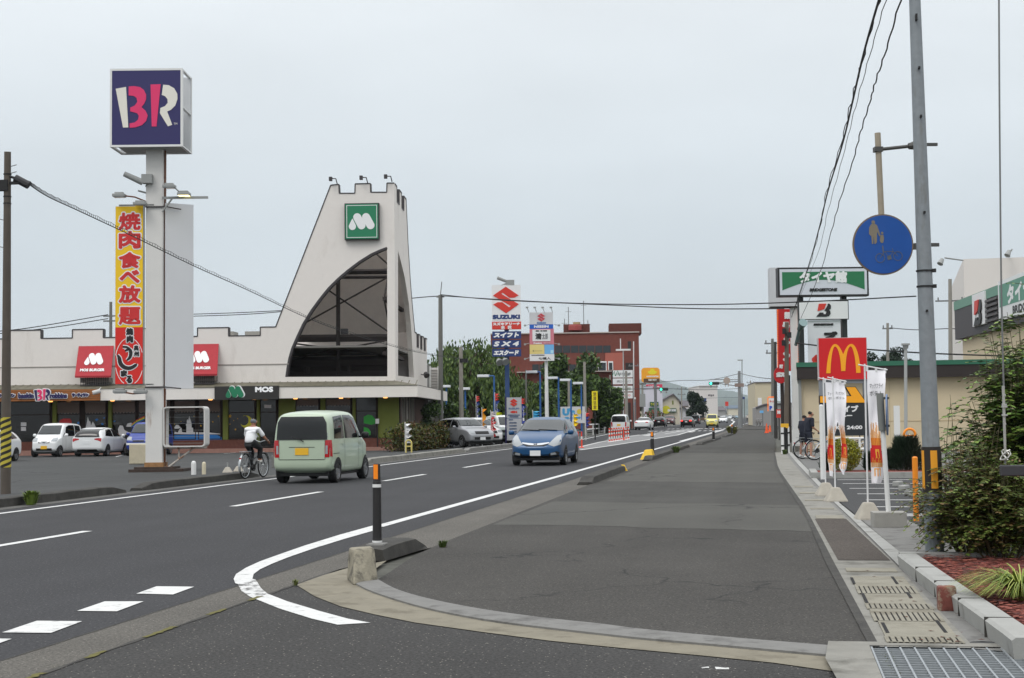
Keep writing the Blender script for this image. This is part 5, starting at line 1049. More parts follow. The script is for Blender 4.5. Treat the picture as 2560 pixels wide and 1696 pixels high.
pole_br = mat('pole_weathered', (92, 84, 76), .9, var=.12, vs=3); pole_con = mat('pole_concrete', (146, 142, 134), .9, var=.08, vs=3); blackm = mat('black_matt', (26, 26, 27), .7)
b = GL(14, 1236); tp = D(19, 380, DEP(b) - .3); lp, d = pole('utility_pole', b, tp, .115, .075, pole_br, 'weathered brown utility pole with yellow and black stripes at the left edge')
mb = MB(); zs0, zs1 = (1168 - 1236) / (378 - 1236), (1042 - 1236) / (378 - 1236); nseg = 40
for st in range(9):                                         # helical stripes
    for mi_, off in ((0, 0), (1, .5)):
        vs = []; r = .118
        for i in range(nseg + 1):
            a = 2 * math.pi * i / nseg; hh = (st + off + i / nseg * 2 - 2) / 8.0
            for e in (0, .5 / 8.0): vs.append((a, min(1, max(0, hh + e))))
        P_ = []
        for a, hh in vs: c_ = d * (zs0 + (zs1 - zs0) * hh); P_.append((c_.x + r * math.cos(a), c_.y + r * math.sin(a), c_.z))
        mb.add(P_, [(2 * i, 2 * i + 2, 2 * i + 3, 2 * i + 1) for i in range(nseg)], mi_)
mb.build('stripe_band', [mat('stripe_yellow', (196, 180, 66), .7, var=.1, vs=9), mat('stripe_black', (44, 42, 38), .8, var=.1, vs=9)], lp)
mb = MB(); zf = d * .905
for s_, l in ((-1, .35), (1, .3)): mb.box(zf.x + (0 if s_ > 0 else -l), zf.x + (l if s_ > 0 else 0), zf.y - .05, zf.y + .05, zf.z, zf.z + .06)
mb.cb((zf.x - .15, zf.y - .02, zf.z - .02), .4, .16, .24)
for f in (.935, .87, .85): q = d * f; mb.lathe([(.09, -.012), (.09, .012)], tuple(q), 12)
mb.build('bracket', blackm, lp)
mb = MB()
for f in (.955, .935, .80, .72): q = d * f; mb.tube(q, q + Vector((.22 if int(f * 1000) % 2 else -.22, 0, .05)), .01, n=5)
mb.build('step_bolt', grey_steel, lp)
dL = DEP(b) - .3
cp_base = GL(1154, 1112); dC = DEP(cp_base); cp, dC_ = pole('utility_pole', cp_base, D(1152, 868, dC), .16, .12, pole_con, 'grey concrete pole with an orange band behind the hedge')
mb = MB(); r_ = dC_.length; q1, q2 = dC_ * ((1112 - 1083) / 244), dC_ * ((1112 - 1067) / 244); mb.tube(q1, q2, .17, .168, 14); mb.build('band', mat('band_orange', (196, 116, 40), .7), cp)
mb = MB(); q = dC_ * .86; mb.cb((q.x + .2, q.y, q.z), .5, .3, .25); mb.build('cable_box', blackm, cp)
def cable(name, pts, r, label, cat='cable', group=None, m=None, ticks=False):
    """pts: (px, py, camera depth); a wire through real points of the air"""
    P_ = [D(*p) for p in pts]; P_ = [Vector(q) for q in smooth_line([tuple(q) for q in P_], 8)]; mb = MB(); mb.path(P_, r, 6)
    if ticks:
        up = Vector((0, 0, .09)); mb.path([q + up * (.6 + .4 * (i % 2)) for i, q in enumerate(P_)], r * .45, 4)
        for i in range(len(P_) - 1):
            for f in (0, .33, .66): q = P_[i].lerp(P_[i + 1], f); mb.tube(q, q + up * .9, r * .5, n=4)
    return tag(mb.build(name, m or blackm), label, cat, group)
def interp(pxs, d0, d1):
    n = len(pxs); x0_, x1_ = pxs[0][0], pxs[-1][0]; return [(x, y, 1 / ((1 / d0) * (1 - (x - x0_) / (x1_ - x0_)) + (1 / d1) * (x - x0_) / (x1_ - x0_))) for x, y in pxs]
cable('telephone_cable', interp([(72, 461), (120, 492), (200, 529), (330, 590), (484, 665), (620, 726), (764, 793.6), (861, 830), (993.5, 869), (1075, 887), (1150, 897)], dL, dC), .013, 'black telephone cable sagging from the striped pole across the castle shop', ticks=True)
q0, q1 = D(38, 446, dL), D(72, 464, dL); mb = MB(); mb.tube(q0, q1, .09, .09, 10); mb.tube(D(20, 440, dL), q0, .03); tag(mb.build('splice_box', mat('box_black', (40, 40, 42), .6)), 'black cable splice box hanging beside the striped pole top', 'splice box')
for i, (pts, d0, d1) in enumerate((([(-20, 830), (60, 822), (160, 806), (270, 787)], 95, 105), ([(-20, 836), (60, 828), (160, 815), (270, 797)], 95, 105), ([(480, 791), (600, 787), (720, 778), (1030, 746), (1102, 741)], 120, 96), ([(480, 786), (600, 782), (720, 776)], 120, 112), ([(1102, 737), (1240, 750), (1500, 762), (1740, 772), (1960, 772)], 96, 64), ([(1102, 740), (1400, 757), (1700, 762), (1960, 757), (2290, 741)], 96, 60))):
    cable('power_line', interp(pts, d0, d1), .03 if i < 4 else .026, ['thin upper power line behind the shop roof at the left edge', 'thin lower power line behind the shop roof at the left edge', 'power line running behind the castle tower to the tall grey pole', 'thin upper power line behind the tower slope', 'lower power line crossing above the street to the right', 'upper power line crossing above the street to the right'][i], 'power line')
b = D(1102, 1080, 96); b.z = -.1; tpole, d = pole('utility_pole', b, D(1101, 738, 96), .17, .13, mat('pole_grey', (112, 112, 108), .9), 'tall grey utility pole with a mast behind the castle shop'); mb = MB(); mb.tube(d, d + Vector((.1, 0, .85)), .03); mb.cb((d.x, d.y, d.z - .1), .5, .12, .12); mb.build('mast', grey_steel, tpole)
b = D(277, 1000, 105); b.z = 0; tpole, d = pole('utility_pole', b, D(277, 755, 105), .14, .1, mat('pole_grey', (112, 112, 108), .9), 'thin grey utility pole seen above the shop battlements'); mb = MB(); q = d * .9
for dz in (0, -.35): mb.cb((q.x, q.y, q.z + dz), 1.1, .1, .1)
mb.build('crossarm', grey_steel, tpole)
q = D(1075, 1060, 98); FF = Fr((q.x, q.y, lotz(q.x)), R_(10)); tt = thing('screen_fence', FF.o, FF.rz, 'white louvred screen fence behind the castle shop canopy', 'fence')
xa, xb = FF.at(1074, 1000)[0], FF.at(1103, 1000)[0]; zt_ = FF.at(1090, 916)[1]; mb = MB(); mb.box(xb - .22, xb, -.1, .1, 0, zt_); mb.box(xa, xa + .1, -.1, .1, 0, zt_); mb.build('post', white_m, tt)
mb = MB(); zz = .2
while zz < zt_ - .1: mb.add([(xa, 0, zz), (xb - .2, 0, zz), (xb - .2, .12, zz + .16), (xa, .12, zz + .16), (xa, .02, zz - .02), (xb - .2, .02, zz - .02)], [(0, 1, 2, 3), (0, 4, 5, 1)]); zz += .18
mb.build('louvre', mat('louvre_grey', (176, 172, 168), .7), tt)
SUZ = [(0, 100), (52, 66), (100, 34), (150, 68), (197, 100), (150, 96), (120, 90), (80, 58)]
def zS(x, y): return (1040 + x / 2.992, 660 + y / 2.992)
suz_up = [(575, 237), (672, 170), (768, 236), (742, 252), (690, 246), (648, 216), (642, 222), (768, 302)]
suz_poly = [[(575, 237), (672, 170), (768, 237), (735, 254), (698, 254), (648, 216), (638, 224), (768, 303), (673, 371), (575, 304), (610, 287), (645, 287), (696, 326), (708, 316)]]
def s_logo(mb, cx, cz, w_, y0, y1):
    k = w_ / 193.0; mb.prism([[(cx + (x - 671.5) * k, cz - (y - 270) * k) for x, y in suz_poly[0]]], y0, y1)
q = D(1268, 1080, 106); q.z = -.1; PF = Fr(q, R_(10)); t = thing('pylon_sign', PF.o, PF.rz, 'tall blue pylon sign with a red emblem and stacked blue katakana boards', 'pylon sign')
blue_p = mat('pylon_blue', (44, 72, 120), .6); signw = mat('sign_white', (226, 226, 226), .5); dblue = mat('board_blue', (28, 54, 112), .5); bred = mat('board_red', (206, 52, 38), .5)
a, b = PF.at(*zS(663, 700))[0], PF.at(*zS(697, 700))[0]; zt_ = PF.at(*zS(680, 430))[1]; mb = MB(); mb.box(a, b, .1, .5, 0, zt_); mb.build('post', blue_p, t)
def board(name, x0, y0, x1, y1, m, f=PF, z=zS, d=(-.15, .15), parent=None):
    a, zt = f.at(*z(x0, y0), d[0]); b, zb = f.at(*z(x1, y1), d[0]); zt = f.at(*z((x0 + x1) / 2, y0), d[0])[1]; zb = f.at(*z((x0 + x1) / 2, y1), d[0])[1]
    mb = MB(); mb.box(a, b, d[0], d[1], zb, zt); return mb.build(name, m, parent or t), ((a + b) / 2, (zb + zt) / 2, b - a, zt - zb)
o, g_ = board('board', 565, 158, 785, 424, signw); lx, lz = PF.at(*zS(672, 270), -.15); mb = MB(); s_logo(mb, lx, lz, 193 / 2.992 * PF.dist() / FPX, -.18, -.152); mb.build('emblem', bred, o)
def lab(txt, x, y, wpx, hpx, m, par, f=PF, z=zS, sc_=2.992, y0=-.152, bold=.03, shear=0.0, keep=False):
    X, Z = f.at(*z(x, y), y0); k = f.dist() / FPX / sc_; mb = MB(); text(mb, txt, X, Z, wpx * k, hpx * k, y0, bold, shear, th=.01, keep=keep); return mb.build('lettering', m, par)
lab('SUZUKI', 675, 397, 206, 34, dblue, o, bold=.035)
o, _ = board('board', 568, 432, 787, 490, bred); lab('スズキアリーナ', 677, 449, 205, 24, P_white, o, bold=.02); lab('水　沢', 675, 475, 80, 26, P_white, o, bold=.03)
for y0, y1, tx in ((505, 560, 'スイフト'), (570, 627, 'SX4'), (637, 693, 'エスクード')): o, _ = board('board', 570, y0, 787, y1, dblue); lab(tx if tx != 'SX4' else 'S X 4', 675, (y0 + y1) / 2, 190, 38, P_white, o, bold=.032, shear=.2)
for x, y in ((628, 730), (672, 726)): X, Z = PF.at(*zS(x, y), -.5); mb = MB(); mb.tube((X, -.6, Z - .1), (X - .1, -.35, Z + .1), .28, .16, 12); mb.tube((X, -.3, Z), ((a + b) / 2, .1, Z + .3), .04); mb.build('floodlight', lamp_grey, t)
X, Z = PF.at(*zS(672, 132), 0); mb = MB(); mb.cb((X + .3, 0, Z - .1), .6, .3, .4); mb.tube((X - .6, -.2, Z + .25), (X + .3, 0, Z - .1), .12, .1); mb.tube((X - .3, -.1, Z - .3), (X + .4, 0, Z), .06); mb.build('floodlight', lamp_grey, t)
q = D(1365, 1080, 118); q.z = -.1; PF2 = Fr(q, R_(10)); t = thing('pylon_sign', PF2.o, PF2.rz, 'white pole sign with blue, pink, yellow and white advert boards', 'pylon sign')
zN = lambda x, y: (1240 + x / 5.226, 760 + y / 5.226)
a, b = PF2.at(*zN(634, 900))[0], PF2.at(*zN(683, 900))[0]; zt_ = PF2.at(*zN(650, 700))[1]; mb = MB(); mb.tube(((a + b) / 2, .2, 0), ((a + b) / 2, .2, zt_), (b - a) / 2 * 1.1, (b - a) / 2 * .85, 16); mb.build('post', white_m, t)
B2 = lambda *k: board('board', *k, f=PF2, z=zN, parent=t); L2 = lambda tx, x, y, w_, h_, m, par, **k: lab(tx, x, y, w_, h_, m, par, f=PF2, z=zN, sc_=5.226, **k)
pale_w = mat('sign_white_old', (206, 206, 208), .6); fad = mat('faded_red', (198, 74, 84), .6)
o, _ = B2(436, 112, 745, 268, pale_w); X, Z = PF2.at(*zN(590, 178), -.15); mb = MB(); s_logo(mb, X, Z, 104 / 5.226 * PF2.dist() / FPX, -.18, -.152); mb.build('emblem', fad, o); L2('SUZUKI', 592, 250, 120, 22, mat('faded_blue', (84, 118, 172), .6), o)
o, _ = B2(438, 270, 748, 326, mat('board_bright_blue', (30, 96, 190), .6)); L2('NISSIN', 592, 297, 190, 34, P_white, o, bold=.02)
o, _ = B2(438, 328, 758, 530, mat('board_pink', (206, 124, 136), .6)); o2, _ = board('board', 475, 338, 712, 488, signw, f=PF2, z=zN, d=(-.18, -.151), parent=o)
L2('清', 555, 425, 84, 84, P_black, o2, y0=-.182, bold=.025); L2('太郎', 640, 425, 76, 80, mat('letter_grey', (130, 130, 132), .6), o2, y0=-.182, bold=.01); L2('別院・和ぐ清田', 592, 354, 150, 18, P_black, o2, y0=-.182, bold=.015); L2('Premium', 545, 514, 110, 20, P_white, o, bold=.015); L2('www.nissin', 665, 512, 90, 12, mat('letter_pinkish', (236, 190, 196), .6), o)
o, _ = B2(440, 532, 632, 655, mat('board_pale_yellow', (226, 206, 130), .6)); L2('◀ ─────', 540, 615, 130, 26, mat('letter_tan', (150, 140, 96), .6), o, bold=.01)
o, _ = B2(633, 532, 758, 655, mat('board_sky_blue', (112, 178, 228), .6)); o2, _ = board('board', 712, 605, 750, 648, mat('board_pale_aqua', (180, 220, 236), .6), f=PF2, z=zN, d=(-.17, -.151), parent=o)
o, _ = B2(440, 657, 762, 745, signw); L2('プライダルサロン', 550, 672, 175, 16, mat('letter_grey', (130, 130, 132), .6), o); L2('七福人', 635, 713, 160, 34, P_black, o, bold=.008)
mb = MB(); kx = [430, 530, 632, 740]
for x in kx: X, Z = PF2.at(*zN(x, 112), -.1); mb.tube((X, -.1, Z), (X - .15, -.6, Z + .35), .025, n=5); mb.cb((X - .15, -.65, Z + .35), .2, .15, .12)
for y in (270, 515, 705):
    for x in (436, 762): X, Z = PF2.at(*zN(x, y), -.1); s_ = -1 if x < 500 else 1; mb.tube((X, -.1, Z), (X + .35 * s_, -.4, Z - .1), .025, n=5); mb.cb((X + .35 * s_, -.45, Z - .1), .16, .14, .14)
mb.build('floodlight', lamp_grey, t)
q = D(1288, 1104, 88); q.z = -.08; PF3 = Fr(q, R_(12)); t = thing('pillar_sign', PF3.o, PF3.rz, 'grey pillar sign with a red emblem at the dealer entrance', 'pillar sign'); zG = lambda x, y: (1060 + x / 5.6, 820 + y / 5.6)
o, g_ = board('panel', 1155, 975, 1368, 1575, mat('panel_silver', (176, 178, 182), .5), f=PF3, z=zG, parent=t); a, zt_ = PF3.at(*zG(1146, 975), -.15); mb = MB(); mb.box(a - .05, a + .02, -.2, .25, 0, zt_ + .05); mb.build('post', P_navy, t)
X, Z = PF3.at(*zG(1255, 1047), -.15); mb = MB(); s_logo(mb, X, Z, 105 / 5.6 * PF3.dist() / FPX, -.18, -.152); mb.build('emblem', bred, o)
L3 = lambda tx, x, y, w_, h_, m, **k: lab(tx, x, y, w_, h_, m, o, f=PF3, z=zG, sc_=5.6, **k)
gl_m = mat('letter_bluegrey', (104, 122, 156), .6); L3('SUZUKI', 1258, 1130, 150, 24, gl_m, bold=.012); L3('◀IN', 1255, 1178, 100, 38, bred, bold=.02); L3('スズキアリーナ', 1258, 1222, 170, 18, gl_m); L3('水沢営業所', 1258, 1246, 130, 18, gl_m); L3('AUTO', 1215, 1288, 70, 16, gl_m)
for i, tx in enumerate(('スズキの安心', '中古車販売', '車検整備', '自動車保険')): L3(tx, 1245, 1330 + i * 42, 110, 18, gl_m)
mb = MB(); X, Z = PF3.at(*zG(1255, 1267), -.15); mb.box(g_[0] - g_[2] / 2, g_[0] + g_[2] / 2, -.156, -.151, Z - .015, Z + .015); mb.build('divider', gl_m, o)
q = D(1412, 1078, 120); q.z = 0; PF4 = Fr(q, R_(10)); t = thing('billboard', PF4.o, PF4.rz, 'white billboard with large light blue and yellow lettering near the lamp posts', 'billboard')
o, g_ = board('board', 842, 1343, 1165, 1560, pale_w, f=PF4, z=zN, parent=t); lab("U's", 950, 1412, 165, 100, mat('letter_lightblue', (70, 160, 210), .5), o, f=PF4, z=zN, sc_=5.226, bold=.06)
X, Z = PF4.at(*zN(1090, 1408), -.15); k = PF4.dist() / FPX / 5.226; mb = MB(); mb.disc((X, Z), 34 * k, -.17, -.152, 20); mb.build('emblem', mat('letter_gold', (216, 190, 70), .5), o); lab('ユーズ', 1000, 1490, 220, 30, mat('letter_lightblue', (70, 160, 210), .5), o, f=PF4, z=zN, sc_=5.226, bold=.04)
for x in (870, 1140): X = PF4.at(*zN(x, 1500))[0]; mb = MB(); mb.box(X - .08, X + .08, .16, .3, 0, 1); mb.build('post', grey_steel, t)
q = D(1487, 1085, 100); q.z = 0; PF5 = Fr(q, R_(10)); t = thing('warning_sign', PF5.o, PF5.rz, 'tall narrow yellow warning board on a thin dark post before the trees', 'sign')
o, g_ = board('board', 1252, 1140, 1330, 1388, mat('board_vivid_yellow', (236, 220, 30), .6), f=PF5, z=zN, d=(-.03, .03), parent=t)
mb = MB(); text(mb, '渋滞注意', g_[0], g_[1], g_[2] * .55, g_[3] * .92, -.032, .014, vertical=True); mb.build('lettering', mat('letter_ochre', (150, 130, 30), .6), o); X = g_[0]; mb = MB(); mb.tube((X, .06, 0), (X, .06, g_[1] - g_[3] / 2 + .3), .04); mb.build('post', blackm, t)
galv = mat('pole_galvanised', (132, 138, 142), .55, .25, var=.10, vs=14, dirt=((112, 112, 106), 9, .55, .75, .25)); sign_blue = mat('sign_blue', (12, 78, 158), .5, var=.06, vs=6); fadegold = mat('sign_faded_symbol', (128, 120, 104), .6); pipe_tan = mat('pipe_tan', (156, 146, 128), .6, var=.1, vs=6); bracket_m = mat('bracket_steel', (84, 84, 82), .6, .4)
b = G(2338, 1412, .02); tp = YP(2287, 0, b.y); tp = b + (tp - b) * 1.12
gp_, d = pole('lamp_pole', b, tp, .092, .052, galv, 'tall galvanised steel pole with yellow and black marker plate beside the shrubs', 24, 'steel pole')
def alongp(py): return (1412 - py) / 1412 / 1.12
for py in (685, 724): q = d * alongp(py); mb = MB(); mb.lathe([(.084, -.008), (.084, .008)], tuple(q), 20); mb.cb((q.x + .09, q.y - .02, q.z), .035, .035, .035); mb.build('clamp_band', blackm, gp_)
mb = MB()
for py, s_ in ((50, 0), (178, .01), (300, .01), (541, .01), (786, .0)): q = d * alongp(py); mb.cb((q.x + s_, q.y - .085, q.z), .02, .06, .02 if py != 50 else .06)
mb.build('bolt', blackm, gp_)
q1, q2 = d * alongp(1233), d * alongp(1122); mb = MB(); mb.tube(q1, q2, .0955, .0935, 24); pl_ = mb.build('marker_plate', mat('marker_black', (34, 28, 24), .6), gp_)
mb = MB()
for a0, a1 in ((-2.95, -2.45), (-1.75, -1.05)):
    vs = []
    for i in range(7):
        a = a0 + (a1 - a0) * i / 6
        for f, rr in ((.08, .0975), (.92, .0957)): c_ = q1.lerp(q2, f); vs.append((c_.x + rr * math.cos(a), c_.y + rr * math.sin(a), c_.z))
    mb.add(vs, [(2 * i, 2 * i + 2, 2 * i + 3, 2 * i + 1) for i in range(6)])
mb.build('reflector', mat('marker_amber', (222, 150, 28), .5), pl_)
dpp = 15.3; RS = Fr(D(2207, 612, dpp), R_(12)); t = thing('path_sign', RS.o, RS.rz, 'round blue shared path sign hung beside the tall steel pole', 'road sign')
mb = MB(); mb.disc((0, 0), .312, -.012, .012, 48); mb.build('sign_rim', mat('rim_rusty', (120, 104, 84), .7, var=.2, vs=20), t)
mb = MB(); mb.disc((0, 0), .298, -.016, -.0125, 48); face_ = mb.build('sign_face', sign_blue, t)
mb = MB(); k = .312 / 77.0; zR = lambda x, y: ((2000 + x / 2.1786 - 2207) * k, -(y / 2.1786 - 612) * k)
for pl in ([(375, 1240), (385, 1222), (402, 1216), (418, 1226), (430, 1262), (436, 1285), (430, 1290), (418, 1262), (416, 1320), (408, 1330), (402, 1330), (399, 1285), (396, 1330), (388, 1330), (386, 1290), (380, 1282), (373, 1275)], [(434, 1290), (440, 1280), (452, 1280), (456, 1300), (450, 1325), (438, 1325), (432, 1312)]): mb.prism([[zR(*p_) for p_ in pl]], -.0195, -.0165)
for cx, cy, r in ((398, 1210, 10), (446, 1270, 7)): c_ = zR(cx, cy); mb.disc(c_, r * k / 2.1786, -.0195, -.0165, 14)
mb.build('symbol', fadegold, face_)
mb = MB()
for cx, cy in ((432, 1408), (530, 1398)):
    c_ = zR(cx, cy); r = 26 * k / 2.1786; mb.prism([[(c_[0] + r * math.cos(a), c_[1] + r * math.sin(a)) for a in [6.283 * i / 20 for i in range(20)]], [(c_[0] + r * .88 * math.cos(a), c_[1] + r * .88 * math.sin(a)) for a in [6.283 * i / 20 for i in range(20)]]], -.0195, -.0165)
stroke(mb, [zR(432, 1408), zR(458, 1372), zR(505, 1372), zR(530, 1398)], .006, -.0165, .003); stroke(mb, [zR(458, 1372), zR(482, 1408), zR(505, 1372), zR(500, 1355)], .006, -.0165, .003); stroke(mb, [zR(447, 1340), zR(450, 1380)], .012, -.0165, .003)
mb.prism([[zR(*p_) for p_ in ((470, 1400), (490, 1390), (496, 1415), (474, 1420))]], -.0195, -.0165); mb.build('symbol', mat('sign_faded_dark', (92, 98, 104), .6), face_)
for gx_, gy_, w_, h_ in (): pass
mb = MB(); top_ = RS.at(2194, 333, .05); mb.tube((top_[0], .05, top_[1]), (RS.at(2207, 560, .05)[0], .05, -.28), .031, .031, 16); mb.build('hanger_pipe', pipe_tan, t)
mb = MB(); za = RS.at(2250, 367, .05)[1]; xp = RS.at(2300, 367, .05)[0]; mb.tube((top_[0], .05, za - .03), (xp - .05, .05, za + .01), .018, n=8); mb.cb((top_[0], .05, za - .03), .085, .085, .05); mb.tube((xp - .12, .05, za), (xp - .04, .05, za + .015), .03, .05, 8); mb.cb((xp + .03, .05, za + .02), .30, .03, .03)
zb_ = RS.at(2250, 618, .05)[1]; xp2 = RS.at(2316, 618, .05)[0]; mb.cb((.33, .03, zb_), .12, .03, .06); mb.cb((xp2 + .0, .05, zb_ + .02), .26, .03, .035); mb.build('bracket', bracket_m, t)
def run_cable(pts, z0, z1, r, label, wob=.0):
    P_ = []; n = len(pts)
    for i, (x, y) in enumerate(pts): P_.append(G(x, y, z0 + (z1 - z0) * i / (n - 1)))
    P_ = [Vector(q) for q in smooth_line([tuple(q) for q in P_], 7)]
    if wob: P_ = [q + Vector((math.sin(i * 1.9) * wob, 0, math.cos(i * 2.3) * wob)) for i, q in enumerate(P_)]
    mb = MB(); mb.path(P_, r, 6); tag(mb.build('overhead_cable', blackm), label, 'cable', 'overhead cables along the pavement')
zW = lambda x, y: (2000 + x / 2.1786, y / 2.1786)
far_ = (1964, 838)
run_cable([zW(470, -120), zW(430, 0), zW(345, 300), zW(285, 560), zW(230, 790), zW(150, 1050), zW(100, 1260), zW(30, 1500), far_], 6.4, 6.6, .015, 'thick bundled black cable, leftmost of those along the pavement')
run_cable([zW(472, -120), zW(433, 0), zW(349, 300), zW(278, 560), zW(222, 790), zW(143, 1050), zW(104, 1260), zW(34, 1500), far_], 6.42, 6.6, .008, 'thin black cable wound round the leftmost bundle', .018)
run_cable([zW(510, -120), zW(468, 0), zW(392, 260), zW(303, 580), zW(232, 860), zW(152, 1150), zW(75, 1440), (1962, 826)], 6.7, 6.8, .006, 'thin wavy cable in the middle of those along the pavement', .009)
run_cable([zW(590, -120), zW(548, 0), zW(470, 270), zW(410, 450), zW(380, 560), zW(330, 720), zW(285, 890), zW(215, 1100), zW(160, 1300), zW(80, 1560), (1966, 880)], 6.3, 6.2, .010, 'wavy black cable, rightmost of those along the pavement', .010)
cable('guy_wire', [(2497, -60, 13.4), (2499, 300, 13.4), (2503, 700, 13.4), (2509, 960, 13.4), (2513, 1160, 13.4)], .008, 'steel guy wire dropping into the shrubs at the right edge', 'guy wire', m=grey_steel)
mb = MB()
for py, r in ((988, .016), (1012, .022), (1017, .026), (1038, .026), (1060, .012)): q = D(2510 + (py - 988) * .03, py, 13.38); mb.lathe([(r, -.008), (r, .008)], tuple(q), 10)
q = D(2513, 1138, 13.38); mb.path([q + Vector((.05 * math.sin(i * .9) * (1 - i / 40), .02 * math.cos(i), .045 * math.cos(i * .7))) for i in range(26)], .007, 5); mb.tube(D(2508, 965, 13.38), D(2513, 1135, 13.38), .013, .011, 8); tag(mb.build('wire_grip', mat('wire_silver', (186, 186, 180), .4, .5)), 'silver clamp and coiled end on the guy wire in the shrubs', 'wire clamp')
q = D(2512, 1176, 13.3); mb = MB(); mb.box(q.x - .04, q.x + .9, q.y - .05, q.y + .05, q.z - .05, q.z + .045); tb = thing('low_barrier', (0, 0, 0), 0, 'dark steel rail among the shrubs at the right edge', 'barrier'); bevel(mb.build('rail', mat('rail_dark', (52, 52, 56), .5), tb), .01); mb = MB(); mb.box(q.x + .3, q.x + .36, q.y - .03, q.y + .03, 0, q.z - .05); mb.build('post', blackm, tb)
amber = mat('reflector_orange', (255, 140, 12), .4); delk = mat('delineator_black', (32, 30, 30), .55, var=.08, vs=10)
def delineator(base, h, r, lb, foot=None):
    t_ = thing('delineator_post', base, 0, lb, 'delineator', 'black and orange delineators along the kerb'); mb = MB(); mb.lathe([(r * 1.05, .02), (r, .05), (r * .93, h * .76), (r * .85, h * .775), (r * .78, h - .01), (r * .5, h)], n=22); mb.build('post', delk, t_)
    for pr in ([(r * .975, h * .695), (r * .96, h * .735)], [(r * 1.09, .0), (r * 1.09, .018)]): mb = MB(); mb.lathe(pr, n=22); mb.build('white_band', white_m, t_)
    mb = MB(); vs = []
    for i in range(9):
        a = -2.35 + 1.35 * i / 8
        for z in (h * .80, h * .985): vs.append((r * .84 * math.cos(a), r * .84 * math.sin(a), z))
    mb.add(vs, [(2 * i, 2 * i + 2, 2 * i + 3, 2 * i + 1) for i in range(8)]); mb.build('reflector', amber, t_)
    return t_
b = G(943, 1356, .16); mb = MB(); delineator((b.x, b.y, .16), (1356 - 1158) / 3745 * b.y * 1.02, .0495, 'tall black delineator with an orange reflector at the near kerb end')
mb = MB(); mb.cb((b.x + .03, b.y - .12, .08), .2, .24, .16); o = bevel(mb.build('kerb_stone', con_grey), .02); o['kind'] = 'structure'
for px, py, top, lb in ((1631, 1135, 1080, 'black delineator with orange top on a yellow foot at the second kerb'), (1784, 1100, 1070, 'small delineator beside the pale yellow car'), (1830, 1085, 1062, 'farthest delineator among the yellow weeds')):
    q = G(px, py, .12); delineator((q.x, q.y, .12), max(.5, (py - top) / 3745 * q.y), .055 + .0003 * q.y, lb)
q = G(1625, 1149, .0); mb = MB(); mb.add([(-.34, -.25, 0), (.12, -.3, 0), (.2, .25, 0), (-.25, .25, 0), (-.18, -.1, .34), (.08, -.12, .36), (.1, .15, .36), (-.12, .15, .34)], [(4, 5, 6, 7), (0, 1, 5, 4), (1, 2, 6, 5), (2, 3, 7, 6), (3, 0, 4, 7)]); o = bevel(mb.build('kerb_marker', mat('marker_yellow', (224, 182, 36), .6, var=.1, vs=6)), .04); o.location = q; tag(o, 'yellow painted kerb end block at the foot of the second delineator', 'kerb marker')
q = G(1563, 1178, .02); mb = MB(); mb.add([(-.1, 0, 0), (.06, -.05, 0), (-.02, .05, .17), (-.11, .04, .18), (.05, .2, 0), (-.05, .2, .17)], [(0, 1, 2, 3), (1, 4, 5, 2)]); o = mb.build('kerb_marker', mat('marker_yellow', (224, 182, 36), .6)); o.location = q; tag(o, 'small yellow reflector plate on the end of the nearest long kerb', 'kerb marker')
redp = mat('post_red', (226, 70, 44), .5)
for i in range(9):
    px = 1524 + i * 5.9; q = G(px, 1106 - i * .9, 0); t_ = thing('lane_post', q, 0, 'red and white striped rubber lane post in the row before the white van' if i != 6 else 'all red lane post standing inside the striped row', 'lane post', 'striped lane posts in a row on the median'); h = .82
    mb = MB(); mb.lathe([(.11, 0), (.11, .03), (.045, .06), (.04, h)], n=12); mb.build('post', white_m if i != 6 else redp, t_)
    if i != 6:
        for z, hh in ((.02, .14), (.33, .12), (.56, .1), (.74, .09)): mb = MB(); mb.lathe([(.05, z), (.05, z + hh)], n=10); mb.build('red_band', redp, t_)
for i, px in enumerate((1445.5, 1454.5)):
    q = G(px, 1120, 0); t_ = thing('lane_post', q, 0, ['left of two striped lane posts right behind the blue car', 'right of two striped lane posts right behind the blue car'][i], 'lane post', 'two striped lane posts behind the blue car'); h = .8
    mb = MB(); mb.lathe([(.11, 0), (.11, .03), (.04, .06), (.035, h)], n=12); mb.build('post', redp, t_); mb = MB(); [mb.lathe([(.038, z), (.038, z + .14)], n=12) for z in (.16, .42)]; mb.build('white_band', white_m, t_)
z_ = lambda x, y: (1940 + x / 5.228, 820 + y / 5.228)
q = D(2108, 1150, 39); q.z = 0; MC = Fr(q, R_(6)); t = thing('restaurant_sign', MC.o, MC.rz, 'red restaurant sign with golden arches above a black drive-through board', 'sign')
red_mc = mat('sign_red', (206, 16, 24), .45); gold = mat('sign_gold', (250, 170, 22), .45); postg = mat('post_grey', (130, 134, 140), .5); bk = mat('sign_charcoal', (38, 42, 46), .5)
def rb(name, x0, y0, x1, y1, m, d0, d1, par):
    a, zt = MC.at(*z_(x0, y0), d0); b_, zb = MC.at(*z_(x1, y1), d0); mb = MB(); mb.box(a, b_, d0, d1, zb, zt); return mb.build(name, m, par), (a, b_, zb, zt)
rf, (a, b_, zb, zt) = rb('red_panel', 556, 138, 1192, 670, red_mc, -.14, .14, t)
mb = MB(); mb.box(a - .012, b_ + .012, -.13, .13, zb - .012, zt + .012); mb.build('panel_edge', mat('edge_light', (190, 180, 180), .5), rf)
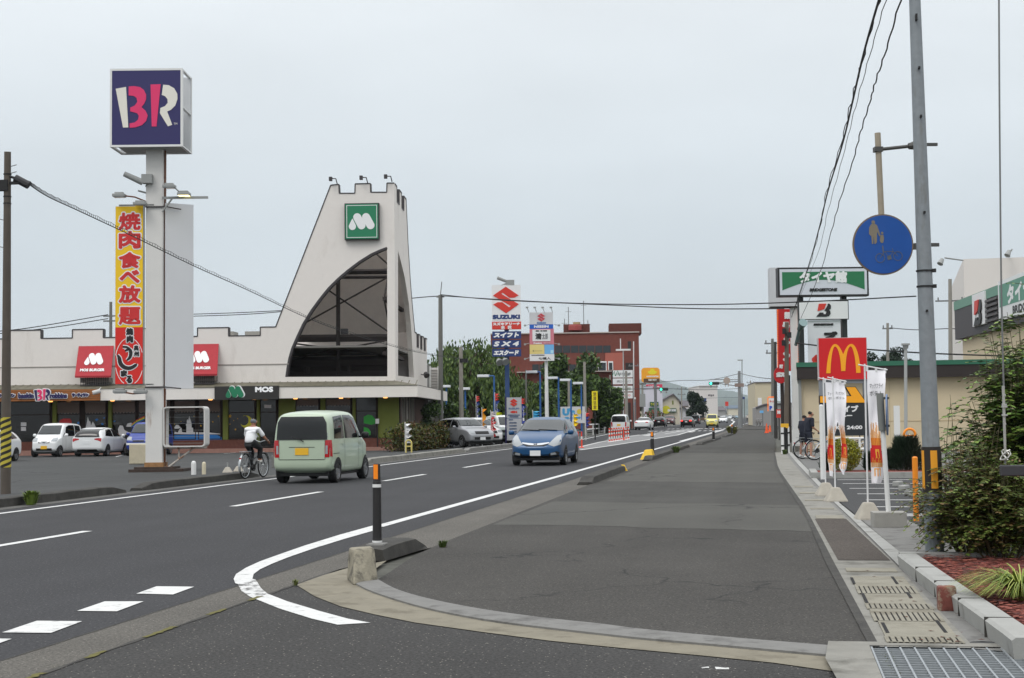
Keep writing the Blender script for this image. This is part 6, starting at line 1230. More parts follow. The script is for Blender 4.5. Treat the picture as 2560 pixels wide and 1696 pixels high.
def arches(mb, f, m_y, k=1.0, T=None):
    L_ = [(657, 594), (668, 480), (690, 370), (715, 280), (742, 232), (772, 213), (802, 228), (830, 275), (858, 335), (878, 350)]
    outl = [(657, 594)] + bez((657, 594), (668, 380), (712, 214), (770, 213), 12)[1:] + bez((770, 213), (812, 213), (846, 270), (878, 348), 8)[1:] + bez((878, 348), (910, 268), (938, 213), (985, 211), 8)[1:] + bez((985, 211), (1050, 214), (1096, 380), (1104, 588), 12)[1:] + [(1048, 590)] + bez((1048, 590), (1042, 410), (1010, 245), (974, 242), 12)[1:] + bez((974, 242), (940, 246), (912, 350), (906, 564), 10)[1:] + [(852, 566)] + bez((852, 566), (846, 350), (806, 246), (770, 244), 10)[1:] + bez((770, 244), (736, 250), (716, 410), (711, 594), 12)[1:]
    mb.prism([[f(*p_) for p_ in outl]], m_y - .012, m_y - .001, T=T)
mb = MB(); arches(mb, lambda x, y: MC.at(*z_(x, y), -.14), -.14); mb.build('arches', gold, rf)
for x0, x1 in ((566, 640), (1140, 1204)): a, b_ = MC.at(*z_(x0, 900))[0], MC.at(*z_(x1, 900))[0]; mb = MB(); mb.box(a, b_, -.10, .10, 0, MC.at(*z_(600, 665))[1]); bevel(mb.build('post', postg, t), .015)
rb('crossbar', 640, 672, 1140, 722, postg, -.09, .09, t)
bb_, (a, b_, zb, zt) = rb('black_panel', 575, 985, 1206, 1408, bk, -.13, .08, t)
mb = MB(); mb.prism([[MC.at(*z_(x, y), -.14) for x, y in ((570, 886), (975, 884), (905, 770), (1042, 768), (1194, 984), (570, 988))]], -.13, .05); ar = mb.build('arrow', mat('arrow_edge', (40, 36, 30), .5), t)
mb = MB(); mb.prism([[MC.at(*z_(x, y), -.14) for x, y in ((578, 894), (988, 893), (918, 777), (1037, 776), (1178, 977), (578, 979))]], -.145, -.131); mb.build('arrow', gold, ar)
def ml(tx, x, y, w_, h_, bold=.02): X, Z = MC.at(*z_(x, y), -.13); k = MC.dist() / FPX / 5.228; mb = MB(); text(mb, tx, X, Z, w_ * k, h_ * k, -.131, bold, th=.006); mb.build('lettering', P_white, bb_)
ml('ドライブ', 885, 1058, 380, 88, .012); ml('スルー', 880, 1148, 230, 52, .008); ml('00 - 24:00', 940, 1302, 372, 50, .007)
fl_w = mat('flag_white', (242, 240, 244), .8, var=.03, vs=6); fl_red = mat('flag_red', (206, 34, 36), .8, var=.1, vs=14); fl_yel = mat('flag_fries', (236, 176, 60), .8, var=.14, vs=18); fl_org = mat('flag_fries_dark', (206, 126, 40), .8); fl_pole = mat('flag_pole', (220, 220, 220), .4)
def nobori(px_base, py_base, trace, lab_, txt, seed, base_lab):
    q = G(px_base, py_base, .03); F_ = Fr(q, R_(8)); dd = F_.dist(); t_ = thing('banner_flag', q, F_.rz, lab_, 'flag', 'promotional flags on concrete bases')
    random.seed(seed); rows = [(F_.at(xl, y)[0], F_.at(xr, y)[0], F_.at(xl, y)[1]) for xl, xr, y in trace]; n = len(rows); ztop, zbot = rows[0][2], rows[-1][2]
    def edge(z):
        for a_, b__ in zip(rows, rows[1:]):
            if a_[2] >= z >= b__[2]: f = (a_[2] - z) / (a_[2] - b__[2]); f2 = f * f * (3 - 2 * f); return a_[0] + (b__[0] - a_[0]) * f2, a_[1] + (b__[1] - a_[1]) * f2
        return rows[-1][:2] if z < zbot else rows[0][:2]
    def M(u, v, off=0):                                   # u across 0..1, v down 0..1
        z = ztop + (zbot - ztop) * v; xl, xr = edge(z); x = xl + (xr - xl) * u
        amp = .06 * min(1, .3 + v); y = amp * math.sin(u * 7 + v * 5 + seed) * u + .05 * math.sin(v * 11 + seed) * u
        return Vector((x, y - off, z - .02 * u * math.sin(seed)))
    def grid(mb, u0, u1, v0, v1, nu, nv, off, mi=0, f=None):
        vs = []
        for j in range(nv + 1):
            for i in range(nu + 1):
                u, v = u0 + (u1 - u0) * i / nu, v0 + (v1 - v0) * j / nv
                if f: u, v = f(u, v)
                vs.append(M(u, v, off))
        mb.add(vs, [(j * (nu + 1) + i, j * (nu + 1) + i + 1, (j + 1) * (nu + 1) + i + 1, (j + 1) * (nu + 1) + i) for j in range(nv) for i in range(nu)], mi)
    mb = MB(); grid(mb, 0, 1, 0, 1, 10, 40, 0); cl = mb.build('cloth', fl_w, t_, smooth=True, fixn=False)
    mb = MB(); grid(mb, .1, 1, .60, .70, 8, 4, .004, 0); grid(mb, 0, 1, .69, .82, 9, 6, .0045, 0)
    mb.build('print_red', fl_red, cl, smooth=True, fixn=False)
    mb = MB()
    for i in range(16): u = .08 + .055 * i; hh = .60 - .11 * abs(math.sin(i * 2.3 + seed)) - .03; grid(mb, u, u + .035, hh, .665, 1, 5, .006 + .0005 * (i % 3), i % 2)
    for i in range(14): u = .03 + .065 * i; grid(mb, u, u + .04, .815 - .02 * (i % 3), .86, 1, 4, .0065 + .0005 * (i % 3), i % 2)
    grid(mb, .42, .50, .70, .78, 1, 3, .0062, 0); grid(mb, .62, .70, .70, .78, 1, 3, .0062, 0); grid(mb, .50, .62, .70, .72, 1, 1, .0062, 0)
    mb.build('print_yellow', [fl_yel, fl_org], cl, fixn=False)
    mb = MB()
    for u in (.25, .45, .65): grid(mb, u, u + .07, .875, .94, 1, 4, .005)
    grid(mb, .25, .72, .87, .878, 3, 1, .005); mb.build('arches', gold, cl, fixn=False)
    mb = MB(); T = lambda p_: M(p_.x, p_.z, .006)
    for i, (tx, v, hh) in enumerate(txt):
        m2 = MB(); text(m2, tx, .5, 0, .74, hh, 0, .0, th=0); m2.v = [tuple(M(x, v - zz, .007)) for x, yy, zz in m2.v]; mb.add(m2.v, m2.f)
    mb.build('lettering', P_black, cl, fixn=False)
    mb = MB(); xl = rows[0][0]; mb.tube((xl - .03, 0.02, .1), (xl - .03, .02, ztop + .09), .013, n=10); mb.tube((xl - .12, .02, ztop + .08), (rows[0][1] + .03, .0, ztop + .0), .010, n=8)
    for f in (.0, .5, 1.0): x = xl + (rows[0][1] - xl) * f; mb.cb((x, .01, ztop + .02 - .03 * f), .03, .02, .07)
    mb.build('flag_pole', fl_pole, t_)
    flag_base((q.x + F_.c * (xl - .03), q.y + F_.s * (xl - .03), .03), .24, .19, .07, base_lab, 'concrete bases of the promotional flags', pin=False)
z3p = lambda x, y: (1940 + x / 3.734, 1000 + y / 3.734)
nobori(2065, 1240, [(2063, 2099, 956), (2064, 2104, 985), (2066, 2104, 1015), (2067, 2096, 1040), (2068, 2091, 1062), (2069, 2086, 1090), (2069, 2083, 1120), (2069, 2084, 1150), (2072, 2082, 1165), (2074, 2082, 1190)], 'twisted picture flag, leftmost before the drive-through board', (('マックフライ', .12, .035), ('ポテト', .17, .03)), 1, 'concrete flag base farthest along the forecourt edge')
nobori(2112, 1254, [(2087, 2112, 955), (2085, 2115, 985), (2086, 2113, 1015), (2091, 2111, 1045), (2096, 2111, 1062), (2101, 2114, 1090), (2104, 2117, 1125), (2102, 2118, 1155), (2097, 2117, 1165), (2106, 2112, 1186)], 'narrow twisted picture flag, the middle of the three', (('マックフライ', .12, .035), ('ポテト', .17, .03)), 2, 'concrete flag base second from the camera')
nobori(2180, 1299, [(2168, 2213, 926), (2168, 2212, 945), (2168, 2210, 975), (2170, 2206, 1010), (2172, 2203, 1050), (2174, 2202, 1090), (2176, 2203, 1125), (2177, 2210, 1160), (2178, 2212, 1190), (2179, 2206, 1208)], 'wide picture flag nearest the camera beside the white post', (('マックフライ', .14, .045), ('ポテト', .205, .045)), 3, 'concrete flag base beside the big pale block')
q = G(2222, 1318, .03); t = thing('sign_post', (q.x, q.y, .03), R_(4), 'white post in a pale concrete block with a round sign seen edge-on', 'sign post')
mb = MB(); mb.cb((0, 0, .10), .42, .34, .20); bevel(mb.build('block', mat('block_pale', (150, 148, 142), .9, var=.08, vs=6), t), .012)
mb = MB(); mb.tube((0, 0, .2), (-.06, 0, 1.62), .032, .030, 16); mb.build('post', white_m, t)
mb = MB(); mb.tube((-.055, -.01, 1.25), (-.075, -.01, 1.74), .047, n=18); mb.build('sleeve', mat('sleeve_grey', (120, 122, 118), .6), t)
mb = MB(); mb.disc((0, 0), .27, -.01, .01, 32); M4 = Matrix.Translation((.02, .05, 1.46)) @ Matrix.Rotation(R_(80), 4, 'Z'); mb.v = [tuple(M4 @ Vector(v)) for v in mb.v]; mb.build('round_sign', mat('sign_dull_blue', (92, 112, 146), .5), t)
mb = MB(); mb.box(-.10, .04, -.03, .03, 1.66, 1.69); mb.box(-.10, .04, -.03, .03, 1.30, 1.33); mb.build('bracket', bracket_m, t)
def bollard(px, py, top, r, lb, m, lean=0):
    q = G(px, py, .03); h = (py - top) / 3745 * (q - CAM).dot(FW); t_ = thing('bollard', q, 0, lb, 'bollard'); mb = MB(); mb.lathe([(r, 0), (r, h - r * .5), (r * .8, h - r * .15), (r * .3, h)], n=18); mb.build('post', m, t_)
org = mat('bollard_orange', (240, 142, 26), .5, var=.05, vs=6)
bollard(2291, 1303, 1142, .038, 'tall plain orange bollard beside the steel pole', org); bollard(2057, 1199, 1012, .05, 'thick white bollard at the corner of the drive-through planter', white_m); bollard(2065.5, 1146, 1096, .05, 'orange bollard half hidden behind the leftmost flag', org); bollard(2095, 1140, 1102, .06, 'orange bollard between the two twisted flags', org)
for i, (x, y) in enumerate(((1090, 810), (1145, 850), (1200, 885), (1240, 905), (1285, 935))): q = G(*z3p(x, y), .033); mb = MB(); mb.cb((0, 0, .055), .32, .14, .11); o = bevel(mb.build('wheel_stop', con_pale), .025); o.location = (q.x + .1, q.y, q.z); o.rotation_euler = (0, 0, R_(70)); tag(o, 'pale concrete wheel stop in the bay row, %s' % ['farthest of five', 'second farthest of five', 'third of five', 'fourth, partly behind the orange bollard', 'nearest, behind the orange bollard'][i], 'wheel stop', 'wheel stops in the parking bays')
mb = MB(); mb.box(.76, 9, 35.3, 35.46, .02, .17); tag(mb.build('planter_kerb', con_pale), kind='structure'); mb = MB(); mb.box(.76, .92, 35.46, 38, .02, .165); tag(mb.build('planter_kerb', con_pale), kind='structure'); sheet('mulch_bed', [(.92, 35.46), (9, 35.46), (9, 39.5), (.92, 38)], .12, mul)
q = D(2275, 1122, 46); t = thing('hoop_barrier', (q.x, q.y, .03), R_(8), 'orange hoop barrier with a crossbar behind the dark shrub', 'barrier'); k = 46 / 3745; r = 14 * k; H_ = 1.0
mb = MB(); mb.path([(-r, 0, 0), (-r, 0, H_ - r)] + [(r * math.cos(a), 0, H_ - r + r * math.sin(a)) for a in [math.pi - math.pi * i / 10 for i in range(1, 10)]] + [(r, 0, H_ - r), (r, 0, 0)], .04, 8); mb.tube((-r, 0, H_ - r * 1.2), (r, 0, H_ - r * 1.2), .025); mb.build('hoop', org, t); bollard(2274, 1140, 1086, .045, 'white bollard behind the orange hoop', white_m)
q = D(2243, 1116, 52); t = thing('notice_board', (q.x, q.y, .03), R_(6), 'narrow white board standing against the beige wall', 'board'); mb = MB(); mb.box(-.09, .11, -.04, .04, .2, 1.75); mb.build('panel', white_m, t)
q = D(2264, 1110, 50); b_ = Vector((q.x, q.y, .03)); t, d = pole('street_lamp', b_, D(2264, 872, 50), .06, .05, mat('lamp_pole_pale', (168, 170, 168), .6), 'slim pale lamp post with a flat square head before the beige wall', cat='street lamp'); mb = MB(); mb.cb((d.x, d.y, d.z + .14), .26, .26, .06); mb.tube(d, d + Vector((0, 0, .12)), .09, .1, 10); mb.build('lamp_head', lamp_grey, t)
beige = mat('wall_beige', (210, 194, 164), .8, var=.02, vs=1.2); dbr = mat('fascia_darkbrown', (44, 36, 34), .7); grn = mat('coping_green', (40, 104, 80), .6); dgrey = mat('fascia_charcoal', (66, 62, 64), .6)
q = D(1996, 1100, 62); q.z = 0; BW = Fr(q, R_(-1)); t = thing('tyre_shop_annex', BW.o, BW.rz, 'long low beige building with a dark fascia and green coping', 'building')
x0 = BW.at(1999, 960)[0]; xf = BW.at(1992, 930)[0]; zw = BW.at(2300, 944)[1]; zg = BW.at(2300, 914)[1]; zt = BW.at(2300, 902.5)[1]
mb = MB(); mb.box(x0, 26, 0, 9, 0, zw + .2); wl = mb.build('wall', beige, t); mb = MB(); zz = BW.at(2300, 1053)[1]; mb.box(x0 - .01, 26, -.012, .0, zz - .012, zz + .02); i = x0 + 1.8
while i < 26: mb.box(i, i + .012, -.008, 0, .1, zw); i += 1.8
mb.build('panel_joint', mat('joint_beige', (184, 164, 132), .8), wl)
mb = MB(); mb.box(xf, 26, -.45, 9, zw, zg); mb.build('fascia', dbr, t); mb = MB(); mb.box(xf - .02, 26, -.48, 9, zg, zt); mb.build('coping', grn, t)
mb = MB(); mb.box(xf + .05, xf + .17, -.2, -.08, 0, zw); mb.build('downpipe', lamp_grey, t)
A0, A1 = Vector((10.3, 90, 0)), Vector((12.5, 61.5, 0)); dv = A1 - A0; TS = Fr(A0, math.atan2(dv.y, dv.x)); LT = dv.length
t = thing('tyre_shop', TS.o, TS.rz, 'tall dark-fronted tyre shop with green signs at the right edge', 'shop'); zT = lambda x, y: (2200 + x / 3.92, 600 + y / 3.92)
zt1 = TS.at(*zT(700, 620))[1]; zg1 = zt1 - .5; zb1 = TS.at(*zT(760, 975))[1]
mb = MB(); mb.box(.6, LT + 4, .3, 16, 0, zb1 + .2); mb.build('wall', beige, t); mb = MB(); mb.box(0, LT + 4, 0, 16, zb1, zg1); mb.build('fascia', dgrey, t); mb = MB(); mb.box(-.02, LT + 4, -.03, 16, zg1, zt1); mb.build('coping', mat('coping_sage', (104, 146, 128), .6), t)
def tsb(name, x0, y0, x1, y1, m, d=-.12, par=None):
    (a, zt_), (b__, zb__) = TS.at(*zT(x0, y0), d), TS.at(*zT(x1, y1), d); zt_ = (TS.at(*zT(x0, y0), d)[1]); mb = MB(); mb.box(a, b__, d, -.001, min(zb__, zt_ - .2), zt_); return mb.build(name, m, par or t), (a, b__, zb__, zt_)
BLOGO = [[(640, 522), (722, 520), (700, 580), (640, 600), (625, 598)], [(738, 520), (760, 524), (772, 545), (770, 575), (752, 590), (765, 605), (768, 630), (752, 655), (720, 663), (612, 663), (650, 618), (690, 618), (690, 635), (712, 636), (722, 620), (722, 600), (700, 600), (735, 540)]]
o, g_ = tsb('sign_panel', 900, 545, 1030, 820, signw); cx, cz = (g_[0] + g_[1]) / 2, (zg1 + zb1) / 2 + .25; kx_, kz_ = (g_[1] - g_[0]) * .62 / 160, 1.35 / 143
for i, m in ((0, bred), (1, P_black)): mb = MB(); mb.prism([[(cx + (x - 692) * kx_, cz - (y - 591) * kz_) for x, y in BLOGO[i]]], -.2, -.122); mb.build('emblem', m, o)
a, zz = TS.at(*zT(1030, 560), -.1); b__ = TS.at(*zT(1150, 560), -.1)[0]; mb = MB(); i = zb1 + .45
while i < zg1 - .2: mb.box(a, b__, -.14, -.01, i, i + .12); i += .26
mb.build('louvre', mat('louvre_charcoal', (84, 80, 80), .6), t)
a = TS.at(*zT(1160, 560), -.15)[0]; mb = MB(); mb.box(a, LT + 2, -.16, -.001, zb1 + .35, zt1 + .1); o = mb.build('sign_panel', signw, t); mb = MB(); mb.box(a + .3, LT + 2, -.17, -.161, zb1 + 1.0, zt1 - .1); mb.build('sign_green', mat('sign_sage', (84, 142, 120), .5), o)
mb = MB(); text(mb, 'タイヤ館', a + 5.2, (zb1 + zt1) / 2 + .38, 6.4, 1.0, -.171, .06); mb.build('lettering', P_white, o); mb = MB(); text(mb, 'BRIDGESTONE', a + 6, zb1 + .68, 6, .4, -.161, .03); mb.build('lettering', P_black, o)
q = D(2419, 1040, 120); q.z = 0; WH = Fr(q, R_(-2)); t = thing('warehouse', WH.o, WH.rz, 'plain white windowless hall rising behind the tyre shop', 'building'); zt1 = WH.at(2450, 647)[1]; mb = MB(); xl = WH.at(2379, 800, 22)[0]; mb.add([(0, 0, 0), (30, 0, 0), (30, 0, zt1), (0, 0, zt1), (xl, 22, 0), (xl, 22, zt1 - .6), (30, 22, 0), (30, 22, zt1 - .6)], [(0, 1, 2, 3), (4, 0, 3, 5), (3, 2, 7, 5), (4, 5, 7, 6), (1, 6, 7, 2)]); mb.build('wall', mat('hall_white', (222, 216, 210), .8), t)
for x, y, s_ in ((2362, 645, 1), (2530, 624, -1)):
    X, Z = WH.at(x, y, -1); mb = MB(); x2, z2 = WH.at(x + (48 if s_ > 0 else -13), y + (6 if s_ > 0 else 18), 0); mb.tube((X, -1, Z), (x2, .2, z2), .06); mb.tube((X - .2, -1, Z - .1), (X - .4, -1.2, Z - .5), .15, .25); mb.build('gooseneck_lamp', lamp_grey, t)
q = D(2060, 1080, 73); q.z = 0; TP = Fr(q, R_(10)); t = thing('pole_sign', TP.o, TP.rz, 'green and white tyre shop sign on two black posts', 'pole sign'); zP = lambda x, y: (1900 + x / 4.356, 640 + y / 4.356)
def tb_(name, x0, y0, x1, y1, m, d0, d1, par=None):
    a = TP.at(*zP(x0, (y0 + y1) / 2), d0)[0]; b__ = TP.at(*zP(x1, (y0 + y1) / 2), d0)[0]; zt_ = TP.at(*zP((x0 + x1) / 2, y0), d0)[1]; zb__ = TP.at(*zP((x0 + x1) / 2, y1), d0)[1]; mb = MB(); mb.box(a, b__, d0, d1, zb__, zt_); return mb.build(name, m, par or t), (a, b__, zb__, zt_)
zz = TP.at(*zP(900, 480))[1]
for x0, x1 in ((430, 482), (900, 955)): a, b__ = TP.at(*zP(x0, 900))[0], TP.at(*zP(x1, 900))[0]; mb = MB(); mb.box(a, b__, .02, .4, 0, zz + .4); mb.build('post', mat('post_blackgreen', (28, 32, 32), .5), t)
o, _ = tb_('frame', 195, 124, 1184, 440, P_black, -.3, .3); o2, g_ = tb_('face', 215, 142, 1165, 422, mat('face_white', (206, 208, 216), .5), -.31, -.301, o)
zlo, zhi = TP.at(*zP(690, 345), -.31)[1], g_[3] - .02; n = 24; arcp = [(g_[0] + .12 + (g_[1] - g_[0] - .24) * i / n, zlo + .55 * math.sin(math.pi * (i / n)) ** 1 * .9 - .12) for i in range(n + 1)]
mb = MB(); mb.prism([arcp + [(g_[1] - .12, zhi - .12), (g_[0] + .12, zhi - .12)]], -.32, -.311); mb.build('face_green', mat('tyre_green', (30, 112, 70), .5), o)
def tl_(tx, x, y, w_, h_, m, par, y0=-.32, bold=.05, shear=0): X, Z = TP.at(*zP(x, y), y0); k = TP.dist() / FPX / 4.356; mb = MB(); text(mb, tx, X, Z, w_ * k, h_ * k, y0, bold, shear, th=.02); mb.build('lettering', m, par)
tl_('タイヤ館', 688, 232, 520, 130, P_white, o, bold=.034); tl_('BRIDGESTONE', 690, 370, 305, 36, P_black, o, bold=.016, shear=.2)
o, _ = tb_('board', 420, 488, 966, 695, P_black, -.2, .0); o2, g_ = tb_('face', 428, 496, 958, 687, signw, -.21, -.201, o); k = TP.dist() / FPX / 4.356
for i, m in ((0, bred), (1, P_black)): mb = MB(); mb.prism([[TP.at(*zP(x, y), -.21) for x, y in BLOGO[i]]], -.24, -.212); mb.build('emblem', m, o)
o, _ = tb_('banner', 524, 702, 882, 1200, mat('banner_white', (214, 216, 220), .7), -.1, -.05); tl_('BRIDGESTONE', 690, 748, 220, 24, P_black, o, -.11, .02, .2); tl_('Solutions for your journey', 690, 777, 200, 9, P_black, o, -.11, .0); tl_('ブ', 770, 868, 150, 90, P_black, o, -.11, .06); tl_('タ', 620, 1130, 120, 110, bred, o, -.11, .12)
X, Z = TP.at(*zP(455, 765), -.5); mb = MB(); mb.tube((X, -.9, Z + .15), (X - .1, -.4, Z - .15), .22, .12, 14); mb.tube((X - .1, -.4, Z - .15), (X - .2, .1, Z - .9), .08); mb.build('floodlight', mat('lamp_glassy', (120, 140, 140), .2, .5), t)
skin_m = mat('skin', (176, 128, 104), .6); skin_tan = mat('skin_tanned', (150, 104, 82), .6)
def skinned(name, pts, edges, radii, m, parent, lv=2, root=0):
    """one continuous surface grown round a jointed skeleton"""
    me = bpy.data.meshes.new(name); me.from_pydata([tuple(p) for p in pts], edges, []); o = link(name, me)
    o.modifiers.new('s', 'SKIN'); sv = me.skin_vertices[0].data
    for i, r in enumerate(radii): sv[i].radius = (r, r) if not isinstance(r, tuple) else r; sv[i].use_root = (i == root)
    sb = o.modifiers.new('b', 'SUBSURF'); sb.levels = sb.render_levels = lv
    m2 = bpy.data.meshes.new_from_object(o.evaluated_get(bpy.context.evaluated_depsgraph_get())); o.modifiers.clear(); o.data = m2; m2.materials.clear(); m2.materials.append(m)
    m2.polygons.foreach_set('use_smooth', [True] * len(m2.polygons)); o.parent = parent; return o
def hand_chain(P, E, R, wrist, dirv, palmn, sc_=1.0):
    """palm and five bent fingers on the wrist vertex"""
    d = Vector(dirv).normalized(); n = Vector(palmn).normalized(); s_ = d.cross(n); w0 = Vector(P[wrist]); pi = len(P); P.append(w0 + d * .05 * sc_); R.append(.021 * sc_); E.append((wrist, pi)); pj = len(P); P.append(w0 + d * .085 * sc_); R.append(.020 * sc_); E.append((pi, pj))
    for f, (off, ln) in enumerate(((-.026, .062), (-.009, .072), (.009, .068), (.025, .052))):
        a = len(P); P.append(w0 + d * (.10 + .0) * sc_ + s_ * off * sc_); R.append(.0085 * sc_); E.append((pj, a)); P.append(w0 + (d * (.10 + ln * .5) + s_ * off * 1.05 + n * ln * .25) * sc_); R.append(.008 * sc_); E.append((a, a + 1)); P.append(w0 + (d * (.10 + ln * .65) + s_ * off * 1.05 + n * ln * .75) * sc_); R.append(.0065 * sc_); E.append((a + 1, a + 2))
    a = len(P); P.append(w0 + (d * .055 - s_ * .035 + n * .012) * sc_); R.append(.010 * sc_); E.append((pi, a)); P.append(w0 + (d * .085 - s_ * .045 + n * .035) * sc_); R.append(.008 * sc_); E.append((a, a + 1))
def person(name, loc, rz, label, J, shirt, pants, hair, shoe, sleeve=.5, short=False, skin=skin_m, bald=False, hr=1.0, group=None):
    """J: joints in metres: pelvis, chest, neck, head, and l/r shoulder elbow wrist hip knee ankle toe"""
    t = thing(name, loc, rz, label, 'person', group); V = {k: Vector(v) for k, v in J.items()}
    P, E, R = [], [], []
    def add(p, r, fr=None): P.append(Vector(p)); R.append(r); i = len(P) - 1; (E.append((fr, i)) if fr is not None else None); return i
    pel = add(V['pelvis'], (.11, .08)); ab = add(V['pelvis'].lerp(V['chest'], .5), (.11, .085), pel); ch = add(V['chest'], (.13, .10), ab); nk0 = add(V['chest'].lerp(V['neck'], .7), (.09, .075), ch); nk = add(V['neck'], .052, nk0)
    hd = V['head'] - V['neck']; j0 = add(V['neck'] + hd * .45, .062, nk); h1 = add(V['neck'] + hd * .75, (.078, .088), j0); add(V['neck'] + hd * 1.15, (.078, .092), h1); add(V['neck'] + hd * 1.5, .055, len(P) - 1)
    for s_ in 'lr':
        sh = add(V[s_ + 'sho'], .058, nk0); ua = add(V[s_ + 'sho'].lerp(V[s_ + 'elb'], .5), .045, sh); eb = add(V[s_ + 'elb'], .038, ua); fa = add(V[s_ + 'elb'].lerp(V[s_ + 'wri'], .4), .036, eb); wr = add(V[s_ + 'wri'], .024, fa); hand_chain(P, E, R, wr, V[s_ + 'wri'] - V[s_ + 'elb'], (0, 0, -1))
        hp = add(V[s_ + 'hip'], .07, pel); th = add(V[s_ + 'hip'].lerp(V[s_ + 'kne'], .5), .075, hp); kn = add(V[s_ + 'kne'], .054, th); cf = add(V[s_ + 'kne'].lerp(V[s_ + 'ank'], .35), .054, kn); an = add(V[s_ + 'ank'], .034, cf); add(V[s_ + 'toe'].lerp(V[s_ + 'ank'], .5), .036, an); add(V[s_ + 'toe'], .028, len(P) - 1)
    body = skinned('body', P, E, R, skin, t)
    # face: nose, eyes, mouth, ears
    up = hd.normalized(); fw = V.get('face', Vector((0, 1, 0))); fw = Vector(fw); fw = (fw - up * fw.dot(up)).normalized(); sd = fw.cross(up); hc = V['neck'] + hd * .98
    mb = MB(); mb.tube(hc + fw * .08 + up * .01, hc + fw * .105 - up * .025, .010, .015, 8)
    for s_ in (1, -1): mb.tube(hc + sd * s_ * .075 - fw * .005 + up * .02, hc + sd * s_ * .086 - fw * .012 - up * .03, .018, .014, 8)
    mb.build('face', skin, body, smooth=True)
    mb = MB()
    for s_ in (1, -1): mb.cb(hc + fw * .082 + sd * s_ * .032 + up * .018, .018, .018, .012)
    mb.cb(hc + fw * .085 - up * .055, .045, .012, .008); mb.build('face_features', mat('features_dark', (50, 34, 30), .6), body)
    P, E, R = [], [], []; ch = add(V['pelvis'] - Vector((0, 0, .06)), (.155, .13))
    for f in (.2, .45, .7, .95): ch = add(V['pelvis'].lerp(V['chest'], f), (.158 + .014 * f, .135 + .01 * f), ch)
    nk0 = add(V['chest'].lerp(V['neck'], .55), (.15, .125), ch); add(V['neck'] - (V['neck'] - V['chest']) * .08, .062, nk0)
    for s_ in 'lr': sh = add(V[s_ + 'sho'], .072, nk0); add(V[s_ + 'sho'].lerp(V[s_ + 'elb'], sleeve * .6), .064, sh); add(V[s_ + 'sho'].lerp(V[s_ + 'elb'], sleeve * 1.25), .068, len(P) - 1)
    skinned('shirt', P, E, R, shirt, t)
    P, E, R = [], [], []; pel = add(V['pelvis'], (.165, .14)); add(V['pelvis'].lerp(V['chest'], .25), (.145, .115), pel)
    for s_ in 'lr':
        hp = add(V[s_ + 'hip'], .115, pel); th = add(V[s_ + 'hip'].lerp(V[s_ + 'kne'], .55), .09, hp)
        kn = add(V[s_ + 'hip'].lerp(V[s_ + 'kne'], .95), .078, th)
        if not short: cf = add(V[s_ + 'kne'].lerp(V[s_ + 'ank'], .45), .072, kn); add(V[s_ + 'kne'].lerp(V[s_ + 'ank'], .93), .062, cf)
    skinned('shorts' if short else 'trousers', P, E, R, pants, t)
    for s_ in 'lr':
        a, b_ = V[s_ + 'ank'], V[s_ + 'toe']; dn = Vector((0, 0, -.035)); bk_ = (a - b_).normalized() * .06
        skinned('shoe', [a + bk_ + dn, a.lerp(b_, .4) + dn, b_ + dn * .8], [(0, 1), (1, 2)], [(.042, .042), (.045, .048), (.040, .032)], shoe, t, 1)
    hb = -fw * .018; P, E, R = [], [], []; a = add(V['neck'] + hd * .52 + hb * 1.9, (.070, .075)); a = add(V['neck'] + hd * .82 + hb * 1.8, (.086 * hr, .092 * hr), a); b_ = add(V['neck'] + hd * 1.12 + hb * 1.4, (.088 * hr, .098 * hr), a); add(V['neck'] + hd * 1.48 + hb, (.072 * hr, .078 * hr), b_); skinned('hair', P, E, R, hair, t)
    return t
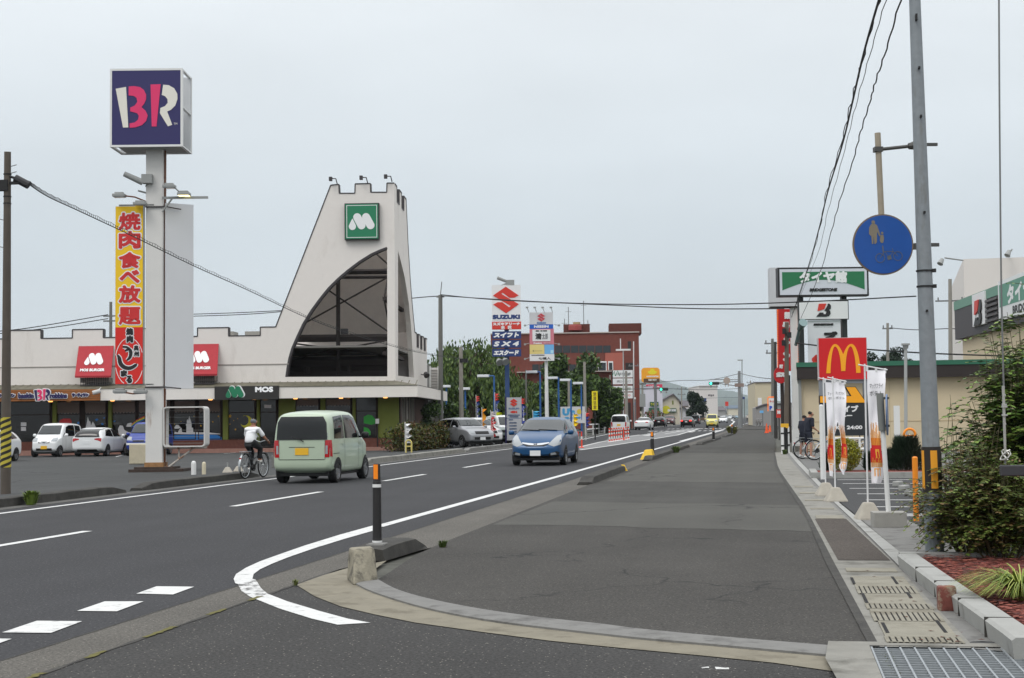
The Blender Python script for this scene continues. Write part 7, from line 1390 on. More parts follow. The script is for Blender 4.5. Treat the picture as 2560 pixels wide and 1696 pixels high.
def bicycle(loc, rz, label, frame_m, group=None, small=False, basket=False, fender=True, r=.33, steer=0.0):
    t = thing('bicycle', loc, rz, label, 'bicycle', group); wbse = .54
    alu = mat('bike_metal', (176, 180, 182), .3, .6); rub = tyre_m
    for y in (-wbse, wbse):
        mb = MB(); n = 28
        for (rr, tr, mi) in ((r - .018, .019, 0), (r - .045, .009, 1)):
            vs = []; m_ = 8
            for i in range(n):
                a = 6.2832 * i / n
                for k_ in range(m_): b_ = 6.2832 * k_ / m_; vs.append((tr * math.sin(b_), y + (rr + tr * math.cos(b_)) * math.cos(a), r + (rr + tr * math.cos(b_)) * math.sin(a)))
            mb.add(vs, [(i * m_ + k_, i * m_ + (k_ + 1) % m_, ((i + 1) % n) * m_ + (k_ + 1) % m_, ((i + 1) % n) * m_ + k_) for i in range(n) for k_ in range(m_)], mi)
        for i in range(14): a = 6.2832 * i / 14; mb.tube((.012 * (-1) ** i, y, r), (0, y + (r - .04) * math.cos(a), r + (r - .04) * math.sin(a)), .0022, n=4, mi=1)
        mb.tube((-.04, y, r), (.04, y, r), .02, n=8, mi=1); mb.build('wheel', [rub, alu], t)
    mb = MB(); bb = Vector((0, -.06, .28)); st = Vector((0, -.22, .72)); hd = Vector((0, .38, .82)); hl = Vector((0, .43, .60)); ra = Vector((0, -wbse, r)); fa = Vector((0, wbse, r))
    for a, b_, rr in ((bb, st, .017), (bb, hl, .022), (st.lerp(bb, .55), hl.lerp(hd, .2), .017), (hl, hd, .02), (hd, hd + Vector((0, -.03, .12)), .014), (st, st + Vector((0, -.04, .10)), .013)): mb.tube(a, b_, rr, n=8)
    for s_ in (-.05, .05):
        x = Vector((s_, 0, 0)); mb.tube(bb + x * .5, ra + x, .011, n=6); mb.tube(st + x * .3, ra + x, .009, n=6); mb.tube(hl, fa + x, .012, n=6)
    mb.build('frame', frame_m, t)
    hb = hd + Vector((0, -.03, .12)); mb = MB()
    for s_ in (-1, 1): mb.path([hb, hb + Vector((.12 * s_, .03, .04)), hb + Vector((.26 * s_, -.05, .05)), hb + Vector((.29 * s_, -.18, .03))], .012, 6)
    mb.build('handlebar', alu, t)
    mb = MB(); sp_ = st + Vector((0, -.04, .12)); mb.add([sp_ + Vector(v) for v in ((-.09, -.12, 0), (.09, -.12, 0), (.05, .02, .01), (.015, .15, 0), (-.015, .15, 0), (-.05, .02, .01), (-.09, -.12, .05), (.09, -.12, .05), (.05, .02, .05), (.015, .15, .03), (-.015, .15, .03), (-.05, .02, .05))], [(6, 7, 8, 9, 10, 11), (0, 1, 7, 6), (1, 2, 8, 7), (2, 3, 9, 8), (3, 4, 10, 9), (4, 5, 11, 10), (5, 0, 6, 11)]); bevel(mb.build('saddle', blackm, t), .015)
    if fender:
        for y, a0, a1 in ((-wbse, .5, 3.5), (wbse, .4, 2.9)):
            mb = MB(); vs = []; n = 16
            for i in range(n + 1):
                a = a0 + (a1 - a0) * i / n
                for x in (-.028, 0, .028): rr = r + .022 - abs(x) * .3; vs.append((x, y + rr * math.cos(a), r + rr * math.sin(a)))
            mb.add(vs, [(i * 3 + k_, i * 3 + k_ + 1, i * 3 + 4 + k_, i * 3 + 3 + k_) for i in range(n) for k_ in (0, 1)]); mb.build('mudguard', alu, t)
        mb = MB(); mb.box(-.07, .07, -wbse - .2, -.3, r + .37, r + .385); [mb.tube((s_ * .06, -wbse - .1, r + .37), (s_ * .06, -wbse, r), .006, n=5) for s_ in (1, -1)]; mb.build('carrier', alu, t)
        mb = MB(); mb.cb((0, -wbse - r * .86, r + .20), .05, .02, .05); mb.build('reflector', lens_red, t)
    mb = MB(); mb.tube((-.02, bb.y, bb.z), (.03, bb.y, bb.z), .085, n=18); mb.tube((.05, bb.y, bb.z), (.05, bb.y + .05, bb.z + .16), .01, n=6); mb.tube((-.05, bb.y, bb.z), (-.05, bb.y - .05, bb.z - .16), .01, n=6); mb.cb((.1, bb.y + .05, bb.z + .16), .09, .06, .02); mb.cb((-.1, bb.y - .05, bb.z - .16), .09, .06, .02); mb.tube((.05, bb.y, bb.z), (.05, -wbse, r), .012, n=5); mb.build('crank', blackm, t)
    if basket:
        mb = MB(); b0 = Vector((0, .62, .80)); tw, bw = .19, .15
        for zz, w_ in ((0, bw), (.08, bw + .013), (.16, bw + .026), (.24, tw)):
            c_ = [(-w_, -w_ * .7), (w_, -w_ * .7), (w_, w_ * .7), (-w_, w_ * .7)]
            for i in range(4): mb.tube(b0 + Vector((c_[i][0], c_[i][1], zz)), b0 + Vector((c_[(i + 1) % 4][0], c_[(i + 1) % 4][1], zz)), .006, n=4)
        for i in range(28):
            f = i / 28 * 4; k_ = int(f); g = f - k_; c_ = [(-1, -.7), (1, -.7), (1, .7), (-1, .7)]; x, y = c_[k_][0] + (c_[(k_ + 1) % 4][0] - c_[k_][0]) * g, c_[k_][1] + (c_[(k_ + 1) % 4][1] - c_[k_][1]) * g; mb.tube(b0 + Vector((x * bw, y * bw, 0)), b0 + Vector((x * tw, y * tw, .24)), .004, n=4)
        mb.box(-bw, bw, b0.y - bw * .7, b0.y + bw * .7, b0.z, b0.z + .01); mb.build('basket', blackm, t)
    return t
q = GL(340 + 1945 / 6.575, 980 + 1392 / 6.575); q = D(636, 1190, 39.3); cz = lotz(q.x); rzc = R_(-6)
bicycle((q.x, q.y, cz), rzc, 'silver city bicycle ridden by the person in the white shirt', mat('bike_dark', (60, 62, 66), .4, .4), basket=True)
shirtw = mat('shirt_white', (228, 228, 230), .85, var=.03, vs=9); pant_k = mat('trousers_black', (24, 24, 26), .85); shoe_w = mat('shoe_white', (214, 212, 208), .6)
person('person', (q.x, q.y, cz), rzc, 'cyclist seen from behind in white shirt, black trousers and grey cap', dict(pelvis=(0, -.26, .95), chest=(0, -.13, 1.22), neck=(0, -.05, 1.37), head=(0, -.02, 1.48), face=(0, 1, 0),
    lsho=(-.17, -.09, 1.27), lelb=(-.27, .06, 1.02), lwri=(-.28, .19, .99), rsho=(.17, -.09, 1.27), relb=(.30, .04, 1.03), rwri=(.28, .20, .98), lhip=(-.09, -.24, .91), lkne=(-.11, .10, .66), lank=(-.11, -.06, .27), ltoe=(-.11, .09, .22), rhip=(.09, -.24, .91), rkne=(.11, .16, .78), rank=(.11, .04, .47), rtoe=(.11, .19, .48)), shirtw, pant_k, mat('cap_grey', (108, 112, 116), .8), shoe_w, skin=skin_tan, sleeve=.62)
navy_c = mat('clothes_navy', (26, 30, 44), .9); hair_k = mat('hair_dark', (30, 26, 24), .8)
def standing(px, py, rz, label, h, lean, **k):
    q = G(px, py, .03); f = h / 1.7; S_ = lambda x, y, z: (x * f, y * f + lean * max(0, z - .9) * f, z * f)
    return person('person', (q.x, q.y, .055), rz, label, dict(pelvis=S_(0, 0, .93), chest=S_(0, .02, 1.22), neck=S_(0, .03, 1.44), head=S_(0, .07, 1.55), face=(0, 1, -.25), lsho=S_(-.18, .02, 1.36), lelb=S_(-.22, .02, 1.08), lwri=S_(-.18, .20, .95), rsho=S_(.18, .02, 1.36), relb=S_(.23, .04, 1.08), rwri=S_(.16, .24, .98), lhip=S_(-.09, 0, .90), lkne=S_(-.11, .03, .50), lank=S_(-.13, -.03, .08), ltoe=S_(-.15, .12, .04), rhip=S_(.09, 0, .90), rkne=S_(.12, .05, .50), rank=S_(.14, .02, .08), rtoe=S_(.16, .17, .04)), **k)
standing(2021, 1148, R_(-60), 'person in dark navy top and shorts bending towards the parked bicycles', 1.62, .12, shirt=navy_c, pants=navy_c, hair=hair_k, shoe=shoe_w, short=True, sleeve=.8, group='two people in dark clothes by the bicycles')
standing(2009, 1144, R_(-40), 'person in dark clothes half hidden behind the other one by the bicycles', 1.48, .10, shirt=navy_c, pants=navy_c, hair=hair_k, shoe=shoe_w, short=True, sleeve=.8, skin=skin_tan, group='two people in dark clothes by the bicycles')
bm_ = mat('bike_silver', (190, 194, 198), .35, .4)
for i, (px, dep, rz, lb) in enumerate(((2046, 50, -75, 'silver bicycle parked beside the two people in dark clothes'), (2075, 48.5, -70, 'silver bicycle behind the leftmost twisted flag'), (2120, 49, -78, 'dark bicycle behind the middle flag under the black board'), (2150, 48, -72, 'silver bicycle seen right of the black board post'))):
    q = D(px, 1120, dep); bicycle((q.x, q.y, .03), R_(rz), lb, bm_ if i != 2 else pole_br, 'bicycles parked before the beige wall', fender=(i < 2))
t = thing('rail_fence', (0, 0, 0), 0, 'low white rail fence in front of the parked bicycles', 'fence'); mb = MB(); mr2 = MB()
for px in (2087, 2150, 2190): a = D(px, 1150, 45); mb.tube((a.x, a.y, .03), (a.x, a.y, .80), .035, n=10)
a, b_ = D(2087, 1150, 45), D(2195, 1150, 45)
for z in (.45, .78): mr2.tube((a.x, a.y, z), (b_.x, b_.y, z), .03, n=8)
mr2.build('rail', white_m, t); mb.build('post', white_m, t)
far_c = [mat('clothes_%d' % i, c_, .9) for i, c_ in enumerate(((196, 190, 180), (46, 42, 40), (120, 120, 130), (60, 66, 90), (210, 210, 208)))]
def far_p(px, py, rz, i, lb, h=1.65): standing(px, py, R_(rz), lb, h, .0, shirt=far_c[i], pants=far_c[(i + 1) % 4], hair=hair_k, shoe=pant_k, group='people far along the pavement')
far_p(1869, 1056, 10, 0, 'far walker in pale top nearest the traffic light pole'); far_p(1881, 1055, 0, 1, 'far walker in dark clothes behind the pale one'); far_p(1888, 1056, 180, 2, 'far figure in grey between the walkers and the bicycles'); far_p(1897, 1060, 160, 3, 'far rider in blue on the pavement near the cones')
for px, lb in ((1894, 'far bicycle beside the rider in blue'), (1901, 'far bicycle parked left of the white chairs')): q = G(px, 1066, .03); bicycle((q.x, q.y, .03), R_(20), lb, pole_br, 'bicycles far along the pavement', fender=False)
for i, px in enumerate((1911, 1922, 1931)): q = G(px, 1065, .03); mb = MB(); mb.cb((0, 0, .8), .9, .5, .06); [mb.cb((x, y, .39), .06, .06, .78) for x in (-.4, .4) for y in (-.2, .2)]; mb.cb((0, .25, 1.1), .9, .06, .5); o = mb.build('bench', white_m); o.location = q; tag(o, ['white seat outside the far shop, left of three', 'white seat outside the far shop, middle of three', 'white seat outside the far shop, right of three'][i], 'bench', 'white seats outside the far shop')
for px, py, h, lb in ((1917, 1083, .8, 'taller orange traffic cone on the far pavement'), (1925, 1080, .6, 'shorter orange traffic cone beside the taller one')):
    q = G(px, py, .03); t = thing('traffic_cone', q, 0, lb, 'cone'); mb = MB(); mb.box(-.2, .2, -.2, .2, 0, .04); mb.lathe([(.15, .04), (.035, h)], n=14); mb.build('cone', mat('cone_orange', (232, 92, 40), .5), t)
def leafmat(name, rgb): 
    m = mat(name, rgb, .55, spec=.3); b = m.node_tree.nodes['Principled BSDF']
    try: b.inputs['Subsurface Weight'].default_value = 0
    except Exception: pass
    return m
G1 = [leafmat('leaf_a%d' % i, c_) for i, c_ in enumerate(((64, 86, 40), (84, 108, 50), (50, 68, 36)))]
G2 = [leafmat('leaf_b%d' % i, c_) for i, c_ in enumerate(((74, 94, 42), (94, 114, 56), (54, 74, 36)))]        # willow
G3 = [leafmat('leaf_c%d' % i, c_) for i, c_ in enumerate(((52, 64, 24), (72, 84, 30), (66, 48, 30), (38, 46, 22)))]    # mixed shrub
G4 = [leafmat('leaf_d%d' % i, c_) for i, c_ in enumerate(((30, 46, 32), (42, 60, 40), (24, 38, 28)))]        # conifer
bark = mat('bark', (70, 60, 50), .95, var=.25, vs=8, bump=.5, bs=20)
def leaves(mb, c, rad, n, ln, wd, rng, mats_n, droop=0.0, shell=.45, flat=0.0):
    for i in range(n):
        while True:
            v = Vector((rng.uniform(-1, 1), rng.uniform(-1, 1), rng.uniform(-1, 1)))
            if shell < v.length < 1: break
        p = Vector((c[0] + v.x * rad[0], c[1] + v.y * rad[1], c[2] + v.z * rad[2]))
        d = Vector((rng.gauss(0, 1), rng.gauss(0, 1), rng.gauss(0, 1) * (1 - flat) - droop * 2)).normalized(); s_ = d.orthogonal().normalized(); s_ = Matrix.Rotation(rng.uniform(0, 6.28), 3, d) @ s_
        l, w_ = ln * rng.uniform(.6, 1.3), wd * rng.uniform(.6, 1.3); mb.add([p - d * l / 2, p + s_ * w_ / 2, p + d * l / 2, p - s_ * w_ / 2], [(0, 1, 2, 3)], rng.randrange(mats_n))
def crown_clumps(rng, c, rad, k):
    out = []
    for i in range(k):
        while True:
            v = Vector((rng.uniform(-1, 1), rng.uniform(-1, 1), rng.uniform(-1, 1)))
            if .25 < v.length < 1: break
        f = rng.uniform(.26, .45); out.append((Vector((c[0] + v.x * rad[0] * .8, c[1] + v.y * rad[1] * .8, c[2] + v.z * rad[2] * .8)), (rad[0] * f, rad[1] * f, rad[2] * f * .8)))
    return out
def tree(name, loc, h, cr, label, ms, seed, n=6000, ln=.35, wd=.2, trunk=.18, cz=.54, k=20, droop=0, rz=.5, cat='tree', group=None, trunks=1):
    rng = random.Random(seed); t = thing(name, loc, 0, label, cat, group); c = (0, 0, h * cz); rad = (cr, cr, h * rz); cl = crown_clumps(rng, c, rad, k)
    mb = MB(); top = Vector((rng.uniform(-.2, .2), rng.uniform(-.2, .2), h * cz)); mb.path([(0, 0, 0), top * .35 + Vector((.05, 0, 0)), top * .7, top], [trunk, trunk * .8, trunk * .6, trunk * .35], 10)
    for p, r in cl[:max(6, k // 2)]: s_ = top * rng.uniform(.35, .9); mb.path([s_, s_.lerp(p, .5) + Vector((0, 0, .1)), p], [trunk * .4, trunk * .25, trunk * .08], 6)
    mb.build('trunk', bark, t)
    mb = MB(); per = n // k
    for p, r in cl: leaves(mb, p, r, per, ln, wd, rng, len(ms), droop, .2)
    mb.build('crown', ms, t, fixn=False); return t
def td(px, dep, lot=True): p = D(px, 1080, dep); return (p.x, p.y, lotz(p.x) if lot else 0)
def willow(loc, h, cr, label, seed, n=90):
    rng = random.Random(seed); t = thing('willow_tree', loc, 0, label, 'tree'); mb = MB(); mb.path([(0, 0, 0), (.2, 0, h * .3), (.1, .1, h * .6)], [.35, .28, .12], 10); lf = MB()
    for i in range(n):
        a = rng.uniform(0, 6.28); r = cr * math.sqrt(rng.uniform(.02, 1)); top = h * (1 - .45 * (r / cr) ** 1.6) * rng.uniform(.88, 1.02); e = Vector((r * math.cos(a), r * math.sin(a), top))
        if i % 4 == 0: mb.path([(.1, .1, h * .45), Vector((.1, .1, h * .6)).lerp(e, .5) + Vector((0, 0, .5)), e], [.12, .07, .02], 6)
        ln = rng.uniform(.28, .62) * h * .75; m_ = 34
        for j in range(m_):
            f = rng.random(); p = e + Vector((math.cos(a) * f * .8 + rng.gauss(0, .28), math.sin(a) * f * .8 + rng.gauss(0, .28), -ln * f + rng.gauss(0, .12)))
            if p.z < .6: continue
            for q_ in range(2):
                d = Vector((rng.gauss(0, .35), rng.gauss(0, .35), -1)).normalized(); s_ = Vector((rng.gauss(0, 1), rng.gauss(0, 1), 0)).normalized(); pp = p + Vector((rng.gauss(0, .2), rng.gauss(0, .2), rng.gauss(0, .15))); l = rng.uniform(.3, .6); w_ = rng.uniform(.05, .11); lf.add([pp - d * l / 2, pp + s_ * w_, pp + d * l / 2, pp - s_ * w_], [(0, 1, 2, 3)], rng.randrange(3))
    mb.build('trunk', bark, t); lf.build('crown', G2, t, fixn=False)
willow(td(1175, 124), 8.6, 4.6, 'large pale green willow right of the castle shop', 4, 150)
willow(td(1120, 130), 8.2, 3.4, 'pale willow crown behind the tall grey utility pole', 6, 90)
tree('street_tree', td(1110, 100), 3.4, 1.7, 'low green tree beside the louvred screen fence', G1, 21, 2600, .25, .16, .08)
tree('street_tree', td(1200, 132), 4.6, 3.4, 'round dark tree beneath the willow right of the concrete pole', G1, 22, 4200, .4, .25)
tree('street_tree', td(1262, 128), 4.8, 2.9, 'green tree standing behind the blue pylon post', G1, 23, 4200, .4, .25)
tree('street_tree', td(1325, 132), 5.0, 2.8, 'dark green tree left of the white advert pole', G1, 24, 4600, .4, .25)
tree('street_tree', td(1430, 138), 8.2, 3.1, 'tall pointed dark tree before the brick building', G1, 25, 8000, .42, .26, .25, .6, 20, rz=.44)
tree('street_tree', td(1490, 140), 6.2, 2.5, 'broad dark tree behind the yellow warning board', G1, 26, 6500, .42, .26, .25)
tree('street_tree', td(1518, 146), 4.4, 1.5, 'dark tree at the right end of the row before the sign stack', G1, 27, 3600, .4, .26, .2)
tree('street_tree', td(1390, 134), 5.2, 2.6, 'dark tree behind the billboard with blue lettering', G1, 28, 4600, .4, .25)
tree('street_tree', td(1741, 290, False), 6.4, 2.1, 'big dark tree beyond the crossing beside the blue direction sign', G4, 29, 3500, .5, .3, .25)
rng = random.Random(8); a0, a1 = GL(1026, 1129), GL(1140, 1119); t = thing('hedge', (a0.x, a0.y, lotz(a0.x)), 0, 'loose olive and russet hedge between the shop and the concrete pole', 'hedge'); lf = MB(); dv = a1 - a0
for i in range(26):
    f = i / 25; c = dv * f + Vector((rng.uniform(-.5, .3) - .6, rng.uniform(-.4, .4), .55 + .15 * math.sin(f * 9))); leaves(lf, c, (.8, .9, .72 + .2 * rng.random()), 430, .16, .09, rng, 4, 0, .1)
lf.build('foliage', [leafmat('hedge_a', (62, 70, 26)), leafmat('hedge_b', (86, 86, 32)), leafmat('hedge_c', (84, 58, 30)), leafmat('hedge_d', (44, 54, 24))], t, fixn=False); mb = MB()
for i in range(20): f = i / 19; c = dv * f; mb.tube((c.x - .6, c.y, 0), (c.x - .6 + rng.uniform(-.3, .3), c.y, .7), .025, n=5)
mb.build('stems', bark, t)
tree('shrub', td(1083, 92), 2.5, .9, 'taller leafy shrub rising at the left end behind the hedge', G1, 31, 1800, .18, .1, .06, .6, 10, cat='shrub')
def pinnate(mb, base, d, ln, rng, nm, leaf=.055, wd=.016, pairs=7, curve=.25):
    """an arching spray with paired leaflets"""
    d = Vector(d).normalized(); s_ = d.cross(Vector((0, 0, 1))); s_ = s_.normalized() if s_.length > .01 else Vector((1, 0, 0)); P_ = []
    for i in range(pairs + 1): f = i / pairs; P_.append(Vector(base) + d * ln * f + Vector((0, 0, -curve * ln * f * f)))
    mb.path(P_, .0022, 3, mi=nm)
    for i in range(1, pairs + 1):
        a = (P_[i] - P_[i - 1]).normalized(); mi = rng.randrange(nm)
        for sg in (1, -1):
            e = (s_ * sg + a * .7 + Vector((0, 0, rng.uniform(-.35, .1)))).normalized(); l = leaf * rng.uniform(.7, 1.2) * (1.05 - .3 * i / pairs); q_ = e.cross(Vector((rng.gauss(0, .2), rng.gauss(0, .2), 1))).normalized() * wd * rng.uniform(.8, 1.2); p = P_[i]
            mb.add([p, p + e * l * .45 + q_, p + e * l, p + e * l * .45 - q_], [(0, 1, 2, 3)], mi)
def bush(name, loc, label, canes, ms, seed, cat='shrub', leaf=.055, wd=.016, sprays=9, ln=.28):
    """canes: list of (base x, y, tip x, y, z); leafy sprays all along each"""
    rng = random.Random(seed); t = thing(name, loc, 0, label, cat); st = MB(); lf = MB()
    for (bx, by, tx, ty, tz_) in canes:
        b_, e = Vector((bx, by, 0)), Vector((tx, ty, tz_)); m_ = b_.lerp(e, .5) + Vector((rng.gauss(0, .04), rng.gauss(0, .04), tz_ * .12)); C_ = bez(tuple(b_), tuple(b_.lerp(m_, .7)), tuple(m_), tuple(e), 8); st.path(C_, [.009 - .0008 * i for i in range(9)], 5)
        for k_ in range(sprays):
            f = rng.uniform(.28, 1.0); i = min(7, int(f * 8)); p = Vector(C_[i]).lerp(Vector(C_[i + 1]), f * 8 - i); a = rng.uniform(0, 6.28); pinnate(lf, p, (math.cos(a), math.sin(a), rng.uniform(-.15, .7)), ln * rng.uniform(.6, 1.25), rng, len(ms) - 0 if False else len(ms) - 1, leaf, wd, 6, rng.uniform(.1, .6))
    st.build('stems', mat('stem_olive', (88, 84, 58), .8, var=.2, vs=20), t); lf.build('foliage', ms, t, fixn=False); return t
stemm = leafmat('spray_stem', (80, 70, 40))
def mound(cx, cy, rx, ry, hgt, n, rng, spread=1.0, zmin=.4):
    out = []
    for i in range(n):
        a = rng.uniform(0, 6.28); r = math.sqrt(rng.random()); x, y = cx + r * rx * math.cos(a), cy + r * ry * math.sin(a); out.append((cx + (x - cx) * .35, cy + (y - cy) * .35, x * spread + cx * (1 - spread), y, hgt * (zmin + (1 - zmin) * (1 - r * r)) * rng.uniform(.75, 1.08)))
    return out
S_A = [leafmat('shrub_a%d' % i, c_) for i, c_ in enumerate(((84, 102, 42), (104, 120, 54), (102, 84, 50), (66, 84, 36), (92, 98, 44)))] + [stemm]
S_B = [leafmat('shrub_b%d' % i, c_) for i, c_ in enumerate(((74, 100, 40), (98, 126, 52), (116, 138, 60), (58, 80, 36)))] + [stemm]
S_C = [leafmat('shrub_c%d' % i, c_) for i, c_ in enumerate(((88, 74, 34), (104, 92, 40), (112, 64, 40), (66, 62, 30)))] + [stemm]
rng = random.Random(77); pl = D(2410, 1425, 14.6)
bush('shrub', (pl.x, pl.y, .12), 'feathery green and bronze shrub spilling over the mulch beside the steel pole', mound(.16, .15, .66, .6, 1.25, 80, rng, 1.0, .38), S_A, 41, sprays=11, leaf=.06, wd=.015)
pl = D(2490, 1400, 14.2); bush('shrub', (pl.x, pl.y, .12), 'dense dark lower shrub in front of the tall one at the right edge', mound(.05, .1, .6, .45, .98, 70, rng, 1, .4), S_A, 42, sprays=12, leaf=.06, wd=.018)
pl = D(2530, 1330, 15.6); bush('tall_shrub', (pl.x, pl.y, .12), 'tall green broadleaf shrub reaching above the beige wall at the right edge', mound(.15, .3, .62, .6, 2.35, 80, rng, 1, .55), S_B, 43, sprays=17, leaf=.085, wd=.026, ln=.34)
pl = D(2570, 1240, 17.5); bush('tall_shrub', (pl.x, pl.y, .12), 'sparser tall shrub behind, with twigs against the sky at the right edge', mound(.2, .2, .75, .5, 2.75, 46, rng, 1, .6), S_B, 44, sprays=12, leaf=.08, wd=.022, ln=.36)
pl = D(2415, 1260, 17.2); bush('shrub', (pl.x, pl.y, .05), 'bronze and yellowing shrub just right of the steel pole', mound(.05, .1, .42, .4, 1.15, 42, rng, 1, .4), S_C, 45, sprays=9, leaf=.06, wd=.016)
pl = D(2372, 1215, 19); bush('bare_shrub', (pl.x, pl.y, .05), 'thin nearly bare twigs with few leaves in front of the beige wall', [(rng.uniform(-.05, .05), 0, rng.uniform(-.25, .25), rng.uniform(-.2, .2), rng.uniform(.9, 1.75)) for _ in range(12)], S_C, 46, sprays=2, leaf=.04, wd=.012, ln=.12)
def grass_clump(px, py, label, n, L_, seed, ms, z=.125):
    rng = random.Random(seed); q = G(px, py, z); t = thing('grass_clump', q, 0, label, 'plant'); mb = MB()
    for i in range(n):
        a = rng.uniform(0, 6.28); l = L_ * rng.uniform(.6, 1.1); r0 = rng.random() * .07; up = rng.uniform(.7, 1.25); b_ = Vector((r0 * math.cos(a), r0 * math.sin(a), 0)); dv_ = Vector((math.cos(a), math.sin(a), 0)); s_ = Vector((-math.sin(a), math.cos(a), 0)) * rng.uniform(.0035, .006); P_ = [b_ + dv_ * l * f * (.35 + .5 * f) + Vector((0, 0, l * (up * f - .85 * up * f * f))) for f in (0, .2, .4, .6, .8, 1)]; vs = []
        for k_, p in enumerate(P_): w_ = (1, 1.1, 1, .8, .5, .08)[k_]; vs += [p - s_ * w_, p + s_ * w_]
        mb.add(vs, [(2 * k_, 2 * k_ + 1, 2 * k_ + 3, 2 * k_ + 2) for k_ in range(5)], rng.randrange(len(ms)))
    mb.build('blades', ms, t, fixn=False)
grass_clump(2555, 1500, 'bright yellow-green arching grass clump on the mulch at the right edge', 520, .62, 3, [leafmat('blade_%d' % i, c_) for i, c_ in enumerate(((124, 138, 52), (158, 166, 84), (92, 112, 40)))])
pl = D(2112, 1150, 36.6); rng = random.Random(5); t = thing('round_bush', (pl.x, pl.y, .1), 0, 'rounded yellow-green bush behind the twisted flags', 'shrub'); lf = MB(); leaves(lf, (0, 0, .42), (.42, .4, .42), 5200, .05, .025, rng, 3, 0, .55); lf.build('foliage', [leafmat('golden_%d' % i, c_) for i, c_ in enumerate(((124, 126, 24), (150, 148, 34), (96, 104, 24)))], t, fixn=False); mb = MB(); mb.tube((0, 0, 0), (0, 0, .3), .03); mb.build('stem', bark, t)
def conifer(px, dep, r, h, label, seed, n=5200):
    pl = D(px, 1150, dep); rng = random.Random(seed); t = thing('conifer_bush', (pl.x, pl.y, .1), 0, label, 'shrub'); lf = MB()
    for i in range(n):
        f = rng.random() ** .7; a = rng.uniform(0, 6.28); rr = r * math.sqrt(rng.random()) * (1 - .45 * f) * (1.0 if f > .15 else .85); p = Vector((rr * math.cos(a), rr * math.sin(a), h * f * rng.uniform(.8, 1.05))); d = Vector((math.cos(a) * .6 + rng.gauss(0, .3), math.sin(a) * .6 + rng.gauss(0, .3), 1)).normalized(); s_ = d.orthogonal().normalized() * .012; l = rng.uniform(.08, .16); lf.add([p - s_, p + s_, p + d * l], [(0, 1, 2)], rng.randrange(3))
    lf.build('foliage', G4, t, fixn=False); mb = MB(); mb.tube((0, 0, 0), (0, 0, h * .6), .04); mb.build('stem', bark, t)
conifer(2266, 36.6, .46, .80, 'dark spiky conifer bush right of the white post in the planter', 1); conifer(2178, 36.8, .2, .42, 'small dark conifer bush left of the wide flag', 2, 1800); conifer(2066, 37, .16, .4, 'small green plant at the foot of the grey sign post', 3, 1200); conifer(2225, 37.2, .22, .5, 'small dark conifer behind the wide flag', 4, 1800)
for i, (px, dep, h, cr, lb) in enumerate(((2180, 125, 6.9, 1.6, 'dark pine top above the annex roof, left one'), (2232, 122, 7.1, 2.2, 'dark pine top around the utility pole above the annex roof'))): p = D(px, 1050, dep); tree('pine_tree', (p.x, p.y, 0), h, cr, lb, G4, 60 + i, 2600, .35, .12, .2, .72, 12, rz=.26)
def zf(k, ox, oy): return lambda x, y: (ox + x / k, oy + y / k)
zA, zB, zC, zE, zH = zf(5.226, 1240, 760), zf(8.254, 1500, 900), zf(8.254, 1700, 900), zf(4.9, 1520, 820), zf(5.6, 1060, 820)
def frame_at(px, dep, rz=10, lot=False): q = D(px, 1060, dep); return Fr((q.x, q.y, lotz(q.x) if lot else 0), R_(rz))
def pbox(F_, z, r, d0, d1, name, m, par, base=None):
    x0, y0, x1, y1 = r; a, b_ = F_.at(*z(x0, y0), d0)[0], F_.at(*z(x1, y0), d0)[0]; c = z((x0 + x1) / 2, 0)[0]; zt_, zb__ = F_.at(c, z(0, y0)[1], d0)[1], (F_.at(c, z(0, y1)[1], d0)[1] if base is None else base)
    mb = MB(); mb.box(a, b_, d0, d1, zb__, zt_); return mb.build(name, m, par)
def ptext(F_, z, k, tx, x, y, w_, h_, m, par, d=-.1, bold=.02): X, Z = F_.at(*z(x, y), d); s_ = F_.dist() / FPX / k; mb = MB(); text(mb, tx, X, Z, w_ * s_, h_ * s_, d, bold, th=.03); mb.build('lettering', m, par)
brick = mat('brick_red', (114, 61, 51), .9, var=.12, vs=3, bump=.2, bs=30); brick_d = mat('brick_tower', (92, 49, 42), .9, var=.12, vs=3); pinkw = mat('panel_salmon', (170, 96, 82), .85); glz = mat('window_far', (46, 52, 56), .15)
F_ = frame_at(1597, 190, 7); t = thing('brick_office', F_.o, F_.rz, 'red-brown brick office block with two roof towers and strip windows', 'building')
pbox(F_, zA, (-70, 382, 1865, 1500), 0, .5, 'wall', brick, t, 0); xr = 0; z_top = F_.at(1597, 832)[1]; mb = MB(); mb.box(F_.at(1228, 900)[0] + .02, -.02, .5, 20, 0, z_top - .05); mb.build('wall', brick, t); pbox(F_, zA, (-75, 374, 1872, 388), -.15, .6, 'coping', mat('coping_pale', (180, 168, 160), .8), t)
for r in ((880, 265, 1225, 390), (1475, 255, 1900, 390)): pbox(F_, zA, r, 3, 9, 'roof_tower', brick_d, t)
X, Z = F_.at(*zA(1032, 300), 2); k = F_.dist() / FPX / 5.226; mb = MB(); mb.lathe([(88 * k, 0), (88 * k, 60 * k), (80 * k, 75 * k)], (X, 2.5, Z - 45 * k), 20); mb.build('water_tank', mat('tank_red', (150, 66, 62), .6), t); mb = MB(); mb.lathe([(50 * k, 0), (50 * k, 40 * k)], (X + 20 * k, 5, Z + 40 * k), 16); mb.build('water_tank', mat('tank_tan', (176, 152, 110), .7), t)
mb = MB()
for x, y0 in ((1143, -40), (945, 40), (895, 195), (1200, 215)): X, Z = F_.at(*zA(x, y0), 4); mb.tube((X, 4, z_top), (X, 4, Z), .05, n=5); mb.cb((X, 4, Z - .6), .8, .04, .04)
mb.build('antenna', grey_steel, t)
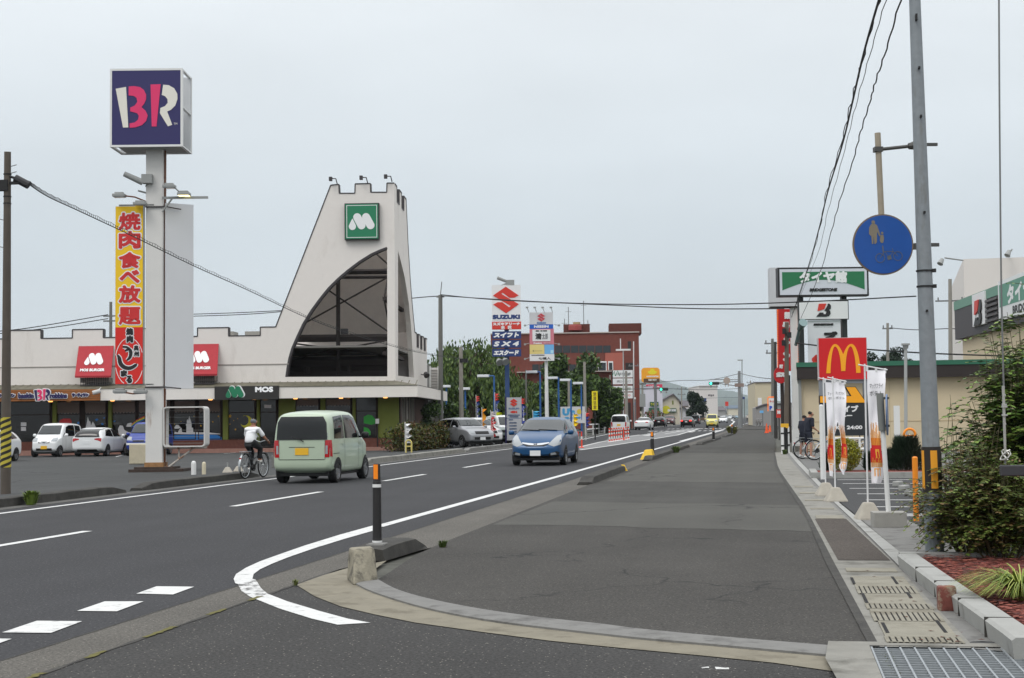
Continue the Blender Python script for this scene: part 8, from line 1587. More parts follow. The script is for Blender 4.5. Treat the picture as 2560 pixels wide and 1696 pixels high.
for x0, x1, y0, y1, n in ((765, 1500, 545, 640, 7), (470, 840, 792, 880, 4), (860, 1320, 792, 880, 5)):
    for i in range(n):
        a = x0 + (x1 - x0) * i / n; wn = pbox(F_, zA, (a + 4, y0, a + (x1 - x0) / n - 4, y1), -.03, .05, 'window', glz, t)
for r in ((1330, 750, 1445, 875), (1465, 750, 1530, 865)): wn = pbox(F_, zA, r, -.35, -.2, 'window', signw, t); pbox(F_, zA, (r[0] + 10, r[1] + 20, r[2] - 10, r[3] - 2), -.37, -.351, 'pane', glz, wn)
pbox(F_, zA, (1425, 640, 1655, 868), -.2, -.01, 'panel', pinkw, t); pbox(F_, zA, (270, 880, 1525, 892), -1.0, 0, 'ledge', mat('coping_pale', (180, 168, 160), .8), t); pbox(F_, zA, (1720, 490, 1765, 590), -.02, .05, 'window', dbr, t); pbox(F_, zA, (1690, 770, 1800, 860), -.02, .05, 'window', dbr, t); pbox(F_, zA, (1700, 1290, 1760, 1500), -.03, .05, 'door', dbr, t, 0)
for y0, y1 in ((555, 680), (800, 915)): a, b_ = F_.at(1580, zA(0, y0)[1])[1], F_.at(1580, zA(0, y1)[1])[1]; mb = MB(); mb.box(-.03, .04, 5, 9, b_, a); mb.box(-.03, .04, 11, 14, b_, a); mb.build('window', glz, t)
F_ = frame_at(1555, 180, 8); t = thing('sign_stack', F_.o, F_.rz, 'stack of white shop boards on a black frame before the brick office', 'sign board')
for i, (y0, y1, tx, c_) in enumerate(((868, 962, 'JA岩手県信連', P_black), (975, 1050, '㈱東北コーシーサービス', P_black), (1072, 1145, 'まつみ館', G1[1]), (1160, 1236, 'きれいや', bred))):
    o = pbox(F_, zA, (1526, y0, 1786, y1), -.1, .0, 'board', signw, t); ptext(F_, zA, 5.226, tx, 1670, (y0 + y1) / 2, 180, 34, c_, o, -.105, .0)
    if i == 0: X, Z = F_.at(*zA(1558, 912), -.1); mb = MB(); stroke(mb, [(X - .35, Z - .25), (X - .1, Z + .3), (X + .0, Z - .3)], .1, -.105); stroke(mb, [(X + .05, Z - .25), (X + .3, Z + .35), (X + .5, Z - .3)], .1, -.105); mb.build('emblem', P_green, o)
mb = MB()
for x in (1524, 1642, 1788): X = F_.at(*zA(x, 1000))[0]; mb.box(X - .06, X + .06, .01, .15, 0, F_.at(*zA(x, 870))[1])
mb.build('frame', blackm, t)
F_ = frame_at(1634, 245, 8); t = thing('hat_sign', F_.o, F_.rz, 'orange rounded sign with a yellow hat above a brown board', 'sign'); (a, zt_), (b_, zb_) = F_.at(1617, 920), F_.at(1649.6, 957)
mb = MB(); mb.prism([rrect(a - .9, b_, zb_, zt_, .5, 4)], -.3, .3); o = mb.build('board', mat('sign_orange', (240, 164, 34), .5), t); pbox(F_, zB, (900, 385, 1228, 470), -.32, -.301, 'brown_panel', mat('sign_brown', (88, 62, 44), .6), o); k = F_.dist() / FPX / 8.254; X, Z = F_.at(*zB(1080, 255), -.3)
mb = MB(); mb.prism([[(X + 95 * k * math.cos(u), Z - 10 * k + 38 * k * math.sin(u) + 14 * k * math.cos(u) ** 2) for u in [6.283 * i / 24 for i in range(24)]]], -.33, -.31); mb.prism([[(X - 50 * k, Z), (X - 40 * k, Z + 60 * k), (X - 15 * k, Z + 72 * k), (X, Z + 64 * k), (X + 20 * k, Z + 72 * k), (X + 42 * k, Z + 58 * k), (X + 50 * k, Z)]], -.345, -.331); mb.build('hat', mat('hat_yellow', (232, 214, 40), .5), o)
ptext(F_, zB, 8.254, 'HAMBURG&STEAK', 1085, 342, 250, 30, P_white, o, -.305, .02); ptext(F_, zB, 8.254, 'RED HOT', 1085, 415, 170, 34, P_white, o, -.325, .02); mb = MB(); mb.tube(((a + b_) / 2 + .3, .1, 0), ((a + b_) / 2 + .3, .1, zb_), .25, n=10); mb.build('post', grey_steel, t)
def shop(px, dep, rz, label, name='shop_building', lot=False): F_ = frame_at(px, dep, rz, lot); return F_, thing(name, F_.o, F_.rz, label, 'building')
F_, t = shop(1637, 262, 8, 'plain white shop with a red roof sign and green boards beyond the brick office'); pbox(F_, zB, (930, 605, 1288, 1200), 0, 12, 'wall', mat('wall_lilac_white', (206, 204, 214), .8), t, 0); o = pbox(F_, zB, (950, 507, 1286, 600), -.1, .3, 'roof_sign', mat('sign_crimson', (210, 46, 84), .5), t); X, Z = F_.at(*zB(1200, 575), -.1); mb = MB(); k = F_.dist() / FPX / 8.254; stroke(mb, [(X - 60 * k, Z - 30 * k), (X, Z + 30 * k), (X + 60 * k, Z - 30 * k)], 18 * k, -.11); mb.build('emblem', P_white, o); ptext(F_, zB, 8.254, 'レストラン', 1060, 548, 120, 40, P_white, o, -.105)
o = pbox(F_, zB, (1030, 868, 1205, 955), -.3, -.01, 'board', mat('board_forest', (34, 84, 58), .6), t); ptext(F_, zB, 8.254, 'うまい', 1120, 915, 150, 50, st_yel, o, -.305); pbox(F_, zB, (1010, 990, 1222, 1140), -.8, -.01, 'awning', mat('board_forest', (34, 84, 58), .6), t)
rng = random.Random(2); lf = MB(); q = D(1634, 1036, 252); t = thing('flowering_shrub', (q.x, q.y, 0), 0, 'reddish flowering shrub before the white shop', 'shrub'); leaves(lf, (0, 0, 1.3), (1.9, 1, 1.4), 700, .4, .25, rng, 3); lf.build('foliage', [leafmat('bloom', (150, 64, 66)), G1[1], G1[0]], t, fixn=False)
def house(F_, t, x0, x1, xe, yr, ye, z, wall, roof, dep=9, ridge=.5):
    (a, zr), (b_, _), (c_, ze) = F_.at(*z(x0, yr)), F_.at(*z(x1, yr)), F_.at(*z(xe, ye)); m_ = b_ - (c_ - b_) * 0; xm = a + (c_ - a) * ridge
    mb = MB(); mb.add([(a, 0, 0), (c_, 0, 0), (c_, 0, ze), (xm, 0, zr - .25), (a, 0, ze), (a, dep, 0), (c_, dep, 0), (c_, dep, ze), (xm, dep, zr - .25), (a, dep, ze)], [(0, 1, 2, 3, 4), (5, 6, 7, 8, 9), (0, 4, 9, 5), (1, 2, 7, 6)]); mb.build('wall', wall, t)
    mb = MB(); e = .5; mb.add([(a - e, -e, ze - .4), (xm, -e, zr), (c_ + e, -e, ze - .4), (a - e, dep + e, ze - .4), (xm, dep + e, zr), (c_ + e, dep + e, ze - .4), (a - e, -e, ze - .6), (xm, -e, zr - .22), (c_ + e, -e, ze - .6), (a - e, dep + e, ze - .6), (xm, dep + e, zr - .22), (c_ + e, dep + e, ze - .6)], [(0, 1, 4, 3), (1, 2, 5, 4), (6, 9, 10, 7), (7, 10, 11, 8), (0, 6, 7, 1), (1, 7, 8, 2), (2, 8, 11, 5), (0, 3, 9, 6)]); mb.build('roof', roof, t); return a, c_, ze
roofg = mat('roof_slate', (92, 88, 92), .8, var=.08, vs=3); cream = mat('wall_cream', (206, 198, 178), .85)
F_, t = shop(1655, 275, 8, 'cream gabled house with a grey roof and a green shop board'); house(F_, t, 1200, 1500, 1640, 700, 850, zB, cream, roofg, 9, .72); o = pbox(F_, zB, (1325, 1000, 1575, 1085), -.4, -.01, 'board', mat('board_forest', (34, 84, 58), .6), t); ptext(F_, zB, 8.254, 'CRAFT HOUSE', 1480, 1042, 170, 50, P_white, o, -.405); X, Z = F_.at(*zB(1365, 1030), -.4); mb = MB(); mb.disc((X, Z), .75, -.42, -.401, 16); mb.build('emblem', st_yel, o); pbox(F_, zB, (1485, 840, 1518, 925), -.03, .03, 'window', olive, t)
F_, t = shop(1690, 295, 8, 'low pale building with a curved grey gable beside the cream house'); house(F_, t, 1610, 1700, 1790, 950, 1010, zB, mat('wall_palegrey', (200, 200, 204), .85), roofg, 14, .5); pbox(F_, zB, (1780, 985, 1900, 1160), .5, 13, 'wall', signw, t, 0)
for i in range(3): pbox(F_, zB, (1800 + i * 30, 1040, 1818 + i * 30, 1130), .44, .52, 'window', glz, t)
F_, t = shop(1770, 420, 9, 'tall pale windowless block down the street behind the dark tree'); pbox(F_, zC, (392, 532, 772, 1100), 0, 30, 'wall', mat('wall_offwhite', (214, 208, 204), .85), t, 0); ptext(F_, zC, 8.254, 'PJI', 640, 735, 120, 40, roofg, t, -.05, .05); pbox(F_, zC, (385, 525, 780, 540), -.4, 31, 'coping', signw, t)
F_, t = shop(1908, 215, 4, 'tall beige block with a small door at the right side far down the pavement'); pbox(F_, zC, (1545, 462, 1960, 1260), 0, 20, 'wall', mat('wall_sand', (196, 186, 160), .85), t, 0); pbox(F_, zC, (1540, 455, 1965, 470), -.2, 20, 'coping', roofg, t); wn = pbox(F_, zC, (1605, 785, 1685, 950), -.1, .05, 'window', signw, t)
F_, t = shop(1906, 205, 4, 'grey low building with an arched roof edge before the beige block'); a, zt_ = F_.at(*zC(1560, 990)); b_, z2_t = F_.at(*zC(1850, 920)); mb = MB(); mb.prism([[(a, 0), (b_ + 3, 0), (b_ + 3, z2_t), (b_ - (b_ - a) * .35, z2_t - .1), (a, zt_)]], 0, 8); mb.build('wall', mat('wall_grey', (150, 148, 146), .85), t); mb = MB(); [mb.tube((p_[0], -.1, p_[1]), (q_[0], -.1, q_[1]), .12, n=6) for p_, q_ in (((a, zt_), (b_ - (b_ - a) * .35, z2_t)), ((b_ - (b_ - a) * .35, z2_t), (b_ + 3, z2_t + .1)))]; mb.build('roof_edge', roofg, t)
rng = random.Random(14)
for i in range(34):
    px = rng.choice([rng.uniform(1690, 1860), rng.uniform(1100, 1600), rng.uniform(1870, 1930), rng.uniform(2180, 2380), rng.uniform(0, 300)]); dep = rng.uniform(300, 900); q = D(px, 1040, dep)
    if -19 < q.x < 8 and q.y > 0: q.x = -24 - rng.random() * 30 if q.x < -5 else 12 + rng.random() * 20
    F_ = Fr((q.x, q.y, -.6 if q.x < -40 else 0), R_(rng.uniform(-10, 20))); t = thing('town_house', F_.o, F_.rz, 'distant low town house whose roof shows along the skyline', 'house', 'distant houses along the skyline'); w_, h_, dp_ = rng.uniform(7, 12), rng.uniform(3, 5.5), 9; m1 = rng.choice([cream, signw, mat('wall_grey', (150, 148, 146), .85)]); mb = MB(); mb.box(-w_ / 2, w_ / 2, 0, dp_, 0, h_); mb.build('wall', m1, t); mb = MB(); mb.add([(-w_ / 2 - .5, -.5, h_), (w_ / 2 + .5, -.5, h_), (w_ / 2 + .5, dp_ + .5, h_), (-w_ / 2 - .5, dp_ + .5, h_), (-w_ / 2 + .4, dp_ / 2, h_ + 1.8), (w_ / 2 - .4, dp_ / 2, h_ + 1.8)], [(0, 1, 5, 4), (2, 3, 4, 5), (1, 2, 5), (3, 0, 4), (0, 3, 2, 1)]); mb.build('roof', rng.choice([roofg, mat('roof_blue', (84, 98, 112), .7), mat('roof_brown', (92, 76, 66), .8)]), t)
for i in range(14):
    px = rng.uniform(1100, 1620) if i % 3 else rng.uniform(-20, 300); q = D(px, 1040, rng.uniform(180, 420)); 
    if q.x < -22: tree('far_tree', (q.x, q.y, -.5), rng.uniform(4, 6.5), rng.uniform(2.2, 3.6), 'far green tree among the town houses', G1, 100 + i, 700, .9, .6, .2, .55, 8, group='far trees among the houses')
def upole(px, top, base, dep, label, r=.15, m=None, arms=(), lot=False):
    q = D(px, 1060, dep); b_ = Vector((q.x, q.y, lotz(q.x) if lot else 0)); t, d = pole('utility_pole', b_, D(base, top, dep), r, r * .7, m or pole_con, label)
    mb = MB()
    for f, l in arms: c_ = d * f; mb.cb((c_.x, c_.y, c_.z), l, .1, .1); [mb.tube((c_.x + s_ * l * .4, c_.y, c_.z), (c_.x + s_ * l * .4, c_.y, c_.z + .25), .05, n=5) for s_ in (-1, 1)]
    if arms: mb.build('crossarm', grey_steel, t)
    return t, d
upole(1316, 925, 1315, 122, 'dark slim pole between the white advert pole and the blue pylon', .1, mat('pole_grey', (112, 112, 108), .9)); upole(1463, 905, 1461, 128, 'grey concrete pole before the tall pointed tree', .16); upole(1422, 950, 1422, 132, 'grey pole just left of the blue billboard lamp posts', .14); upole(1527, 938, 1525, 140, 'slim grey pole at the right end of the dark trees', .1); upole(1567, 928, 1565, 174, 'thick concrete pole before the white board stack', .2, arms=((.93, .8),)); upole(1584, 854, 1584, 186, 'tall white mast on the corner of the brick office', .09, white_m, ((.72, 1.3),))
t, d = upole(1607, 958, 1606, 186, 'signal pole at the crossing on the left side', .16, arms=((.97, .9),)); mb = MB(); mb.cb((d.x, d.y - .2, d.z * .62), .7, .5, 1.6); mb.build('transformer', lamp_grey, t); mb = MB(); mb.path([d * .86, d * .86 + Vector((1.9, 0, .15))], .05, 6); mb.build('signal_arm', grey_steel, t)
t, d = upole(1559, 815 + 60, 1558, 173, 'tall slim street lamp pole before the sign stack', .09, mat('lamp_pole_pale', (168, 170, 168), .6)); mb = MB(); mb.cb((d.x, d.y, d.z), 1.7, .2, .2); mb.cb((d.x - .3, d.y, d.z + .7), .1, .1, 1.2); mb.build('lamp_head', white_m, t)
upole(1932, 847, 1931, 112, 'grey pole with wires on the right side of the far pavement', .14, mat('pole_grey', (112, 112, 108), .9), ((.95, 1.2), (.85, 1.0))); upole(1939, 855, 1938, 96, 'dark pole beside the parking sign', .12, mat('pole_dark', (60, 58, 56), .9)); upole(1873, 960, 1872, 235, 'far grey pole near the pink banner', .16, arms=((.95, 1.4),)); upole(1877, 952, 1876, 270, 'farther grey pole near the pink banner', .16, arms=((.95, 1.4),)); upole(1704, 968, 1704, 260, 'pole with a crossarm beyond the cream house', .15, arms=((.95, 1.8), (.8, 1.4))); upole(2220, 808, 2219, 116, 'utility pole with insulators among the pine tops', .14, arms=((.95, .8),)); upole(2377, 698, 2375, 104, 'utility pole with dark splices before the white hall', .17, arms=((.86, 2.0),))
b_ = G(1966, 1131, .02); t, d = pole('utility_pole', b_, D(1967, 806, DEP(b_)), .105, .08, mat('pole_brown', (100, 90, 80), .9, var=.1, vs=3), 'brown utility pole at the pavement edge before the white sign column'); mb = MB(); [mb.cb((d.x * f + s_, d.y * f - .1, d.z * f), .16, .16, .22) for f, s_ in ((.93, -.1), (.9, .1), (.84, -.12))]; mb.build('cable_box', blackm, t)
cyl = mat('lamp_post_blue', (36, 92, 156), .6)
for i, (px, top, dep, hx, lit) in enumerate(((1236, 940, 104, -38, 0), (1164, 972, 112, -4, 0), (1117, 966, 112, -6, 0), (1351, 930, 108, -30, 1), (1397, 945, 112, -22, 1), (1428, 950, 116, -20, 1), (1454, 958, 120, -12, 1))):
    q = D(px, 1060, dep); b_ = Vector((q.x, q.y, lotz(q.x))); t, d = pole('street_lamp', b_, D(px - 1, top, dep), .075, .06, cyl, 'blue forecourt lamp post with a white head, %s' % ('nearest the blue pylon post', 'behind the concrete pole', 'by the louvred fence', 'left of the white advert pole', 'first right of the white advert pole', 'second right of the white advert pole', 'third right of the white advert pole')[i], 10, 'lamp post', 'blue forecourt lamp posts'); e = D(px + hx, top + 1, dep) - b_; mb = MB(); mb.tube(d, d.lerp(e, .4), .04); mb.build('arm', cyl, t); m_ = d.lerp(e, .72); mb = MB(); mb.box(m_.x - max(.4, abs(e.x - d.x) * .3), m_.x + max(.4, abs(e.x - d.x) * .3), m_.y - .2, m_.y + .2, m_.z - .08, m_.z + .1); bevel(mb.build('lamp_head', mat('lamp_head_white', (225, 228, 232), .4), t), .03)
for i, (x0, x1, y0, y1, dep, cols, tx, lb) in enumerate(((1191, 1197, 991, 1052, 100, ((236, 100, 96), (34, 60, 130)), '', 'blue flag with a red tip beside the concrete pole'), (1238, 1247, 985, 1066, 93, ((214, 60, 60), (34, 60, 130)), '', 'blue flag with a red tip beside a blue lamp post'), (1206, 1213, 1023, 1088, 86, ((238, 160, 40),), '', 'plain orange flag before the parked silver cars'), (1228, 1239, 1030, 1092, 87, ((230, 220, 220), (206, 44, 48)), 'SALE', 'red and white flag left of the yellow-green one'), (1241, 1253, 1031, 1084, 90, ((210, 216, 40), (226, 228, 200)), 'フェア', 'yellow-green flag left of the grey pillar sign'), (1304, 1313, 996, 1060, 92, ((226, 80, 80), (40, 56, 140)), '', 'blue flag right of the grey pillar sign'), (1434, 1443, 1036, 1066, 96, ((238, 200, 30),), '', 'yellow flag near the white small car'), (1465, 1473, 1034, 1070, 98, ((226, 60, 60), (44, 60, 140)), '', 'blue flag beside the white small car'), (1333, 1346, 1029, 1048, 100, ((70, 170, 214),), '', 'light blue flag behind the blue car roof'), (1014, 1027, 1060, 1108, 74, ((220, 220, 220),), 'のぼり', 'white flag with black lettering at the shop corner'))):
    F_ = frame_at((x0 + x1) / 2, dep, 10, True); t = thing('banner_flag', F_.o, F_.rz, lb, 'flag', 'flags of the forecourts'); a, zt_ = F_.at(x0, y0); b_, zb_ = F_.at(x1, y1)
    for j, c_ in enumerate(cols):
        f0, f1 = (0, 1) if len(cols) == 1 else ((0, .22), (.22, 1))[j]; mb = MB(); n = 8
        for s_ in range(n): A_, B_ = (zt_ + (zb_ - zt_) * (f0 + (f1 - f0) * q_ / n) for q_ in (s_, s_ + 1)); oA, oB = (.06 * math.sin(2.3 * q_ + i) for q_ in (s_, s_ + 1)); k_ = (b_ - a) * .2; mb.add([(a, 0, A_), (b_ + oA * 2 - (k_ if i % 2 else 0), oA * 2, A_), (b_ + oB * 2 - (k_ if i % 2 else 0), oB * 2, B_), (a, 0, B_)], [(0, 1, 2, 3)])
        mb.build('cloth', mat('flag_%d_%d_%d' % c_, c_, .8), t)
    if tx or i in (0, 1, 5): mb = MB(); text(mb, tx or 'ハスラー', (a + b_) / 2, zt_ + (zb_ - zt_) * .6, (b_ - a) * .5, (zt_ - zb_) * .6, -.16, .0, vertical=True); mb.build('lettering', P_black if i == 9 else P_white, t)
    mb = MB(); mb.tube((a - .03, .03, 0), (a - .03, .03, zt_ + .1), .02, n=6); mb.build('flag_pole', white_m, t)
q = D(1022, 1136, 72); t = thing('hoop_barrier', (q.x, q.y, lotz(q.x)), 0, 'pale yellow hoop barrier at the corner of the castle shop forecourt', 'barrier'); mb = MB(); mb.path([(-.14, 0, 0), (-.14, 0, .5), (-.06, 0, .6), (.06, 0, .6), (.14, 0, .5), (.14, 0, 0)], .04, 8); mb.tube((-.14, 0, .3), (.14, 0, .3), .03); mb.build('hoop', mat('hoop_yellow', (206, 190, 110), .6), t)
a, b_ = D(1466, 1062, 128), D(1524, 1059, 150); t = thing('guard_rail', (0, 0, 0), 0, 'white pipe guard rail before the dark trees', 'guard rail'); mb = MB()
for z in (.45, .85): mb.tube((a.x, a.y, z), (b_.x, b_.y, z), .06, n=6)
mb.build('rail', white_m, t)
for i in range(5): p_ = a.lerp(b_, i / 4); mb = MB(); mb.tube((p_.x, p_.y, -.1), (p_.x, p_.y, .85), .06, n=6); mb.build('post', white_m, t)
grn_lit = mat('signal_green', (70, 240, 200), .4, emit=2.2)
F_ = frame_at(1850, 178, 8); b_ = Vector(F_.o); t = thing('traffic_light', F_.o, F_.rz, 'traffic light mast with a lit green lamp reaching over the road from the right', 'traffic light'); X, Z = F_.at(1848, 928); mb = MB(); mb.tube((0, 0, 0), (X, 0, Z), .22, .17, 12); mb.build('mast', mat('mast_grey', (128, 130, 130), .7), t); mb = MB()
for y0, y1 in ((949, 950), (957, 954), (959, 966)): p_, q_ = F_.at(1846, y1), F_.at(1796 if y1 != 950 else 1775, y0); mb.tube((p_[0], 0, p_[1]), (q_[0], -.1, q_[1]), .05, n=6)
mb.build('signal_arm', grey_steel, t)
def signal(F_, px, py, t, s_=8):
    k = F_.dist() / FPX; X, Z = F_.at(px, py, -.2); mb = MB(); mb.box(X - 4.5 * k, X + s_ * 2.6 * k, -.2, .1, Z - 3.6 * k, Z + 3.6 * k); o = bevel(mb.build('signal_head', blackm, t), .05)
    for i in range(3): mb = MB(); mb.disc((X + s_ * i * k, Z), 3.1 * k, -.3, -.21, 16); mb.build('lamp', grn_lit if i == 0 else mat('lens_off', (40, 38, 36), .3), o)
    mb = MB(); mb.disc((X + s_ * 1.9 * k, Z - 8 * k), 2.5 * k, -.25, .05, 14); mb.tube((X + s_ * 1.9 * k, -.05, Z - 6 * k), (X + s_ * 1.9 * k, -.05, Z - 3 * k), .04); mb.box(X - 2 * k, X + 2.4 * k, -.15, .05, Z - 10 * k, Z - 4 * k); mb.build('pedestrian_head', lamp_grey, o)
signal(F_, 1777, 959, t)
k = F_.dist() / FPX; X, Z = F_.at(1817, 952, -.1); mb = MB(); mb.disc((X, Z), 8.6 * k, -.12, -.05, 28); [mb.tube((X + s_ * 4 * k, -.05, Z - 15 * k), (X + s_ * 4 * k, -.05, Z), .05) for s_ in (-1, 1)]; mb.build('sign_back', mat('sign_back_tan', (166, 152, 142), .7), t); pbox(F_, zC, (1130, 485, 1320, 558), -.3, -.25, 'sign_back', mat('sign_back_brown', (140, 122, 114), .7), t)
q = D(1855, 1060, 186); t, d = pole('street_lamp', (q.x, q.y, 0), D(1855, 901, 186), .08, .05, grey_steel, 'slim street lamp above the traffic light mast', cat='street lamp'); mb = MB(); mb.box(d.x - .55, d.x + .1, d.y - .1, d.y + .1, d.z - .06, d.z + .08); mb.build('lamp_head', lamp_grey, t)
F_ = frame_at(1652, 187, 8); t = thing('traffic_light', F_.o + Vector((0, 0, 0)), F_.rz, 'traffic light with a lit green lamp hung over the left lanes', 'traffic light'); signal(F_, 1652.6, 973.5, t, 7); p_, q_ = F_.at(1610, 966), F_.at(1654, 970); mb = MB(); mb.tube((p_[0], -.05, p_[1]), (q_[0], -.05, q_[1]), .05, n=6); mb.build('signal_arm', grey_steel, t); pbox(F_, zB, (925, 555, 1090, 618), -.1, -.05, 'street_name_plate', mat('plate_lilac', (190, 188, 200), .6), t)
for pts, d0, d1, lb in (([(1600, 960), (1700, 952), (1775, 950), (1846, 935)], 186, 178, 'wire crossing the street to the signal mast'), ([(1500, 975), (1650, 972), (1760, 975), (1846, 972)], 150, 200, 'lower wire crossing the far street'), ([(1850, 934), (1890, 943), (1932, 948)], 178, 112, 'wire from the signal mast to the right side pole'), ([(1660, 1000), (1760, 996), (1850, 994)], 300, 320, 'faint wire across the far street'), ([(2225, 820), (2290, 825), (2370, 822), (2400, 824)], 116, 104, 'power line between the poles above the annex roof'), ([(1990, 858), (2060, 866), (2140, 872), (2330, 884), (2600, 893)], 64, 58, 'low power line before the tyre shop')): cable('power_line', interp(pts, d0, d1), .03, lb, 'power line', 'power lines down the street')
for px, py, w_, h_, dep, m, tx, lb in ((1757, 1000, 18, 9, 330, P_blue, '', 'blue direction sign before the dark tree'), (1817, 1010, 8, 11, 420, bred, '', 'red and white sign far down the street'), (1858.5, 995.5, 7, 6, 240, P_blue, '', 'round blue sign beside the signal mast'), (1883, 1003, 8, 40, 240, mat('banner_rose', (206, 130, 138), .7), '', 'tall faded pink banner before the beige block'), (1587, 996, 5, 5, 187, mat('sign_white', (226, 226, 226), .5), '', 'small white round sign on the brick corner'), (1587, 1010, 6, 7, 188, P_blue, '', 'small blue sign on the brick corner'), (1904, 1030, 9, 6, 190, mat('board_sky_blue', (112, 178, 228), .6), '', 'light blue board before the grey low building')):
    F_ = frame_at(px, dep, 8); t = thing('road_sign', F_.o, F_.rz, lb, 'sign'); k = F_.dist() / FPX; X, Z = F_.at(px, py); mb = MB(); mb.box(X - w_ * k / 2, X + w_ * k / 2, -.05, .05, Z - h_ * k / 2, Z + h_ * k / 2); mb.build('panel', m, t); mb = MB(); mb.tube((X + w_ * k * .3, .1, 0), (X + w_ * k * .3, .1, Z), .07, n=6); mb.build('post', grey_steel, t)
F_ = frame_at(1988, 78, 6); t = thing('pole_sign', F_.o, F_.rz, 'wide white sign column with a blank white box on top and a string of bulbs', 'pole sign'); I4 = lambda x, y: (x, y)
pbox(F_, I4, (1977, 768, 1999, 1120), -.2, .3, 'column', white_m, t, 0); pbox(F_, I4, (1924, 669, 1992, 766), -.5, .5, 'box', mat('panel_back', (196, 198, 200), .6, var=.03, vs=2), t); mb = MB(); bulb = mat('bulb_amber', (255, 130, 40), .4, emit=.35)
for i in range(26): X, Z = F_.at(1996.5, 778 + i * 6.3, -.3); mb.cb((X, -.26, Z), .05, .06, .05)
mb.build('bulb_string', bulb, t); pbox(F_, I4, (1925, 767, 2000, 770), -.3, .3, 'beam', bracket_m, t)
F_ = frame_at(1959, 81, 6); t = thing('vertical_sign', F_.o, F_.rz, 'tall red vertical noodle shop sign with white characters and a red disc below', 'sign'); o = pbox(F_, I4, (1943, 773, 1977, 928), -.2, .2, 'board', mat('sign_red_deep', (186, 20, 28), .5), t); ptext(F_, I4, 1, '麺', 1968, 789, 15, 18, P_white, o, -.21, .03); ptext(F_, I4, 1, 'ラ', 1965, 818, 18, 26, P_white, o, -.21, .05); ptext(F_, I4, 1, 'メ', 1966, 852, 18, 22, P_white, o, -.21, .05); ptext(F_, I4, 1, 'ン', 1966, 892, 18, 22, P_white, o, -.21, .05); mb = MB()
for i in range(34): X, Z = F_.at(1944, 776 + i * 4.5, -.2); mb.cb((X, -.24, Z), .05, .07, .05)
mb.build('bulb_string', bulb, o); X, Z = F_.at(1951, 938, -.3); k = F_.dist() / FPX; mb = MB(); mb.disc((X, Z), 21 * k, -.5, -.3, 26, rx=17 * k); o = mb.build('disc', mat('sign_red_deep', (186, 20, 28), .5), t); ptext(F_, I4, 1, '町', 1953, 917, 9, 10, P_white, o, -.51, .02); ptext(F_, I4, 1, 'ガス', 1951, 937, 22, 13, P_white, o, -.51, .04); X = F_.at(1956, 1000)[0]; mb = MB(); mb.tube((X, 0, 0), (X, 0, Z), .1, n=8); mb.tube((X + .35, .3, 0), (X + .35, .3, Z), .13, n=8); mb.build('post', dbr, t)
F_ = frame_at(1931, 110, 6); t = thing('parking_sign', F_.o, F_.rz, 'white parking sign with a blue letter framed by orange bulbs', 'sign'); (a, zt_), (b_, zb_) = F_.at(1922, 996), F_.at(1942, 1027); mb = MB(); mb.prism([rrect(a, b_, zb_, zt_, .1)], -.1, .1); o = mb.build('board', signw, t); ptext(F_, I4, 1, 'P', 1927, 1020, 7, 10, mat('letter_royal', (30, 80, 200), .5), o, -.11, .03); ptext(F_, I4, 1, 'ラーメン', 1931, 1004, 14, 5, bred, o, -.11, .01); ptext(F_, I4, 1, 'し', 1937, 1018, 5, 12, P_blue, o, -.11, .01); mb = MB(); [mb.cb((a + (b_ - a) * i / 8, -.05, zt_ + .08), .09, .1, .08) for i in range(9)]; [mb.cb((a - .08, -.05, zb_ + (zt_ - zb_) * i / 9), .08, .1, .07) for i in range(10)]; mb.build('bulb_string', bulb, o); mb = MB(); mb.tube(((a + b_) / 2, 0, 0), ((a + b_) / 2, 0, zb_), .06); mb.build('post', grey_steel, t)
F_ = frame_at(1952, 90, 6); t = thing('shop_sign', F_.o, F_.rz, 'red and white board with a white letter beside the brown pole', 'sign'); o = pbox(F_, I4, (1941, 1024, 1953, 1045), -.1, 0, 'board', bred, t); o2 = pbox(F_, I4, (1953.2, 1024, 1963, 1045), -.1, 0, 'board', signw, t); ptext(F_, I4, 1, 'N', 1947, 1031, 8, 9, P_white, o, -.11, .03); ptext(F_, I4, 1, '（', 1958, 1034, 5, 16, bred, o2, -.11, .04); mb = MB(); X = F_.at(1947, 1000)[0]; mb.tube((X, .1, 0), (X, .1, 1.5), .05); mb.build('post', bracket_m, t)
t = thing('fence', (0, 0, 0), 0, 'short dark fence with a white striped post and a yellow plate at the pavement edge', 'fence')
for i, px in enumerate((1957, 1963.5, 1968, 1972)): q = G(px, 1136 - i * .6, .02); h = (1136 - 1069) / 3745 * q.y; mb = MB(); mb.tube((q.x, q.y, 0), (q.x, q.y, h), .055 if i == 0 else .04, n=8); [mb.tube((q.x, q.y, h * f), (q.x, q.y, h * f + .06), .06, n=8, mi=1) for f in (.3, .75)]; mb.build('post', [white_m if i in (0, 3) else blackm, blackm], t)
q = G(1963, 1135, .02); mb = MB(); mb.cb((q.x, q.y - .08, (1135 - 1065) / 3745 * q.y), .3, .03, .17); mb.build('plate', st_star, t)
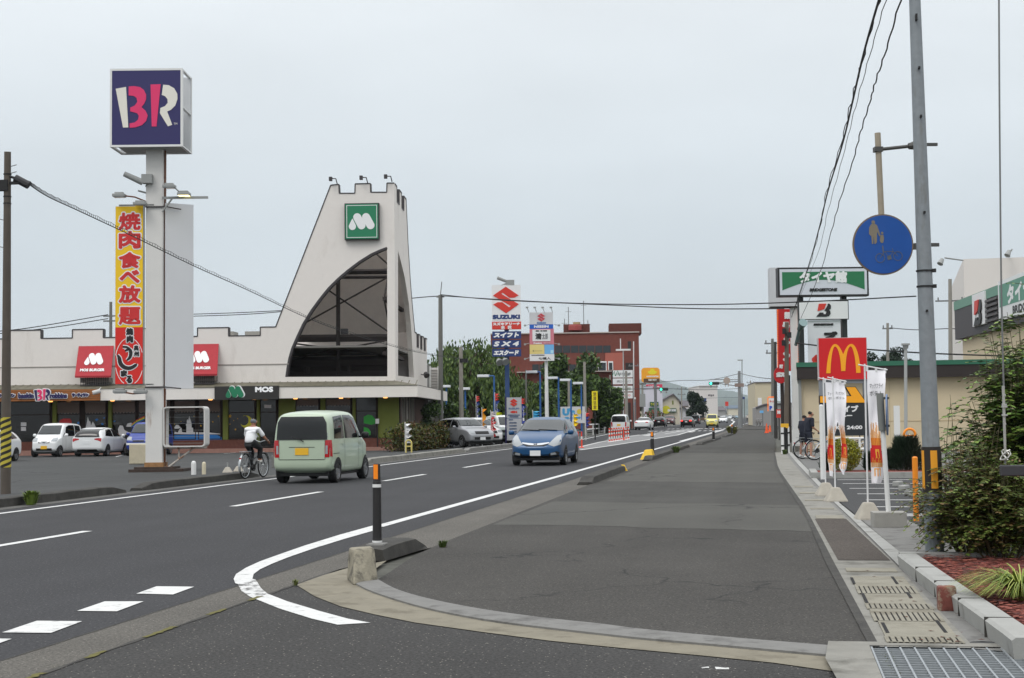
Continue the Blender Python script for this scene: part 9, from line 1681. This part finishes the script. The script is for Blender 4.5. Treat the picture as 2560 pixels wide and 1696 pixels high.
F_ = frame_at(1992, 61, 6); t = thing('mesh_fence', F_.o, F_.rz, 'white mesh fence panel on concrete feet below the sign column', 'fence'); (a, zt_), (b_, zb_) = F_.at(1982, 1076), F_.at(2006, 1117); mb = MB(); [mb.tube((a + (b_ - a) * i / 10, 0, zb_), (a + (b_ - a) * i / 10, 0, zt_), .012 if i % 10 else .03, n=5) for i in range(11)]; [mb.tube((a, 0, zb_ + (zt_ - zb_) * i / 6), (b_, 0, zb_ + (zt_ - zb_) * i / 6), .012, n=5) for i in range(7)]; mb.build('mesh', white_m, t)
for px in (1983, 2001): X = F_.at(px, 1120)[0]; mb = MB(); mb.cb((X, 0, .12), .3, .3, .24); mb.build('concrete_foot', con, t)
ridge = [(1380, 1020), (1450, 985), (1520, 962), (1580, 951), (1640, 948), (1675, 957), (1706, 966), (1747, 972), (1800, 975), (1840, 980), (1880, 992), (1950, 1004), (2050, 1018), (2200, 1028)]
def hills(name, dist_, prof, wob, dy=0):
    rng = random.Random(int(dist_)); P_ = smooth_line([(x, y + dy) for x, y in prof], 5); vs = []; fs = []
    for x, y in P_: q = YP(x, y + rng.uniform(-wob, wob), dist_); b_ = Vector((q.x, dist_ - 500, -1)); m_ = Vector((q.x, dist_ - 200, q.z * rng.uniform(.5, .65))); c_ = Vector((q.x, dist_ + 400, -1)); vs += [b_, m_, q, c_]
    for i in range(len(P_) - 1): fs += [(i * 4 + k_, i * 4 + 4 + k_, i * 4 + 5 + k_, i * 4 + 1 + k_) for k_ in range(3)]
    structure(name, vs, fs, mat('hill_forest', (62, 74, 60), .95, var=.2, vs=.004))
hills('hills', 6600, ridge, .8); hills('hills', 5000, [(1250, 1036), (1500, 1018), (1650, 1006), (1760, 1000), (1850, 996), (1950, 1004), (2100, 1022)], .6)
mb = MB(); mb.box(-6100, 6100, -75, 7700, -1.7, 185); hz = tag(mb.build('haze', None), kind='stuff'); hm = bpy.data.materials.new('haze_air'); hm.use_nodes = True; n_ = hm.node_tree; n_.nodes.remove(n_.nodes['Principled BSDF']); pv = n_.nodes.new('ShaderNodeVolumePrincipled'); pv.inputs['Color'].default_value = (.80, .90, .97, 1); pv.inputs['Density'].default_value = 0.9e-4; pv.inputs['Anisotropy'].default_value = .0; n_.links.new(pv.outputs[0], n_.nodes['Material Output'].inputs['Volume']); hz.data.materials.clear(); hz.data.materials.append(hm)
